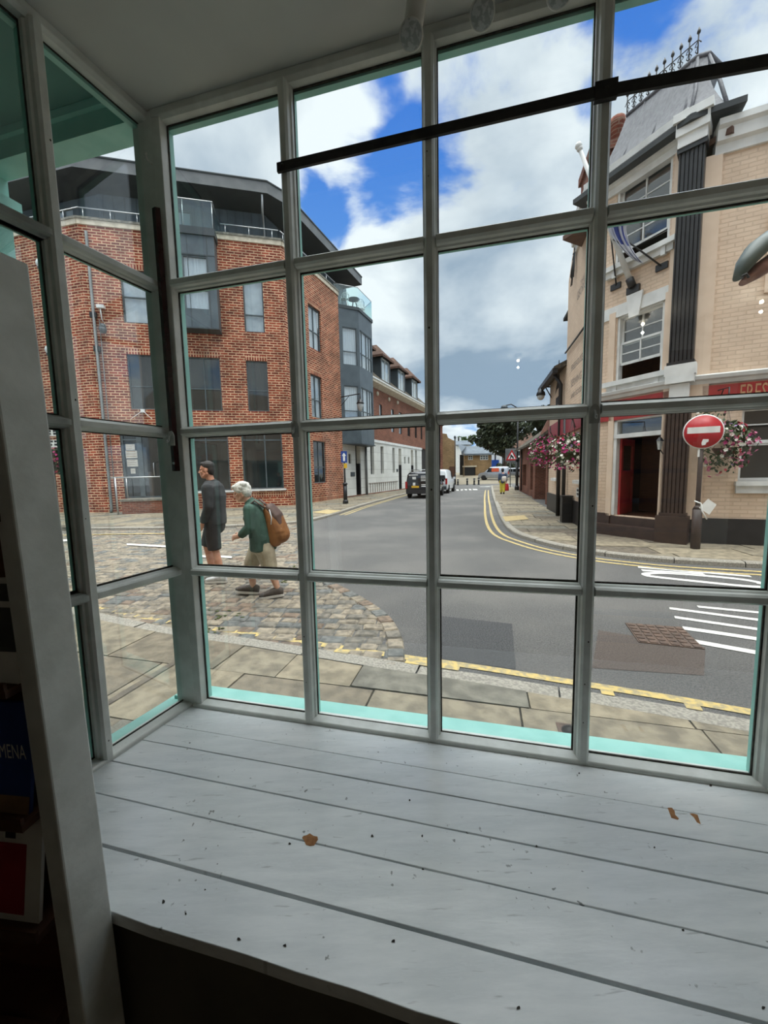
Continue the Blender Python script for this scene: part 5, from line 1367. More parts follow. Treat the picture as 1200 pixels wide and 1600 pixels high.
# iron cresting along the ridge
mb = MB(); L_ = (topq[1]-topq[0]); n_ = 9
for k in range(n_+1):
    p = topq[0]+L_*(k/n_); up_ = Vector((0, 0, 1))
    mb.tube([p, p+up_*.42], .012, 5); mb.lathe(p+up_*.38, [(.004, 0), (.035, .05), (.028, .08), (.004, .14)], 6)
    mb.tube([p+up_*.22-L_.normalized()*.05, p+up_*.30, p+up_*.22+L_.normalized()*.05], .010, 4)
    if k < n_:
        q_ = topq[0]+L_*((k+1)/n_); mb.tube([p+up_*.30, q_+up_*.30], .010, 5)
        c_ = (p+q_)/2+up_*.12; d = L_.normalized()
        mb.tube([p+up_*.05, c_-d*.03, c_-d*.07+up_*.06, c_-d*.02+up_*.09], .008, 4); mb.tube([q_+up_*.05, c_+d*.03, c_+d*.07+up_*.06, c_+d*.02+up_*.09], .008, 4)
mb.build('iron_cresting', 'iron', tr_)
# flat roof parapet behind
MB().box(C2, .3, 7, -6, -.1, 7.0, 7.1).build('flat_roof', 'lead', pub)

# flagpole with a furled flag and its stays
pu, pz = C1.px(991, 449)
b0 = C1.P(pu, .06, pz)
def on(px, py, n):
    u, z = C1.px(px, py, n); return C1.P(u, n, z)
tip = on(904, 228, 1.05)
fp = thing('flagpole', 'white flagpole leaning out from the cream pub with iron stays', 'flagpole', b0)
MB().tube([b0, b0.lerp(tip, .5), tip], [.055, .048, .035], 10).build('pole', 'white_paint', fp)
MB().ball(tip, .07, 10).lathe(tip, [(.045, -.1), (.06, -.06), (.04, 0)], 10, 0, tip-b0).build('finial', 'white_paint', fp)
m_ = b0.lerp(tip, .42)
for px, py, nm in ((963, 448, 'stay'), (1035, 417, 'stay')):
    e_ = on(px, py, .02); MB().tube([e_, m_], .016, 6).build(nm, 'black', fp)
    u, z = C1.px(px, py); MB().box(C1, u-.11, u+.11, 0, .04, z-.06, z+.06).build('wall_plate', 'black', fp)
MB().box(C1, pu-.13, pu+.13, 0, .06, pz-.12, pz+.02).tube([b0, b0.lerp(tip, .06)], .075, 10).build('socket', 'black', fp)
mb = MB(); mb.tube([on(958, 374, .5), on(985, 390, .35), on(1043, 358, .1)], .014, 6); mb.build('brace', 'black', fp)
rows = []
top_a, top_b = on(946, 338, .75), on(975, 352, .55)
for i in range(9):
    f = i/8; row = []
    for k in range(13):
        s = k/12
        p = on(946+(948-946)*f+ s*(34-18*f) + 46*f*f*.9, 336+ f*70+ s*6, .62-.25*f + .05*sin(s*17+f*3)*(1-.3*f))
        row.append(p)
    rows.append(row)
mb = MB().grid(rows[:]); 
for i, fi in enumerate(mb.f):
    if (i % 12) in (4, 5, 6, 9): mb.m[i] = 1 if i < 62 else 0
fl = mb.build('flag', ['flag', 'flag_blue'], None); sd = fl.modifiers.new('cloth', 'SOLIDIFY'); sd.thickness = .006
tag(fl, 'furled white and blue flag hanging limp from the pub flagpole', 'flag')

# lantern beside the pub door, swan-neck lamp on the wing, plates and bin
lu, lz = C1.px(1033, 700); t = thing('wall_lantern', 'small black wall lantern beside the red pub door', 'lantern', C1.P(-.2, .08, lz-.1))
lu = -.13
MB().lathe(C1.P(lu, .06, lz-.08), [(.05, -.02), (.05, .0)], 10, 0, C1.n).tube([C1.P(lu, .05, lz-.08), C1.P(lu-.06, .12, lz-.12), C1.P(lu-.1, .16, lz-.03)], .012, 6).build('bracket', 'black', t)
c_ = C1.P(lu-.1, .17, lz)
MB().lathe(c_, [(.03, -.04), (.035, -.02), (.06, .13)], 6, smooth=False).build('glass', 'bulb_glass', t)
MB().lathe(c_+Vector((0, 0, .13)), [(.075, 0), (.03, .07), (.012, .08), (.016, .11), (.002, .13)], 6, smooth=False).build('cap', 'black', t)
w_u = -5.45; t = thing('wall_lantern', 'globe street lamp on a bracket high on the end of the pub wing', 'lantern', C3.P(w_u, .5, 3.9))
lp = at(845, 617, 14.2); wl = at(860, 604.5, 14.4)
MB().tube([wl, lp+Vector((.02, 0, .28)), lp+Vector((0, 0, .2))], .025, 6).tube([at(862, 622, 14.4), lp.lerp(wl, .35)+Vector((0, 0, .24))], .02, 6).build('bracket', 'black', t)
MB().lathe(lp+Vector((0, 0, -.02)), [(.16, 0), (.14, .1), (.06, .2), (.03, .24)], 12).build('cap', 'black', t)
MB().ball(lp+Vector((0, 0, -.06)), .13, 12).build('globe', 'bulb_glass', t)
a, z1_ = C3.px(902.5, 760); b, z0_ = C3.px(911, 771)
t = thing('street_name_plate', 'white street name plate low on the cream pub wall', 'sign', C3.P((a+b)/2, .02, 1.0))
MB().box(C3, a, b+.15, .005, .03, zw3-.45, zw3-.2).build('plate', 'sign_white', t)
mb = MB()
for k in range(2):
    for i in range(8): mb.box(C3, a+.06+i*(b-a)/8.5, a+.06+i*(b-a)/8.5+.05, .03, .032, zw3-.30-.10*k, zw3-.24-.10*k)
mb.build('lettering', 'ink_dark', t)
bp_ = C3.P(C3.px(885, 780, .18)[0], .18, .09); f_ = Fr(bp_[:2], 194, 0)
t = thing('litter_bin', 'square black litter bin standing against the pub plinth', 'bin', bp_)
MB().box(f_, -.13, .13, -.13, .13, .1, .80).build('body', 'black', t)
mb = MB().box(f_, -.145, .145, -.145, .145, .80, .85)
for k in range(3): mb.box(f_, -.138, .138, -.138, .138, .3+.17*k, .32+.17*k)
mb.build('lid', 'plinth_black', t)

# no-entry sign on its post
pb = g(1086, 857, .09); t = thing('no_entry_sign', 'round red no entry sign on a dark post in front of the pub corner', 'road sign', pb)
sc_ = at(1092, 675, pb.y); z_top = at(1090, 650, pb.y).z
MB().tube([pb, pb+Vector((0, 0, z_top-.09))], .036, 10).build('post', 'plinth_brown', t)
MB().tube([pb, pb+Vector((0, 0, .72))], .075, 12).lathe(pb+Vector((0, 0, .72)), [(.075, 0), (.05, .05), (.036, .07)], 12).build('post_base', 'plinth_brown', t)
SF = Fr((pb.x, pb.y), 112.0, 0); sz = sc_.z; so = SF.P(0, .045, sz)
di = MB().lathe(so, [(.295, 0), (.30, .003), (.30, .006), (.0, .006)], 40, 0, SF.n).build('disc', 'sign_white', t)
MB().lathe(so+SF.n*.0065, [(.283, 0), (.283, .001), (0, .001)], 40, 0, SF.n).build('red_face', 'sign_red', di)
mb = MB().box(SF, -.235, .235, .0525, .0545, sz-.045+.02, sz+.065+.02)
mb.build('white_bar', 'sign_white', di)
MB().prism(SF, [(-.01, sz-.24), (.04, sz-.23), (.05, sz-.19), (.08, sz-.18), (.08, sz-.135), (0, sz-.13), (-.02, sz-.2)], 'n', .053, .0545).build('sticker', 'sign_white', di)
MB().box(SF, -.06, -.03, .036, .04, 1.75, 1.95).build('label_strip', 'sign_white', t)
pc = at(1090, 793, pb.y-.1)
PFr = Fr((pb.x-.05, pb.y-.1), 118, 0); zz = pc.z
t2 = MB().prism(PFr, [(-.02, zz), (.10, zz+.16), (.22, zz+.06), (.13, zz-.12)], 'n', .06, .066).build('paper_notice', 'sign_white', None); tag(t2, 'crumpled white paper notice tied to the no entry post', 'notice')
MB().tube([PFr.P(-.09, .06, zz+.12), PFr.P(0, .09, zz+.08), PFr.P(.02, .08, zz-.05), PFr.P(.1, .07, zz-.2)], .012, 5).build('tie', 'sign_white', t2)

# ------------------------------------------------------------------ hanging flower baskets
def blob_leaves(mb, c, r, n, size, rr, m=0, drop=0.0):
    for i in range(n):
        v = Vector((rr.gauss(0, 1), rr.gauss(0, 1), rr.gauss(0, 1))).normalized()*(rr.random()**.33)
        p = Vector(c)+Vector((v.x*r[0], v.y*r[1], v.z*r[2] - (drop*rr.random() if v.z < 0 else 0)))
        a = Vector((rr.gauss(0, 1), rr.gauss(0, 1), rr.gauss(0, 1))).normalized(); b = a.orthogonal().normalized(); q = a.cross(b)
        s = size*rr.uniform(.6, 1.3)
        mb.face([p-b*s, p-q*s*.45, p+b*s, p+q*s*.45+a*s*.2], m)
def flowers(mb, c, r, n, size, rr, ms, w, drop=0.0):
    for i in range(n):
        v = Vector((rr.gauss(0, 1), rr.gauss(0, 1), rr.gauss(0, .9))).normalized()*rr.uniform(.82, 1.08)
        p = Vector(c)+Vector((v.x*r[0], v.y*r[1], v.z*r[2] - (drop*rr.random() if v.z < -.2 else 0)))
        a = (v+Vector((rr.gauss(0, .4), rr.gauss(0, .4), rr.gauss(0, .4)))).normalized(); b = a.orthogonal().normalized(); q = a.cross(b); s = size*rr.uniform(.7, 1.25); m = rr.choices(ms, w)[0]
        pts = []
        for k in range(10):
            t_ = 2*pi*k/10; rad = s*(1.0 if k % 2 == 0 else .72); pts.append(p+b*rad*cos(t_)+q*rad*sin(t_)+a*s*.25)
        cidx = p-a*s*.1
        for k in range(10): mb.face([cidx, pts[k], pts[(k+1) % 10]], m)
FM = ['fl_mag', 'fl_white', 'fl_red', 'fl_lilac', 'fl_pink']
def basket(c, r, label, w, seed, wall_pt=None, nl=420, nf=130, drop=.2, extra=()):
    rr = random.Random(seed); c = Vector(c)
    t = thing('hanging_basket', label, 'flower basket', c-Vector((0, 0, r[2])), 'flower baskets hung outside the pub')
    MB().lathe(c-Vector((0, 0, r[2]*.35)), [(.02, -.16), (.13, -.10), (.19, 0), (.2, .02)], 14).build('basket', 'wood_dark', t)
    mb = MB(); blob_leaves(mb, c, r, nl, .045, rr, 0, drop)
    for cc, r2, nl2, *_ in extra: blob_leaves(mb, cc, r2, nl2, .045, rr, 0, .1)
    o = mb.build('foliage', 'leaf', t); o['kind'] = 'stuff'
    mb = MB(); flowers(mb, c, r, nf, .034, rr, [0, 1, 2, 3, 4], w, drop)
    for cc, r2, nl2, nf2, *q in extra: flowers(mb, cc, r2, nf2, .034, rr, [0, 1, 2, 3, 4], q[0] if q else w, .1)
    o = mb.build('blossom', FM, t); o['kind'] = 'stuff'
    if wall_pt is not None:
        top_ = c+Vector((0, 0, r[2]+.25)); wp = Vector(wall_pt)
        MB().tube([wp, Vector((top_.x, top_.y, wp.z)), top_], .012, 6).tube([wp-Vector((0, 0, .3)), (wp+Vector((top_.x, top_.y, wp.z)))/2, Vector((top_.x, top_.y, wp.z))], .010, 6).build('bracket', 'black', t)
        mb = MB()
        for k in range(3): mb.tube([top_, c+Vector((.17*cos(k*2.1), .17*sin(k*2.1), -r[2]*.3))], .004, 4)
        mb.build('chain', 'black', t)
def on3(px, py, n, F=None):
    F = F or C3; u, z = F.px(px, py, n); return F.P(u, n, z)
c = on3(859, 704, .75); basket(c, (.55, .5, .38), 'flower basket full of magenta petunias at the far end of the pub wing', (8, 2, 1.5, .3, 2), 3, on3(868, 688, .06), 520, 240, .15, [(on3(845, 708, .85), (.3, .3, .25), 120, 70)])
c = on3(893, 700, .62); basket(c, (.36, .36, .34), 'flower basket of white and purple petunias over the litter bin', (3, 6, 1.5, .5, 1), 4, on3(899, 668, .06), 480, 190, .22, [(on3(906, 697, .5), (.22, .22, .28), 140, 60)])
c = C2.P(.78, .50, 2.28)
c = on3(1134, 690, .32, C2); basket(c, (.40, .30, .38), 'flower basket of pink and white petunias behind the no entry sign', (2, 3, 2, .7, 4), 5, on3(1122, 610, .06, C2), 420, 120, .3,
    [(on3(1158, 692, .5, C2), (.26, .24, .22), 60, 60, (1, 1.5, .5, 0, 6)), (on3(1140, 672, .5, C2), (.25, .2, .15), 60, 34, (0, 6, 3, 1, 0)), (on3(1110, 650, .45, C2), (.25, .2, .16), 70, 24)])
# overhead power-lamp on a mast outside the frame
lm = thing('street_lamp', 'green grey street lamp head reaching in over the road beside the pub', 'street lamp', FW.P(2.9, -.1, 3.1))
Yl = 2.8; p0 = at(1150, 436, Yl); p1 = at(1165, 444, Yl); q0 = at(1300, 300, Yl)
ax = [at(1153, 436, Yl), at(1168, 412, Yl), at(1186, 391, Yl), at(1210, 374, Yl), at(1245, 362, Yl), at(1290, 360, Yl)]
rows = []
for i, p in enumerate(ax):
    tdir = (ax[min(i+1, 5)]-ax[max(i-1, 0)]).normalized(); side = Vector((0, 1, 0)); nrm = side.cross(tdir).normalized()
    if nrm.z < 0: nrm = -nrm
    wv = (.035, .08, .11, .125, .11, .06)[i]; h = (.03, .06, .075, .08, .07, .04)[i]
    rows.append([p+side*(wv*cos(a))+nrm*(h*sin(a) if sin(a) > 0 else h*.5*sin(a)) for a in [2*pi*k/14 for k in range(14)]])
lh = MB().grid(rows, 0, True, True, True, True).build('lamp_head', 'olive_lamp', lm)
low = [at(1163, 446, Yl), at(1185, 428, Yl), at(1215, 408, Yl), at(1255, 392, Yl)]
rows = []
for i, p in enumerate(low):
    side = Vector((0, 1, 0)); tdir = (low[min(i+1, 3)]-low[max(i-1, 0)]).normalized(); nrm = side.cross(tdir).normalized(); nrm = nrm if nrm.z > 0 else -nrm
    wv = (.03, .075, .1, .09)[i]; h = (.02, .05, .06, .05)[i]; rows.append([p+nrm*.02+side*(wv*cos(a))+nrm*(h*sin(a)) for a in [2*pi*k/12 for k in range(12)]])
MB().grid(rows, 0, True, True, True, True).build('lens', 'rust_glass', lm)
bz_ = ax[-1]; MB().tube([ax[4], bz_, Vector((bz_.x+.4, Yl-.3, bz_.z+.05)), FW.P(2.9, -.5, 3.1), FW.P(2.9, -.1, 3.1)], .035, 8).build('arm', 'olive_lamp', lm)
MB().tube([at(1159, 432, Yl-.05), at(1166, 428, Yl-.06), at(1170, 434, Yl-.06)], .008, 6).build('clip', 'black', lm)
# ------------------------------------------------------------------ barn, gate and far end of the street on the right
e0 = g(859, 787, .09)
BN = Fr(e0[:2], 194.0)
barn = thing('brick_outbuilding', 'low old brick outbuilding with a sagging tiled roof beyond the pub', 'outbuilding', e0)
ub = BN.px(812, 720)[0]; ze_ = BN.px(816, 701)[1]
ug = BN.px(836, 740)[0]
mb = MB(); wall(mb, BN, ub, ug, 0, ze_+.1, [BN.rect(817, 726, 822, 760), BN.rect(829, 725, 834, 767)], .25)
mb.face([BN.P(ub, 0, 0), BN.P(ub, -6, 0), BN.P(ub, -6, ze_), BN.P(ub, 0, ze_)]); 
mb.face([BN.P(ug+.1, 0, ze_-.1), BN.P(.3, 0, ze_-.1), BN.P(.3, -.3, ze_+1.6), BN.P(ug+.1, -.3, ze_+.6)])
mb.build('wall', 'brick_old', barn)
MB().box(BN, ug-.05, ug+.75, -.6, .10, 0, ze_-.1).build('brick_pier', 'brick_old', barn)
MB().box(BN, -.9, -.5, -.6, .05, 0, ze_-.1).build('brick_pier', 'brick_old', barn)
za, zb_ = BN.px(812, 703)[1], BN.px(861, 681)[1]
mb = MB(); rows = []
for i in range(9):
    f = i/8; u = ub-.4+(0.3-ub+.4)*f; sag = -.18*sin(pi*f); z0 = ze_+.02+sag*.5; rows.append([BN.P(u, .35, z0), BN.P(u, -1.4, z0+1.25+sag), BN.P(u, -3.0, z0+2.45+sag)])
mb.grid(rows, 0, smooth=False)
rows2 = [[p-Vector((0, 0, .14)) for p in r_] for r_ in rows]; mb.grid(rows2, 0, smooth=False)
for i in range(8): mb.face([rows[i][0], rows[i+1][0], rows2[i+1][0], rows2[i][0]])
for e in (0, 8):
    for k in range(2): mb.face([rows[e][k], rows[e][k+1], rows2[e][k+1], rows2[e][k]])
fix(mb.build('roof', 'tiles_dark', barn))
MB().tube([BN.P(ub+1.9, .06, ze_), BN.P(ub+1.9, .06, .1)], .05, 8).build('downpipe', 'black', barn)
mb = MB()
for k in range(7): mb.box(BN, ug+.95+.30*k, ug+1.17+.30*k, -.7, -.66, .1, ze_-.3)
for z in (.5, 2.2): mb.box(BN, ug+.8, -.9, -.75, -.7, z, z+.1)
mb.build('gate', 'wood_dark', barn)
MB().box(BN, ub+.3, .3, -3.1, -3.0, 0, ze_+2).build('inner_wall', 'dark_in', barn)
rr = random.Random(8); mb = MB()
for k in range(4): blob_leaves(mb, BN.P(-1.6+.35*k, -.25, .55), (.22, .22, .45), 60, .07, rr)
o = mb.build('potted_shrub', 'leaf'); tag(o, 'low dark shrub growing by the timber gate next to the pub', 'shrub')
# ground rising at the far end
mb = MB(); mb.face([(-12, 46, .02), (60, 46, .02), (90, 75, .95), (-12, 75, .95)]); mb.face([(-12, 75, .95), (90, 75, .95), (140, 200, 3), (-60, 200, 3)]); struct(mb.build('road_far', 'slab0'))

def wpx(Y): return Fr((0, Y), 90.0)
# end of the terrace: dark brick return and yellow brick wall
D1 = wpx(47); d1 = thing('brick_building', 'yellow brick building side with a stepped gable at the end of the terrace', 'building', D1.P(8, 0, 0))
a = D1.px(685, 700); mb = MB()
x0, x1, x2 = D1.px(684, 700)[0], D1.px(691, 700)[0], D1.px(712, 700)[0]
MB().box(D1, x0-3, x1, -8, .3, 0, D1.px(690, 664)[1]).build('wall', 'brick2', d1)
mb.prism(D1, [(x1, 0), (x2, 0), (x2, D1.px(712, 690)[1]), (D1.px(700, 684)[0], D1.px(700, 684)[1]), (D1.px(698, 678)[0], D1.px(698, 678)[1]), (x1, D1.px(692, 677)[1])], 'n', -8, 0); mb.build('side_wall', 'brick_y', d1)
MB().prism(D1, [(x0-3.2, D1.px(690, 664)[1]), (x1+.3, D1.px(690, 664)[1]), (x0-1, D1.px(688, 655)[1]+.6)], 'n', -8, .6).build('roof', 'tiles_dark', d1)
for y0, y1 in ((668, 692), (703, 727)):
    r_ = D1.rect(685, y0, 687.5, y1); MB().box(D1, r_[0], r_[1], .3, .34, r_[2], r_[3]).build('window', 'car_glass', d1)
r_ = D1.rect(702, 729, 711, 755); MB().box(D1, r_[0], r_[1], 0, .05, r_[2], r_[3]).build('gate', 'wood_dark', d1)
r_ = D1.rect(689, 735, 697, 752); MB().box(D1, r_[0], r_[1], .0, .6, r_[2], r_[3]).build('bin_store', 'black', d1)
# stone cottage with a slate roof, garage door and white casements
D2 = wpx(70); z_g = .8
d2 = thing('stone_cottage', 'yellow stone cottage with slate roof and black garage door at the street end', 'building', D2.P(16, 0, z_g))
xl, xr, xm = D2.px(712, 720)[0], D2.px(768, 720)[0], D2.px(725.5, 720)[0]; zev = D2.px(740, 709)[1]
mb = MB(); gr = D2.rect(723.5, 730, 743, 746); gr = (gr[0]+.0, gr[1], z_g, gr[3])
w_a = D2.rect(731.5, 711.5, 739, 718.5); w_b = D2.rect(750, 711, 763, 718.5)
wall(mb, D2, xm, xr, z_g-.5, zev+.1, [gr, w_a, w_b], .2)
mb.face([D2.P(xm, 0, z_g-.5), D2.P(xl, 14-7, z_g-.5), D2.P(xl, 7, zev), D2.P(xm, 0, zev)])
mb.face([D2.P(xr, 0, z_g-.5), D2.P(xr, -8, z_g-.5), D2.P(xr, -8, zev), D2.P(xr, 0, zev)])
mb.build('wall', 'brick_y', d2)
for w_ in (w_a, w_b): window(D2, w_, d2, (1, 1) if w_ is w_a else (1, 1, 1), (1, 1), .05, fw=.12, bar=.1, fm='white_paint')
MB().box(D2, gr[0], gr[1], -.2, -.15, gr[2], gr[3]).build('garage_door', 'black', d2)
MB().box(D2, gr[0]-.1, gr[1]+.2, 0, .08, gr[3], gr[3]+.25).build('lintel', 'stone_band', d2)
zr = D2.px(748, 694)[1]
mb = MB(); A_, B_, C_, E_ = D2.P(xm-.3, .4, zev), D2.P(xr+.3, .4, zev), D2.P(xr+.3, -5, zr), D2.P(D2.px(738, 695)[0], -5, zr)
mb.face([A_, B_, C_, E_]); mb.face([D2.P(xl-.4, 7, zev), A_, E_, D2.P(xl, 2, zr)]); mb.face([A_-Vector((0, 0, .3)), B_-Vector((0, 0, .3)), B_, A_]); mb.face([D2.P(xl-.4, 7, zev-.3), A_-Vector((0, 0, .3)), A_, D2.P(xl-.4, 7, zev)])
mb.build('roof', 'slate', d2)
MB().box(D2, gr[0], xr-.5, -3, -2.9, 0, zev).build('inner_wall', 'dark_in', d2)
D3 = wpx(82); d3 = thing('white_house', 'white rendered house partly hidden by the big tree at the street end', 'building', D3.P(24, 0, 1))
r_ = D3.rect(764, 706, 783, 735); MB().box(D3, r_[0]-.4, r_[1], -7, 0, .5, r_[3]).build('wall', 'white_paint', d3)
r2_ = D3.rect(773, 708, 774.5, 725); MB().box(D3, r2_[0], r2_[1], 0, .1, r2_[2], r2_[3]).build('downpipe', 'black', d3)
r_ = D3.rect(766, 719, 777, 738); MB().box(D3, r_[0], r_[1], .3, 1.2, .5, r_[3]).build('hoarding', 'sign_blue', d3)
D6 = wpx(96); r_ = D6.rect(714, 691, 735, 705); d6 = thing('white_cottage', 'distant white cottage with a pale roof above the slate roofs', 'building', D6.P(r_[0], 0, 1))
MB().box(D6, r_[0], r_[1], -6, 0, .5, r_[3]-.5).build('wall', 'white_paint', d6)
MB().prism(D6, [(.3, r_[3]-.6), (-5, r_[3]+.8), (-5, r_[3]+.5), (.3, r_[3]-.9)], 'u', r_[0]-.4, r_[1]+.4).build('roof', 'slate', d6)
for x in (718, 721): u_ = D6.px(x, 695)[0]; MB().box(D6, u_, u_+.8, -5.2, -4.4, r_[3], r_[3]+1.6).build('chimney', 'white_paint', d6)
# dark shopfront with a tiled roof behind the lamp post
D4 = wpx(68); d4 = thing('tiled_house', 'house with brown tiled roof and dark shopfront behind the lamp post', 'building', D4.P(20, 0, .3))
r_ = D4.rect(806, 700, 838, 745)
MB().box(D4, r_[0], r_[1]+3, -8, 0, 0, r_[3]).build('wall', 'grey_dark', d4)
mb = MB()
for y in (702, 712): zz = D4.px(815, y)[1]; mb.box(D4, r_[0]-.1, r_[1]+3, -.05, .35, zz-.28, zz)
mb.build('fascia_board', 'white_paint', d4)
zt2 = D4.px(820, 673)[1]; MB().prism(D4, [(.5, r_[3]), (-4, zt2), (-8, r_[3])], 'u', r_[0]-.3, r_[1]+3).build('roof', 'tiles_brown', d4)
# hedge
D5 = wpx(64); r_ = D5.rect(779, 724, 800, 734); rr = random.Random(2); mb = MB()
for k in range(10): blob_leaves(mb, D5.P(r_[0]+(r_[1]-r_[0])*k/9, 0, (r_[2]+r_[3])/2), (.5, .5, (r_[3]-r_[2])*.55), 90, .22, rr)
o = mb.build('hedge', 'leaf_dark'); tag(o, 'clipped dark green hedge behind the silver van', 'hedge')

# ------------------------------------------------------------------ trees
def tree(px, pybase, Y, crowns, leafm, n, size, label, seed, zbase=.3, trunk=True, tw=.35):
    rr = random.Random(seed); b = at(px, pybase, Y); b.z = zbase
    t = thing('tree', label, 'tree', b, 'trees at the end of the street')
    if trunk:
        top_ = at(crowns[0][0], crowns[0][1], Y); mb = MB().tube([b, b.lerp(top_, .4)+Vector((.2, 0, 0)), top_], [tw, tw*.75, tw*.3], 8)
        for c in crowns[1:]: mb.tube([b.lerp(top_, .45), at(c[0], c[1], Y)], [tw*.45, tw*.12], 6)
        mb.build('trunk', 'bark', t)
    mb = MB(); tot = sum(c[2]*c[3] for c in crowns)
    for cx, cy, rx, ry in crowns:
        c = at(cx, cy, Y); k = Y/600
        m_ = int(n*rx*ry/tot)
        for s in range(max(3, m_//70)):       # sprays of leaves
            v = Vector((rr.gauss(0, 1), rr.gauss(0, 1), rr.gauss(0, 1))).normalized()*rr.uniform(.55, 1.0)
            blob_leaves(mb, c+Vector((v.x*rx*k, v.y*rx*k*.8, v.z*ry*k)), (rx*k*.3, rx*k*.3, ry*k*.26), 70, size, rr)
    o = mb.build('crown', leafm, t); o['kind'] = 'stuff'; return t
tree(786, 738, 57, [(790, 672, 34, 24), (765, 688, 22, 18), (750, 690, 16, 14), (812, 664, 22, 18), (775, 662, 26, 18), (785, 695, 26, 16), (768, 672, 24, 20)], 'leaf_dark', 9000, .30, 'big dark green tree with a broad crown at the end of the street', 1)
tree(855, 735, 48, [(850, 655, 20, 18), (838, 668, 14, 14), (868, 648, 18, 16)], 'leaf_dark', 3500, .28, 'dark tree showing above the sagging tiled outbuilding roof', 2)
tree(722, 720, 120, [(722, 692, 16, 9), (706, 697, 8, 9), (737, 687, 8, 9), (712, 690, 9, 7), (731, 692, 10, 7)], 'leaf_far', 3200, .5, 'pale green trees beyond the slate roofs', 3, zbase=2)
# ------------------------------------------------------------------ street furniture
def post_at(px, py, z=0.0): return g(px, py, z)
p = post_at(807.5, 766, .09); t = thing('lamp_post', 'tall slim black lamp post on the right pavement beyond the lady', 'lamp post', p)
h_ = at(807, 640, p.y).z
MB().tube([p, p+Vector((0, 0, h_))], .06, 8).tube([p, p+Vector((0, 0, 2.2))], .11, 10).lathe(p+Vector((0, 0, 2.2)), [(.15, 0), (.11, .1), (.06, .2)], 10).lathe(p, [(.17, 0), (.17, .25), (.11, .35)], 10).build('post', 'black', t)
tp = p+Vector((0, 0, h_)); MB().tube([tp, tp+Vector((-.5, 0, .3)), tp+Vector((-1.0, 0, .2))], .04, 6).build('arm', 'black', t)
MB().lathe(tp+Vector((-1.0, 0, -.25)), [(.1, 0), (.28, .25), (.2, .45), (.04, .5)], 10).build('lamp', 'grey_dark', t)
p = at(797.5, 735, 34); t = thing('road_works_sign', 'red bordered triangular warning sign on a post before the silver van', 'road sign', Vector((p.x, 34, 0.1)))
MB().tube([Vector((p.x, 34, .1)), Vector((p.x, 34, at(797, 701, 34).z))], .04, 8).build('post', 'roof_grey', t)
f_ = wpx(33.9); cz = at(799, 712, 34).z; cx_ = at(799, 712, 34).x; s = .52
MB().box(f_, cx_-.56, cx_+.56, -.02, 0.0, cz-.5, cz+.62).build('backing_plate', 'roof_grey', t)
tri = MB().prism(f_, [(cx_-s, cz-.40), (cx_+s, cz-.40), (cx_, cz+.52)], 'n', .0, .02).build('red_border', 'sign_red', t)
MB().prism(f_, [(cx_-s*.64, cz-.29), (cx_+s*.64, cz-.29), (cx_, cz+.30)], 'n', .02, .026).build('white_face', 'sign_white', t)
MB().prism(f_, [(cx_-.2, cz-.27), (cx_-.12, cz-.05), (cx_-.14, cz+.08), (cx_-.02, cz+.1), (cx_+.05, cz-.02), (cx_+.12, cz-.05), (cx_+.2, cz-.27), (cx_+.08, cz-.27), (cx_-.02, cz-.1), (cx_-.1, cz-.27)], 'n', .026, .03).build('black_symbol', 'black', t)
# one way sign and its post at the corner of the brick block
p = g(540, 787, .09); t = thing('one_way_sign', 'blue square one way sign on a black post where brick meets white wall', 'road sign', p)
zt_ = at(539, 705, p.y).z
MB().tube([p, p+Vector((0, 0, zt_-.09))], .045, 8).tube([p, p+Vector((0, 0, .95))], .10, 10).lathe(p, [(.14, 0), (.14, .12), (.10, .2)], 10).lathe(p+Vector((0, 0, .95)), [(.13, 0), (.13, .06), (.05, .12)], 10).build('post', 'black', t)
sc2 = at(537.5, 714, p.y-.1); f_ = Fr((sc2.x, sc2.y), 88)
pl_ = MB().box(f_, -.15, .15, 0, .012, sc2.z-.28, sc2.z+.28).build('plate', 'sign_blue', t)
MB().prism(f_, [(-.05, sc2.z-.2), (.05, sc2.z-.2), (.05, sc2.z+.05), (.11, sc2.z+.05), (0, sc2.z+.21), (-.11, sc2.z+.05), (-.05, sc2.z+.05)], 'n', .012, .015).build('white_arrow', 'sign_white', pl_)
MB().box(f_, -.02, .14, 0, .01, sc2.z-.55, sc2.z-.32).build('yellow_plate', 'plate', t)
# lantern on an arm from the brick corner
a_ = A2.P(5.3, .05, A2.px(535, 622)[1]); lp = at(563, 634, a_.y-.9)
t = thing('wall_lantern', 'black heritage lantern on a long arm in front of the grey bay', 'lantern', lp)
top_ = lp+Vector((0, 0, .45))
MB().tube([a_, Vector((lp.x, lp.y, a_.z)), top_], .03, 6).tube([a_-Vector((0, 0, .5)), a_.lerp(Vector((lp.x, lp.y, a_.z)), .45)], .018, 6).build('arm', 'black', t)
MB().lathe(lp, [(.22, .12), (.20, .18), (.10, .32), (.05, .36), (.04, .46), (.01, .6)], 14).build('cap', 'black', t)
MB().lathe(lp, [(.03, -.32), (.10, -.26), (.17, 0), (.18, .12)], 14).build('globe', 'bulb_glass', t)
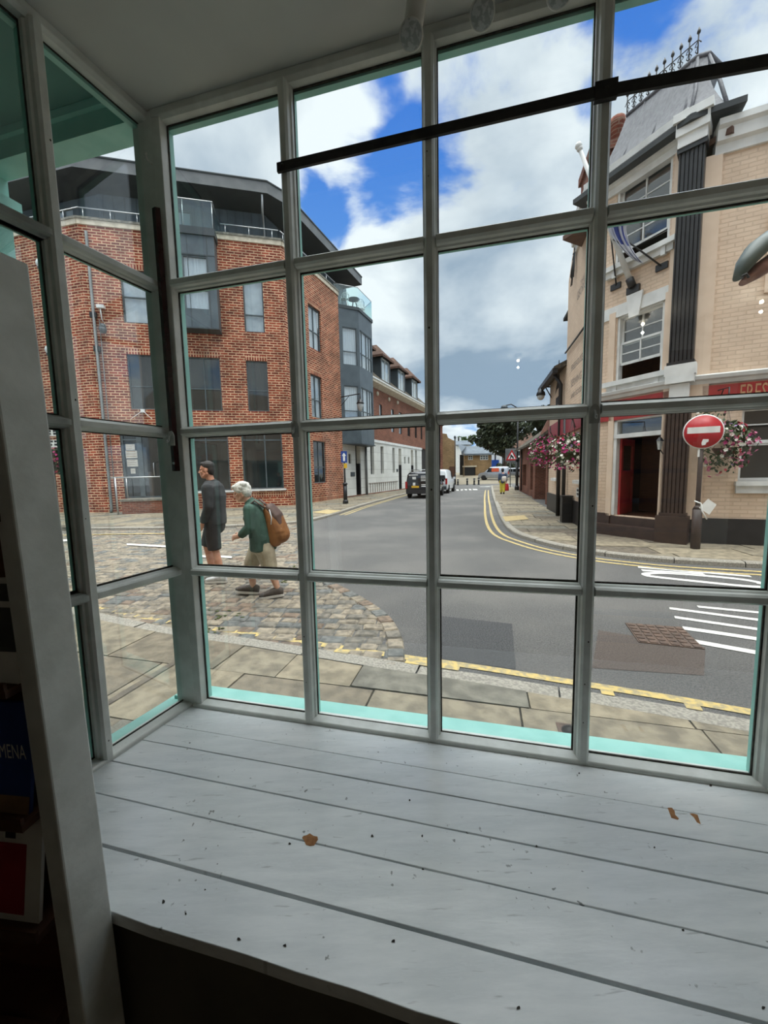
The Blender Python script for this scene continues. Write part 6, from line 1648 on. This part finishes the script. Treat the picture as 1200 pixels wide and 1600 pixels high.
# bollards at the far end
for px, py, hh, lab in ((715.5, 758, 8, 'black bollard beside the lamp column at the stone cottage wall'), (730, 757, 9, 'black bollard in front of the garage door'), (741, 756, 9, 'black bollard right of the garage door'), (748, 755, 10, 'stout black bollard nearest the silver van bonnet')):
    p = at(px, py, 44); p.z = .02; h_ = hh*44/600*1.15
    t = thing('bollard', lab, 'bollard', p, 'bollards at the street end')
    MB().lathe(p, [(.13, 0), (.12, .1), (.10, .12), (.10, h_*.8), (.13, h_*.82), (.13, h_*.9), (.08, h_)], 10).build('post', 'black', t)
    MB().lathe(p+Vector((0, 0, h_*.68)), [(.104, 0), (.104, .08)], 10).build('band', 'roadwhite', t)
p = at(711, 757, 46); p.z = .02; t = thing('lamp_post', 'thin black lamp post by the yellow brick gable', 'lamp post', p)
MB().tube([p, p+Vector((0, 0, at(711, 686, 46).z))], .05, 6).lathe(p, [(.12, 0), (.1, 1.2), (.05, 1.3)], 8).build('post', 'black', t)
MB().lathe(Vector((p.x, p.y, at(711, 686, 46).z)), [(.08, 0), (.15, .2), (.1, .35), (.02, .4)], 8).build('lamp', 'grey_dark', t)
# finger post and flowers on the left, seen past the white post
Yf = 10.2; t = thing('finger_post', 'white plated finger post with small black lettering past the white post', 'signpost', Vector((at(66, 700, Yf).x, Yf, 0)))
xp = at(66, 700, Yf).x; MB().tube([Vector((xp, Yf, 0)), Vector((xp, Yf, at(66, 660, Yf).z))], .05, 8).build('post', 'black', t)
ff = wpx(Yf-.06)
for x0, y0, x1, y1 in ((60, 672.5, 99, 681), (62, 688, 101, 698.5)):
    r_ = ff.rect(x0, y0, x1, y1); pl_ = MB().box(ff, r_[0], r_[1], 0, .02, r_[2], r_[3]).build('plate', 'sign_white', t)
    mb = MB()
    for k in range(2):
        zz = r_[3]-(k+.75)*(r_[3]-r_[2])/2.2
        for i in range(3): mb.box(ff, r_[0]+.22+.17*i, r_[0]+.22+.17*i+R.uniform(.08, .14), .02, .022, zz, zz+.05)
    mb.build('lettering', 'ink_dark', pl_)
r_ = ff.rect(100, 701, 103.5, 718); MB().box(ff, r_[0], r_[1], 0, .02, r_[2], r_[3]).build('edge_plate', 'sign_white', t)
rr = random.Random(12); c = at(92, 715, 12.2); t = thing('hanging_basket', 'dark pink flower basket on a stand beside the finger post', 'flower basket', Vector((c.x, c.y, 0)))
mb = MB(); blob_leaves(mb, c, (.34, .3, .4), 420, .06, rr, 0, .2); o = mb.build('foliage', 'leaf_dark', t); o['kind'] = 'stuff'
mb = MB(); flowers(mb, c, (.34, .3, .4), 110, .045, rr, [0, 4, 2], (6, 2, 1), .15); o = mb.build('blossom', FM, t); o['kind'] = 'stuff'
MB().tube([Vector((c.x-.2, c.y, .05)), Vector((c.x-.2, c.y, c.z-.1)), Vector((c.x, c.y, c.z))], .03, 6).build('stand', 'black', t)
# dark bike wheel-like stand foot by the wall
# ------------------------------------------------------------------ vehicles
def vehicle(name, label, rear, bearing, L, w, h, paint, hood=.9, slope=.75, kind='van', plate='plate', group=None, extra=None):
    f_ = Fr((rear[0], rear[1]), bearing+90.0, rear[2])   # u to the right of the car, n backwards
    t = thing(name, label, 'car', Vector(rear), group)
    zb, zw = .28, h*.56                                   # sill and waist
    st = []                                               # stations along the car: (distance, roof z, half width)
    st = [(0.0, h*.90, w/2-.05), (.06, h*.965, w/2-.015), (.35, h, w/2), (L*.45, h*1.0, w/2), (L-hood-slope, h*.975, w/2), (L-hood-slope*.5, h*.80, w/2-.01), (L-hood, zw*1.04, w/2-.02), (L-.25, zw*.93, w/2-.06), (L-.03, zw*.74, w/2-.15), (L, zw*.6, w/2-.22)]
    rows = []
    for d, zt, hw in st:
        zz = min(zt, zw); tum = max(zt-zw, 0)/max(h-zw, .01)
        ra = .12*min(1, tum*2)
        half = [(hw-.05, zb), (hw, zb+.12), (hw, zz-.05), (hw-.02, zz), (hw-.13*tum, zt-ra), (hw-.17*tum-ra*.4, zt-ra*.25), (hw-.24*tum-ra*1.2, zt+.005)]
        ring = [f_.P(u, -d, z) for u, z in half]+[f_.P(-u, -d, z) for u, z in half[::-1]]
        rows.append(ring)
    body = fix(MB().grid(rows, 0, True, True, True, True).build('body', paint, t)); body.data.polygons.foreach_set('use_smooth', [True]*len(body.data.polygons))
    sm = body.modifiers.new('soft', 'BEVEL'); sm.width = .03; sm.segments = 2; sm.limit_method = 'ANGLE'; sm.angle_limit = radians(50)
    # glass
    def side_pt(s, d, z):
        k = (z-zw)/(h-zw); return f_.P(s*(w/2-.02-.11*k+.012), -d, z)
    mb = MB(); segs = ((.25, L*.34), (L*.37, L*.58), (L*.60, L-hood-slope*.75)) if kind == 'car' else ((L*.52, L-hood-slope*.75),)
    for s in (-1, 1):
        for a, b in segs: q = [side_pt(s, a, zw+.06), side_pt(s, b+(slope*.35 if (a, b) == segs[-1] else 0), zw+.06), side_pt(s, b, h-.18), side_pt(s, a, h-.18)]; mb.face(q)
    hw = w/2-.16; mb.face([f_.P(-hw-.04, .02, zw+.02), f_.P(hw+.04, .02, zw+.02), f_.P(hw-.06, -.015, h*.90), f_.P(-hw+.06, -.015, h*.90)])
    d0, d1 = L-hood-slope*.92, L-hood-slope*.05
    mb.face([f_.P(-hw+.02, -d0, h*.955+.012), f_.P(hw-.02, -d0, h*.955+.012), f_.P(hw+.06, -d1, zw*1.07+.02), f_.P(-hw-.06, -d1, zw*1.07+.02)])
    mb.build('window', 'car_glass', t)
    wr = h*.185
    for d in (.75, L-.78):
        for s in (-1, 1):
            c = f_.P(s*(w/2-.17), -d, wr); wh = MB().lathe(c, [(wr*.62, 0), (wr*.97, .0), (wr, .03), (wr, .15), (wr*.97, .185), (wr*.62, .185)], 18, 0, f_.r*s).build('wheel', 'tyre', t)
            MB().lathe(c+f_.r*s*.15, [(wr*.64, 0), (wr*.6, .03), (wr*.2, .035), (.001, .03)], 14, 0, f_.r*s).build('hubcap', 'hub', wh)
    for s in (-1, 1): MB().box(f_, s*(w/2-.13), s*(w/2-.005), -.08, .03, zw-.30, zw+.12).build('tail_light', 'tail_red', t)
    MB().box(f_, -w/2+.06, w/2-.06, -.05, .07, zb+.02, zb+.26).build('bumper', 'plinth_black' if paint != 'car_white' else 'grey_dark', t)
    MB().box(f_, -.46, -.0, .02, .04, zw-.26, zw-.14).build('number_plate', plate, t)
    for s in (-1, 1): MB().box(f_, s*(w/2+.01), s*(w/2+.17), -(L-hood-.35), -(L-hood-.28), zw+.02, zw+.2).build('wing_mirror', paint, t)
    if extra: extra(f_, t, zw, h)
    return t
p = g(655, 779, 0)
def black_extra(f_, t, zw, h):
    mb = MB()
    for s in (-1, 1): mb.tube([f_.P(s*.62, -.3, h), f_.P(s*.62, -.35, h+.10), f_.P(s*.62, -2.6, h+.10), f_.P(s*.62, -2.7, h)], .022, 6)
    mb.tube([f_.P(-.62, -.5, h+.10), f_.P(.62, -.5, h+.10)], .018, 6); mb.build('roof_rack', 'steel', t)
    mb = MB()
    mb.box(f_, -.62, -.05, .025, .032, zw+.48, zw+.54); mb.box(f_, -.40, -.18, .025, .032, zw+.25, zw+.40); mb.box(f_, -.38, -.22, .03, .038, zw-.12, zw+.06)
    for k in range(4): mb.box(f_, .12, .55-.06*(k % 2), .025, .034, zw+.42-.09*k, zw+.46-.09*k)
    mb.box(f_, .15, .52, .03, .038, zw-.1, zw-.05); mb.box(f_, .15, .55, .03, .038, zw-.2, zw-.14)
    mb.build('sticker', 'sign_white', t)
vehicle('van', 'small black van with yellow rear plate parked by the white wall', p, 19, 4.0, 1.72, 1.62, 'car_black', extra=black_extra)
p = g(681, 771.5, 0)
vehicle('van', 'small white van parked ahead of the black van', p, 19, 4.0, 1.68, 1.75, 'car_white', hood=1.0)
# silver van across the street end, facing left
p = at(795, 751, 53.5); p.z = .3
def silver_extra(f_, t, zw, h):
    for s in (-1, 1): MB().box(f_, s*.84, s*.862, -2.25, -1.25, zw+.1, h-.22).build('orange_panel', 'orange_sign', t)
vehicle('van', 'silver van with an orange side panel standing across the street end', p, -68, 4.1, 1.7, 1.85, 'car_silver', extra=silver_extra)
p = at(817, 746, 60); p.z = .45
vehicle('car', 'silver blue car half hidden behind the black lamp post', p, -60, 3.9, 1.65, 1.5, 'car_silver', kind='car')
# ------------------------------------------------------------------ people
class Body:                     # limbs as tapering tubes with round ends, fused into one skin
    def __init__(s): s.mb = MB()
    def limb(s, pts, rad, seg=12, cap=.85):
        pts = [Vector(p) for p in pts]; rr_ = [r if hasattr(r, '__len__') else (r, r) for r in rad]
        d0 = (pts[0]-pts[1]).normalized(); d1 = (pts[-1]-pts[-2]).normalized()
        P = []; Rr = []
        for k in (1.0, .85, .5): P.append(pts[0]+d0*min(rr_[0])*k*cap); Rr.append(tuple(x*math.sqrt(max(1-k*k, .01)) for x in rr_[0]))
        P += pts; Rr += rr_
        for k in (.5, .85, 1.0): P.append(pts[-1]+d1*min(rr_[-1])*k*cap); Rr.append(tuple(x*math.sqrt(max(1-k*k, .01)) for x in rr_[-1]))
        s.mb.tube(P, Rr, seg); return s
    def ball(s, c, r, rot=None): s.mb.ball(c, r, 16, 0, rot); return s
    def done(s, name, m, parent, voxel=.008, smooth=6):
        o = s.mb.build(name, m, parent); fix(o)
        r_ = o.modifiers.new('fuse', 'REMESH'); r_.mode = 'VOXEL'; r_.voxel_size = voxel; r_.use_smooth_shade = True
        sm = o.modifiers.new('soften', 'SMOOTH'); sm.iterations = smooth; sm.factor = .5
        return o

class Figure:                   # local axes: x forward, y to the person's left, z up
    def __init__(s, name, label, base, heading, scale=1.0):
        s.root = thing(name, label, 'person', base); s.b = Vector(base); a = radians(heading)
        s.f = Vector((sin(a), cos(a), 0)); s.l = Vector((-s.f.y, s.f.x, 0)); s.k = scale
    def p(s, x, y, z): return s.b+s.f*(x*s.k)+s.l*(y*s.k)+Vector((0, 0, z*s.k))
    def ps(s, *a): return [s.p(*q) for q in a]

def hand(F, bd, wrist, d, curl, thumb, palm_n, side_v, s=1.0):
    """palm, four bent fingers of unequal length and a thumb leaving the side of the palm"""
    w = Vector(wrist); d = d.normalized(); pn = palm_n.normalized(); sv = side_v.normalized()
    pal = w+d*.085*s
    bd.limb([w, w+d*.03*s, pal], [(.026*s, .022*s), (.036*s, .020*s), (.038*s, .018*s)], 12)
    for i, (off, ln) in enumerate(((.030, .075), (.010, .084), (-.010, .078), (-.029, .062))):
        b0 = pal+sv*off*s-d*.012*s; d1 = (d*cos(curl*.5)+pn*sin(curl*.5)); d2 = (d*cos(curl*1.3)+pn*sin(curl*1.3)); d3 = (d*cos(curl*2.1)+pn*sin(curl*2.1))
        q1 = b0+d1*ln*.45*s; q2 = q1+d2*ln*.33*s; q3 = q2+d3*ln*.25*s
        bd.limb([b0, q1, q2, q3], [.0092*s, .0088*s, .0080*s, .0068*s], 8)
    t0 = w+d*.028*s+sv*.026*s; t1 = t0+(d*.5+sv*.8+pn*.3).normalized()*.035*s; t2 = t1+(d*.8+sv*.1+pn*.6).normalized()*.032*s
    bd.limb([t0, t1, t2], [.0115*s, .0105*s, .0085*s], 8)

def head(F, bd, c, fw, up, s=1.0):
    """skull, jaw, nose, brow, lips, ears as part of the one skin; c = centre of the head"""
    fw = fw.normalized(); up = (up-fw*up.dot(fw)).normalized(); lf = up.cross(fw); c = Vector(c)
    rot = Matrix((fw, lf, up)).transposed()
    def q(x, y, z): return c+fw*x*s+lf*y*s+up*z*s
    bd.ball(q(-.012, 0, .025), (.098*s, .077*s, .098*s), rot)
    bd.ball(q(.020, 0, -.045), (.070*s, .060*s, .075*s), rot)
    bd.ball(q(.055, 0, -.088), (.030*s, .032*s, .026*s), rot)          # chin
    for y in (-1, 1):
        bd.limb([q(-.015, y*.062, -.05), q(.035, y*.045, -.085)], [.022*s, .020*s], 10)   # jaw
        bd.ball(q(.058, y*.042, -.022), (.022*s, .022*s, .020*s), rot)  # cheekbone
        bd.limb([q(.078, y*.012, .020), q(.068, y*.048, .018)], [.011*s, .010*s], 8)      # brow
        bd.ball(q(-.008, y*.079, -.012), (.018*s, .008*s, .030*s), rot) # ear
    bd.limb([q(.082, 0, .015), q(.099, 0, -.018), q(.106, 0, -.030)], [.009*s, .011*s, .013*s], 8)   # nose
    for y in (-1, 1): bd.ball(q(.094, y*.011, -.033), .0095*s)
    bd.limb([q(.084, -.018, -.059), q(.090, 0, -.056), q(.084, .018, -.059)], [.0065*s, .0085*s, .0065*s], 8)
    bd.limb([q(.082, -.016, -.069), q(.088, 0, -.069), q(.082, .016, -.069)], [.0065*s, .0085*s, .0065*s], 8)
    return q, rot

def eyes(F, q, rot, s, parent):
    mb = MB()
    for y in (-1, 1): mb.ball(q(.072, y*.031, .000), (.010*s, .013*s, .0085*s), 10, 0, rot)
    mb.build('eyes', 'eye', parent)
    mb = MB().tube([q(.0885, -.018, -.064), q(.0945, 0, -.0635), q(.0885, .018, -.064)], .0028*s, 6); mb.build('mouth', 'lips', parent)

def shoe(F, heel, d, m, sole_m, s=1.0, pitch=0.0, name='shoe'):
    d = d.normalized(); h = Vector(heel); up = Vector((0, 0, 1)); f_ = (d*cos(pitch)+up*sin(pitch)); u_ = (up*cos(pitch)-d*sin(pitch)); sd = f_.cross(u_)
    rows = []; rs = []
    for x, wd, zt in ((-.02, .022, .085), (0, .034, .10), (.05, .038, .105), (.10, .040, .095), (.15, .046, .078), (.20, .050, .062), (.245, .044, .052), (.275, .026, .040)):
        x *= s; wd *= s; zt *= s
        ring = []; rs.append([h+f_*x+sd*(wd+.004)*a+u_*z for a, z in ((1, 0.0), (1, .026*s), (-1, .026*s), (-1, 0.0))])
        for k in range(12):
            a = 2*pi*k/12; zz = zt*.5+.02*s+zt*.5*sin(a)
            ring.append(h+f_*x+sd*wd*cos(a)+u_*max(zz, .02*s))
        rows.append(ring)
    o = MB().grid(rows, 0, True, True, True, True).build(name, m, F.root); fix(o)
    so = fix(MB().grid(rs, 0, True, False, True, True).build('sole', sole_m, o))
    return o

# man in dark jacket and shorts walking left, hand half closed at his side
hd = -92
mf = g(341, 908, .02)
F = Figure('person', 'man in charcoal jacket, dark shorts and white trainers walking left on the cobbles', (mf.x, mf.y, .02), hd, 1.0)
ft = Vector((mf.x, mf.y, 0))
bd = Body()
# hips 0.93, shoulders 1.44, head centre 1.66; x forward
legR = F.ps((.0, .09, .93), (.00, .09, .72), (-.015, .085, .50), (-.055, .085, .30), (-.085, .085, .10))     # near leg, back and straight
legL = F.ps((.0, -.09, .93), (.10, -.09, .73), (.165, -.085, .53), (.125, -.08, .30), (.085, -.08, .10))   # far leg forward, knee bent
for lg in (legR, legL): bd.limb(lg, [.085, .078, .056, .054, .037], 14)
bd.limb(F.ps((0, 0, .90), (.0, 0, 1.05), (-.01, 0, 1.25), (-.015, 0, 1.42)), [(.12, .16), (.115, .155), (.12, .17), (.09, .15)], 16)
bd.limb(F.ps((-.01, 0, 1.44), (.015, 0, 1.52), (.035, 0, 1.58)), [.060, .054, .054], 12)
arm1 = F.ps((-.01, .20, 1.40), (-.03, .235, 1.14), (.08, .215, .90)); arm2 = F.ps((-.01, -.20, 1.40), (-.02, -.235, 1.14), (.07, -.215, .90))
for a_ in (arm1, arm2): bd.limb(a_, [.052, .042, .028], 12)
fdn = Vector((0, 0, -1))
for a_, s_ in ((arm1, 1), (arm2, -1)):
    hand(F, bd, a_[2], (F.f*.45+fdn*.9), .75, 0, F.f*(-.35)-F.l*s_*.3+Vector((0, 0, -.1))+F.f*.9, F.f*.9+Vector((0, 0, .4)))
q, rot = head(F, bd, F.p(.06, 0, 1.655), F.f*1.0+Vector((0, 0, -.03))+F.l*.10, Vector((0, 0, 1)), 1.04)
body = bd.done('body', 'skin', F.root, .006, 5)
eyes(F, q, rot, 1.0, F.root)
hb = Body(); 
hb.ball(q(-.022, 0, .050), (.098, .084, .086), rot).ball(q(-.055, 0, .000), (.062, .080, .085), rot).ball(q(.035, 0, .085), (.056, .062, .034), rot)
hb.done('hair', 'hair_dark', F.root, .008, 4)
jk = Body()
jk.limb(F.ps((-.015, 0, .86), (-.01, 0, .93), (-.015, 0, 1.10), (-.03, 0, 1.28), (-.03, 0, 1.42), (-.015, 0, 1.475)), [(.150, .195), (.158, .200), (.150, .195), (.152, .205), (.118, .185), (.088, .095)], 20, .2)
for a_ in (arm1, arm2):
    q0, q1, q2 = a_; e = q1.lerp(q2, .82)
    jk.limb([q0+Vector((0, 0, .005)), q0.lerp(q1, .5), q1, e], [.080, .074, .066, .056], 14)
jk.ball(F.p(.015, 0, 1.44), (.10, .15, .075)).ball(F.p(.02, 0, 1.485), (.074, .078, .035))
jo = jk.done('jacket', 'jacket', F.root, .009, 5)
mb = MB().tube(F.ps((-.012, 0, 1.472), (.0, 0, 1.50)), [.068, .066], 18, cap=False); mb.build('collar', 'jacket', jo)
sh_ = Body()
sh_.limb(F.ps((-.01, 0, .82), (-.01, 0, .95)), [(.135, .175), (.135, .178)], 18)
for lg, e in ((legR, .12), (legL, .12)):
    k_ = lg[1].lerp(lg[2], .98); sh_.limb([lg[0], lg[1], k_], [.115, .108, .096], 16, .2)
sh_.done('shorts', 'shorts_dark', F.root, .010, 4)
shoe(F, legR[4]-Vector((0, 0, .10))-F.f*.055, F.f-F.l*.05, 'shoe_white', 'sole', 1.05)
shoe(F, legL[4]-Vector((0, 0, .10))-F.f*.05, F.f+F.l*.05, 'shoe_white', 'sole', 1.05)
mb = MB().tube([arm1[2]+F.l*.03+F.f*.0, arm1[2]+F.l*.035+F.f*.02-Vector((0, 0, .02))], .03, 10); 
sk = Body()
for lg in (legR, legL): sk.limb([lg[4]+Vector((0, 0, .055)), lg[4]-Vector((0, 0, .03))], [.042, .042], 12)
sk.done('socks', 'shoe_white', F.root, .008, 2)

# white haired woman stooping under a tan backpack, mid stride to the left
wf = g(410, 930, .02)
W_ = Figure('person', 'white haired person in green jacket and beige shorts stooping under a tan backpack', (wf.x, wf.y, .02), -93, .93)
F = W_; bd = Body()
lF = F.ps((-.05, -.08, .80), (.06, -.085, .62), (.15, -.085, .44), (.15, -.08, .26), (.145, -.08, .10))
lB = F.ps((-.05, .08, .80), (-.10, .085, .62), (-.14, .085, .44), (-.185, .08, .28), (-.235, .08, .12))
for lg in (lF, lB): bd.limb(lg, [.088, .080, .055, .052, .035], 14)
bd.limb(F.ps((-.06, 0, .80), (-.02, 0, .98), (.03, 0, 1.14), (.07, 0, 1.26)), [(.125, .17), (.12, .155), (.12, .165), (.085, .14)], 16)
bd.limb(F.ps((.08, 0, 1.28), (.13, 0, 1.34), (.17, 0, 1.40)), [.055, .050, .050], 12)
aN = F.ps((.06, .18, 1.24), (.06, .215, 1.00), (.20, .17, .88)); aF = F.ps((.06, -.18, 1.24), (.05, -.215, 1.00), (.19, -.17, .88))
for a_ in (aN, aF): bd.limb(a_, [.048, .040, .027], 12)
for a_, s_ in ((aN, 1), (aF, -1)): hand(F, bd, a_[2], F.f*.9+Vector((0, 0, -.15)), .8, 0, Vector((0, 0, -.6))-F.l*s_*.6+F.f*.1, -F.l*s_*.2+Vector((0, 0, .9)), .92)
q, rot = head(F, bd, F.p(.205, 0, 1.455), F.f*1.0+Vector((0, 0, -.28))+F.l*.04, Vector((0, 0, 1))+F.f*.25, 1.0)
bd.done('body', 'skin_pale', F.root, .006, 5); eyes(F, q, rot, 1.0, F.root)
hb = Body(); hb.ball(q(-.020, 0, .052), (.108, .094, .088), rot).ball(q(-.055, 0, -.002), (.072, .092, .088), rot).ball(q(.045, 0, .085), (.060, .068, .036), rot)
for i in range(16):
    a = i*.39; hb.ball(q(-.03+.07*cos(a), .075*sin(a), .055+.035*cos(a*3)), .034, None)
hb.done('hair', 'hair_white', F.root, .008, 3)
jk = Body()
jk.limb(F.ps((-.05, 0, .66), (-.05, 0, .82), (-.02, 0, .98), (.03, 0, 1.14), (.06, 0, 1.25), (.10, 0, 1.315)), [(.165, .205), (.165, .205), (.150, .19), (.148, .20), (.118, .18), (.082, .092)], 20, .2)
for a_ in (aN, aF): q0, q1, q2 = a_; jk.limb([q0, q0.lerp(q1, .5), q1, q1.lerp(q2, .85)], [.078, .072, .064, .052], 14)
jo = jk.done('jacket', 'green_coat', F.root, .009, 5)
MB().tube(F.ps((.092, 0, 1.315), (.118, 0, 1.345)), [.068, .064], 18, cap=False).build('collar', 'green_coat', jo)
sh_ = Body(); sh_.limb(F.ps((-.055, 0, .68), (-.05, 0, .84)), [(.14, .185), (.14, .185)], 18)
for lg in (lF, lB): sh_.limb([lg[0], lg[1], lg[2], lg[2].lerp(lg[3], .25)], [.125, .118, .100, .092], 16, .2)
sh_.done('shorts', 'beige_cloth', F.root, .010, 4)
shoe(F, lF[4]-Vector((0, 0, .092))-F.f*.05, F.f-F.l*.06, 'shoe_grey', 'sole', 1.04, .10)
shoe(F, lB[4]-Vector((0, 0, .105))-F.f*.055, F.f+F.l*.05, 'shoe_grey', 'sole', 1.04, -.10)
# the backpack is carried: a thing of its own
bc = F.p(-.30, .02, 1.0)
bp = thing('backpack', 'tan backpack with brown flap worn on the stooping person\'s back', 'backpack', bc-Vector((0, 0, .25)))
b_ = Body(); b_.limb(F.ps((-.21, 0, .78), (-.255, 0, .92), (-.215, 0, 1.08), (-.15, 0, 1.20)), [(.10, .15), (.145, .165), (.12, .15), (.075, .12)], 18); b_.ball(F.p(-.30, 0, .86), (.115, .14, .115)); bo = b_.done('pack', 'bag_tan', bp, .010, 4)
b_ = Body(); b_.limb(F.ps((-.31, 0, 1.0), (-.26, 0, 1.12), (-.17, 0, 1.235)), [(.055, .13), (.07, .14), (.065, .12)], 16); b_.done('flap', 'bag_brown', bp, .010, 4)
mb = MB()
for s_ in (-1, 1): mb.tube(F.ps((-.12, .10*s_, 1.24), (.0, .13*s_, 1.345), (.12, .13*s_, 1.25), (.15, .14*s_, 1.10), (.05, .18*s_, .95), (-.12, .14*s_, .86)), [(.012, .028)]*6, 6)
mb.build('strap', 'bag_brown', bp)
mb = MB().tube(F.ps((-.19, .14, 1.22), (-.22, .165, 1.12), (-.21, .17, 1.02)), .007, 5).tube(F.ps((-.27, .15, .98), (-.33, .13, .96), (-.36, .05, .95)), .008, 5); mb.build('cord', 'shoe_white', bp)

# lady in yellow trousers walking away down the right pavement
lf_ = g(785, 772, .09)
F = Figure('person', 'distant person in blue jacket and yellow trousers walking away with two bags', (lf_.x, lf_.y, .10), 18, .97)
bd = Body()
l1 = F.ps((0, .085, .86), (.03, .085, .50), (.04, .085, .10)); l2 = F.ps((0, -.085, .86), (-.02, -.085, .50), (-.07, -.085, .12))
for lg in (l1, l2): bd.limb(lg, [.09, .06, .038], 10)
bd.limb(F.ps((0, 0, .86), (0, 0, 1.1), (0, 0, 1.34)), [(.12, .165), (.11, .15), (.085, .155)], 12); bd.limb(F.ps((.01, 0, 1.36), (.02, 0, 1.46)), [.055, .05], 10)
a1 = F.ps((0, .19, 1.30), (-.02, .225, 1.05), (.03, .22, .83)); a2 = F.ps((0, -.19, 1.30), (-.02, -.235, 1.06), (.01, -.24, .82))
for a_, s_ in ((a1, 1), (a2, -1)): bd.limb(a_, [.048, .040, .028], 10); hand(F, bd, a_[2], Vector((0, 0, -1))+F.f*.1, .6, 0, -F.l*s_, F.f, .95)
q, rot = head(F, bd, F.p(.03, 0, 1.545), F.f, Vector((0, 0, 1)), 1.0)
bd.done('body', 'skin', F.root, .010, 4)
hb = Body(); hb.ball(q(-.03, 0, .04), (.105, .092, .095), rot).ball(q(-.06, 0, -.02), (.06, .085, .085), rot); hb.done('hair', 'hair_dark', F.root, .012, 3)
jk = Body(); jk.limb(F.ps((0, 0, .80), (0, 0, 1.05), (0, 0, 1.28), (0, 0, 1.38)), [(.15, .20), (.14, .185), (.125, .185), (.075, .09)], 14)
for a_ in (a1, a2): jk.limb([a_[0], a_[1], a_[1].lerp(a_[2], .85)], [.072, .062, .05], 10)
jk.done('jacket', 'denim', F.root, .012, 4)
sh_ = Body(); sh_.limb(F.ps((0, 0, .80), (0, 0, .92)), [(.13, .175), (.13, .17)], 12)
for lg in (l1, l2): sh_.limb([lg[0], lg[1], lg[2]+Vector((0, 0, .03))], [.11, .092, .075], 12)
sh_.done('trousers', 'yellow_cloth', F.root, .012, 4)
shoe(F, l1[2]-Vector((0, 0, .10))-F.f*.05, F.f, 'black', 'black', 1.0); shoe(F, l2[2]-Vector((0, 0, .11))-F.f*.05, F.f, 'black', 'black', 1.0, -.12)
hp = a2[2]-Vector((0, 0, .10)); f_ = Fr((hp.x, hp.y), 108, 0)
t = thing('shopping_bag', 'red shopping bag carried in the right hand of the distant person', 'bag', hp-Vector((0, 0, .5)))
mb = MB(); rows = []
for z, w_, d_ in ((-.50, .13, .06), (-.46, .155, .075), (-.25, .15, .07), (-.08, .12, .035), (-.05, .11, .015)): rows.append([hp+f_.r*(w_*cos(a))+f_.n*(d_*sin(a))+Vector((0, 0, z)) for a in [2*pi*k/14 for k in range(14)]])
mb.grid(rows, 0, True, True, True, True); mb.build('bag_body', 'red_bag', t)
MB().tube([hp+f_.r*.07+Vector((0, 0, -.06)), hp+Vector((0, 0, .01)), hp-f_.r*.07+Vector((0, 0, -.06))], .008, 6).build('handle', 'red_bag', t)
c = F.p(-.17, -.10, .98); f_ = Fr((c.x, c.y), 108, 0)
t = thing('shoulder_bag', 'cream shoulder bag on the back of the distant person', 'bag', c-Vector((0, 0, .2)))
b_ = Body(); b_.limb([c+f_.r*-.10, c+f_.r*.10], [(.17, .06), (.17, .06)], 14); b_.done('bag_body', 'cream_bag', t, .014, 3)
MB().tube([c-f_.r*.1+Vector((0, 0, .1)), F.p(-.05, -.12, 1.36), F.p(.05, -.13, 1.36), F.p(.1, -.15, 1.2)], .012, 6).build('strap', 'cream_bag', t)
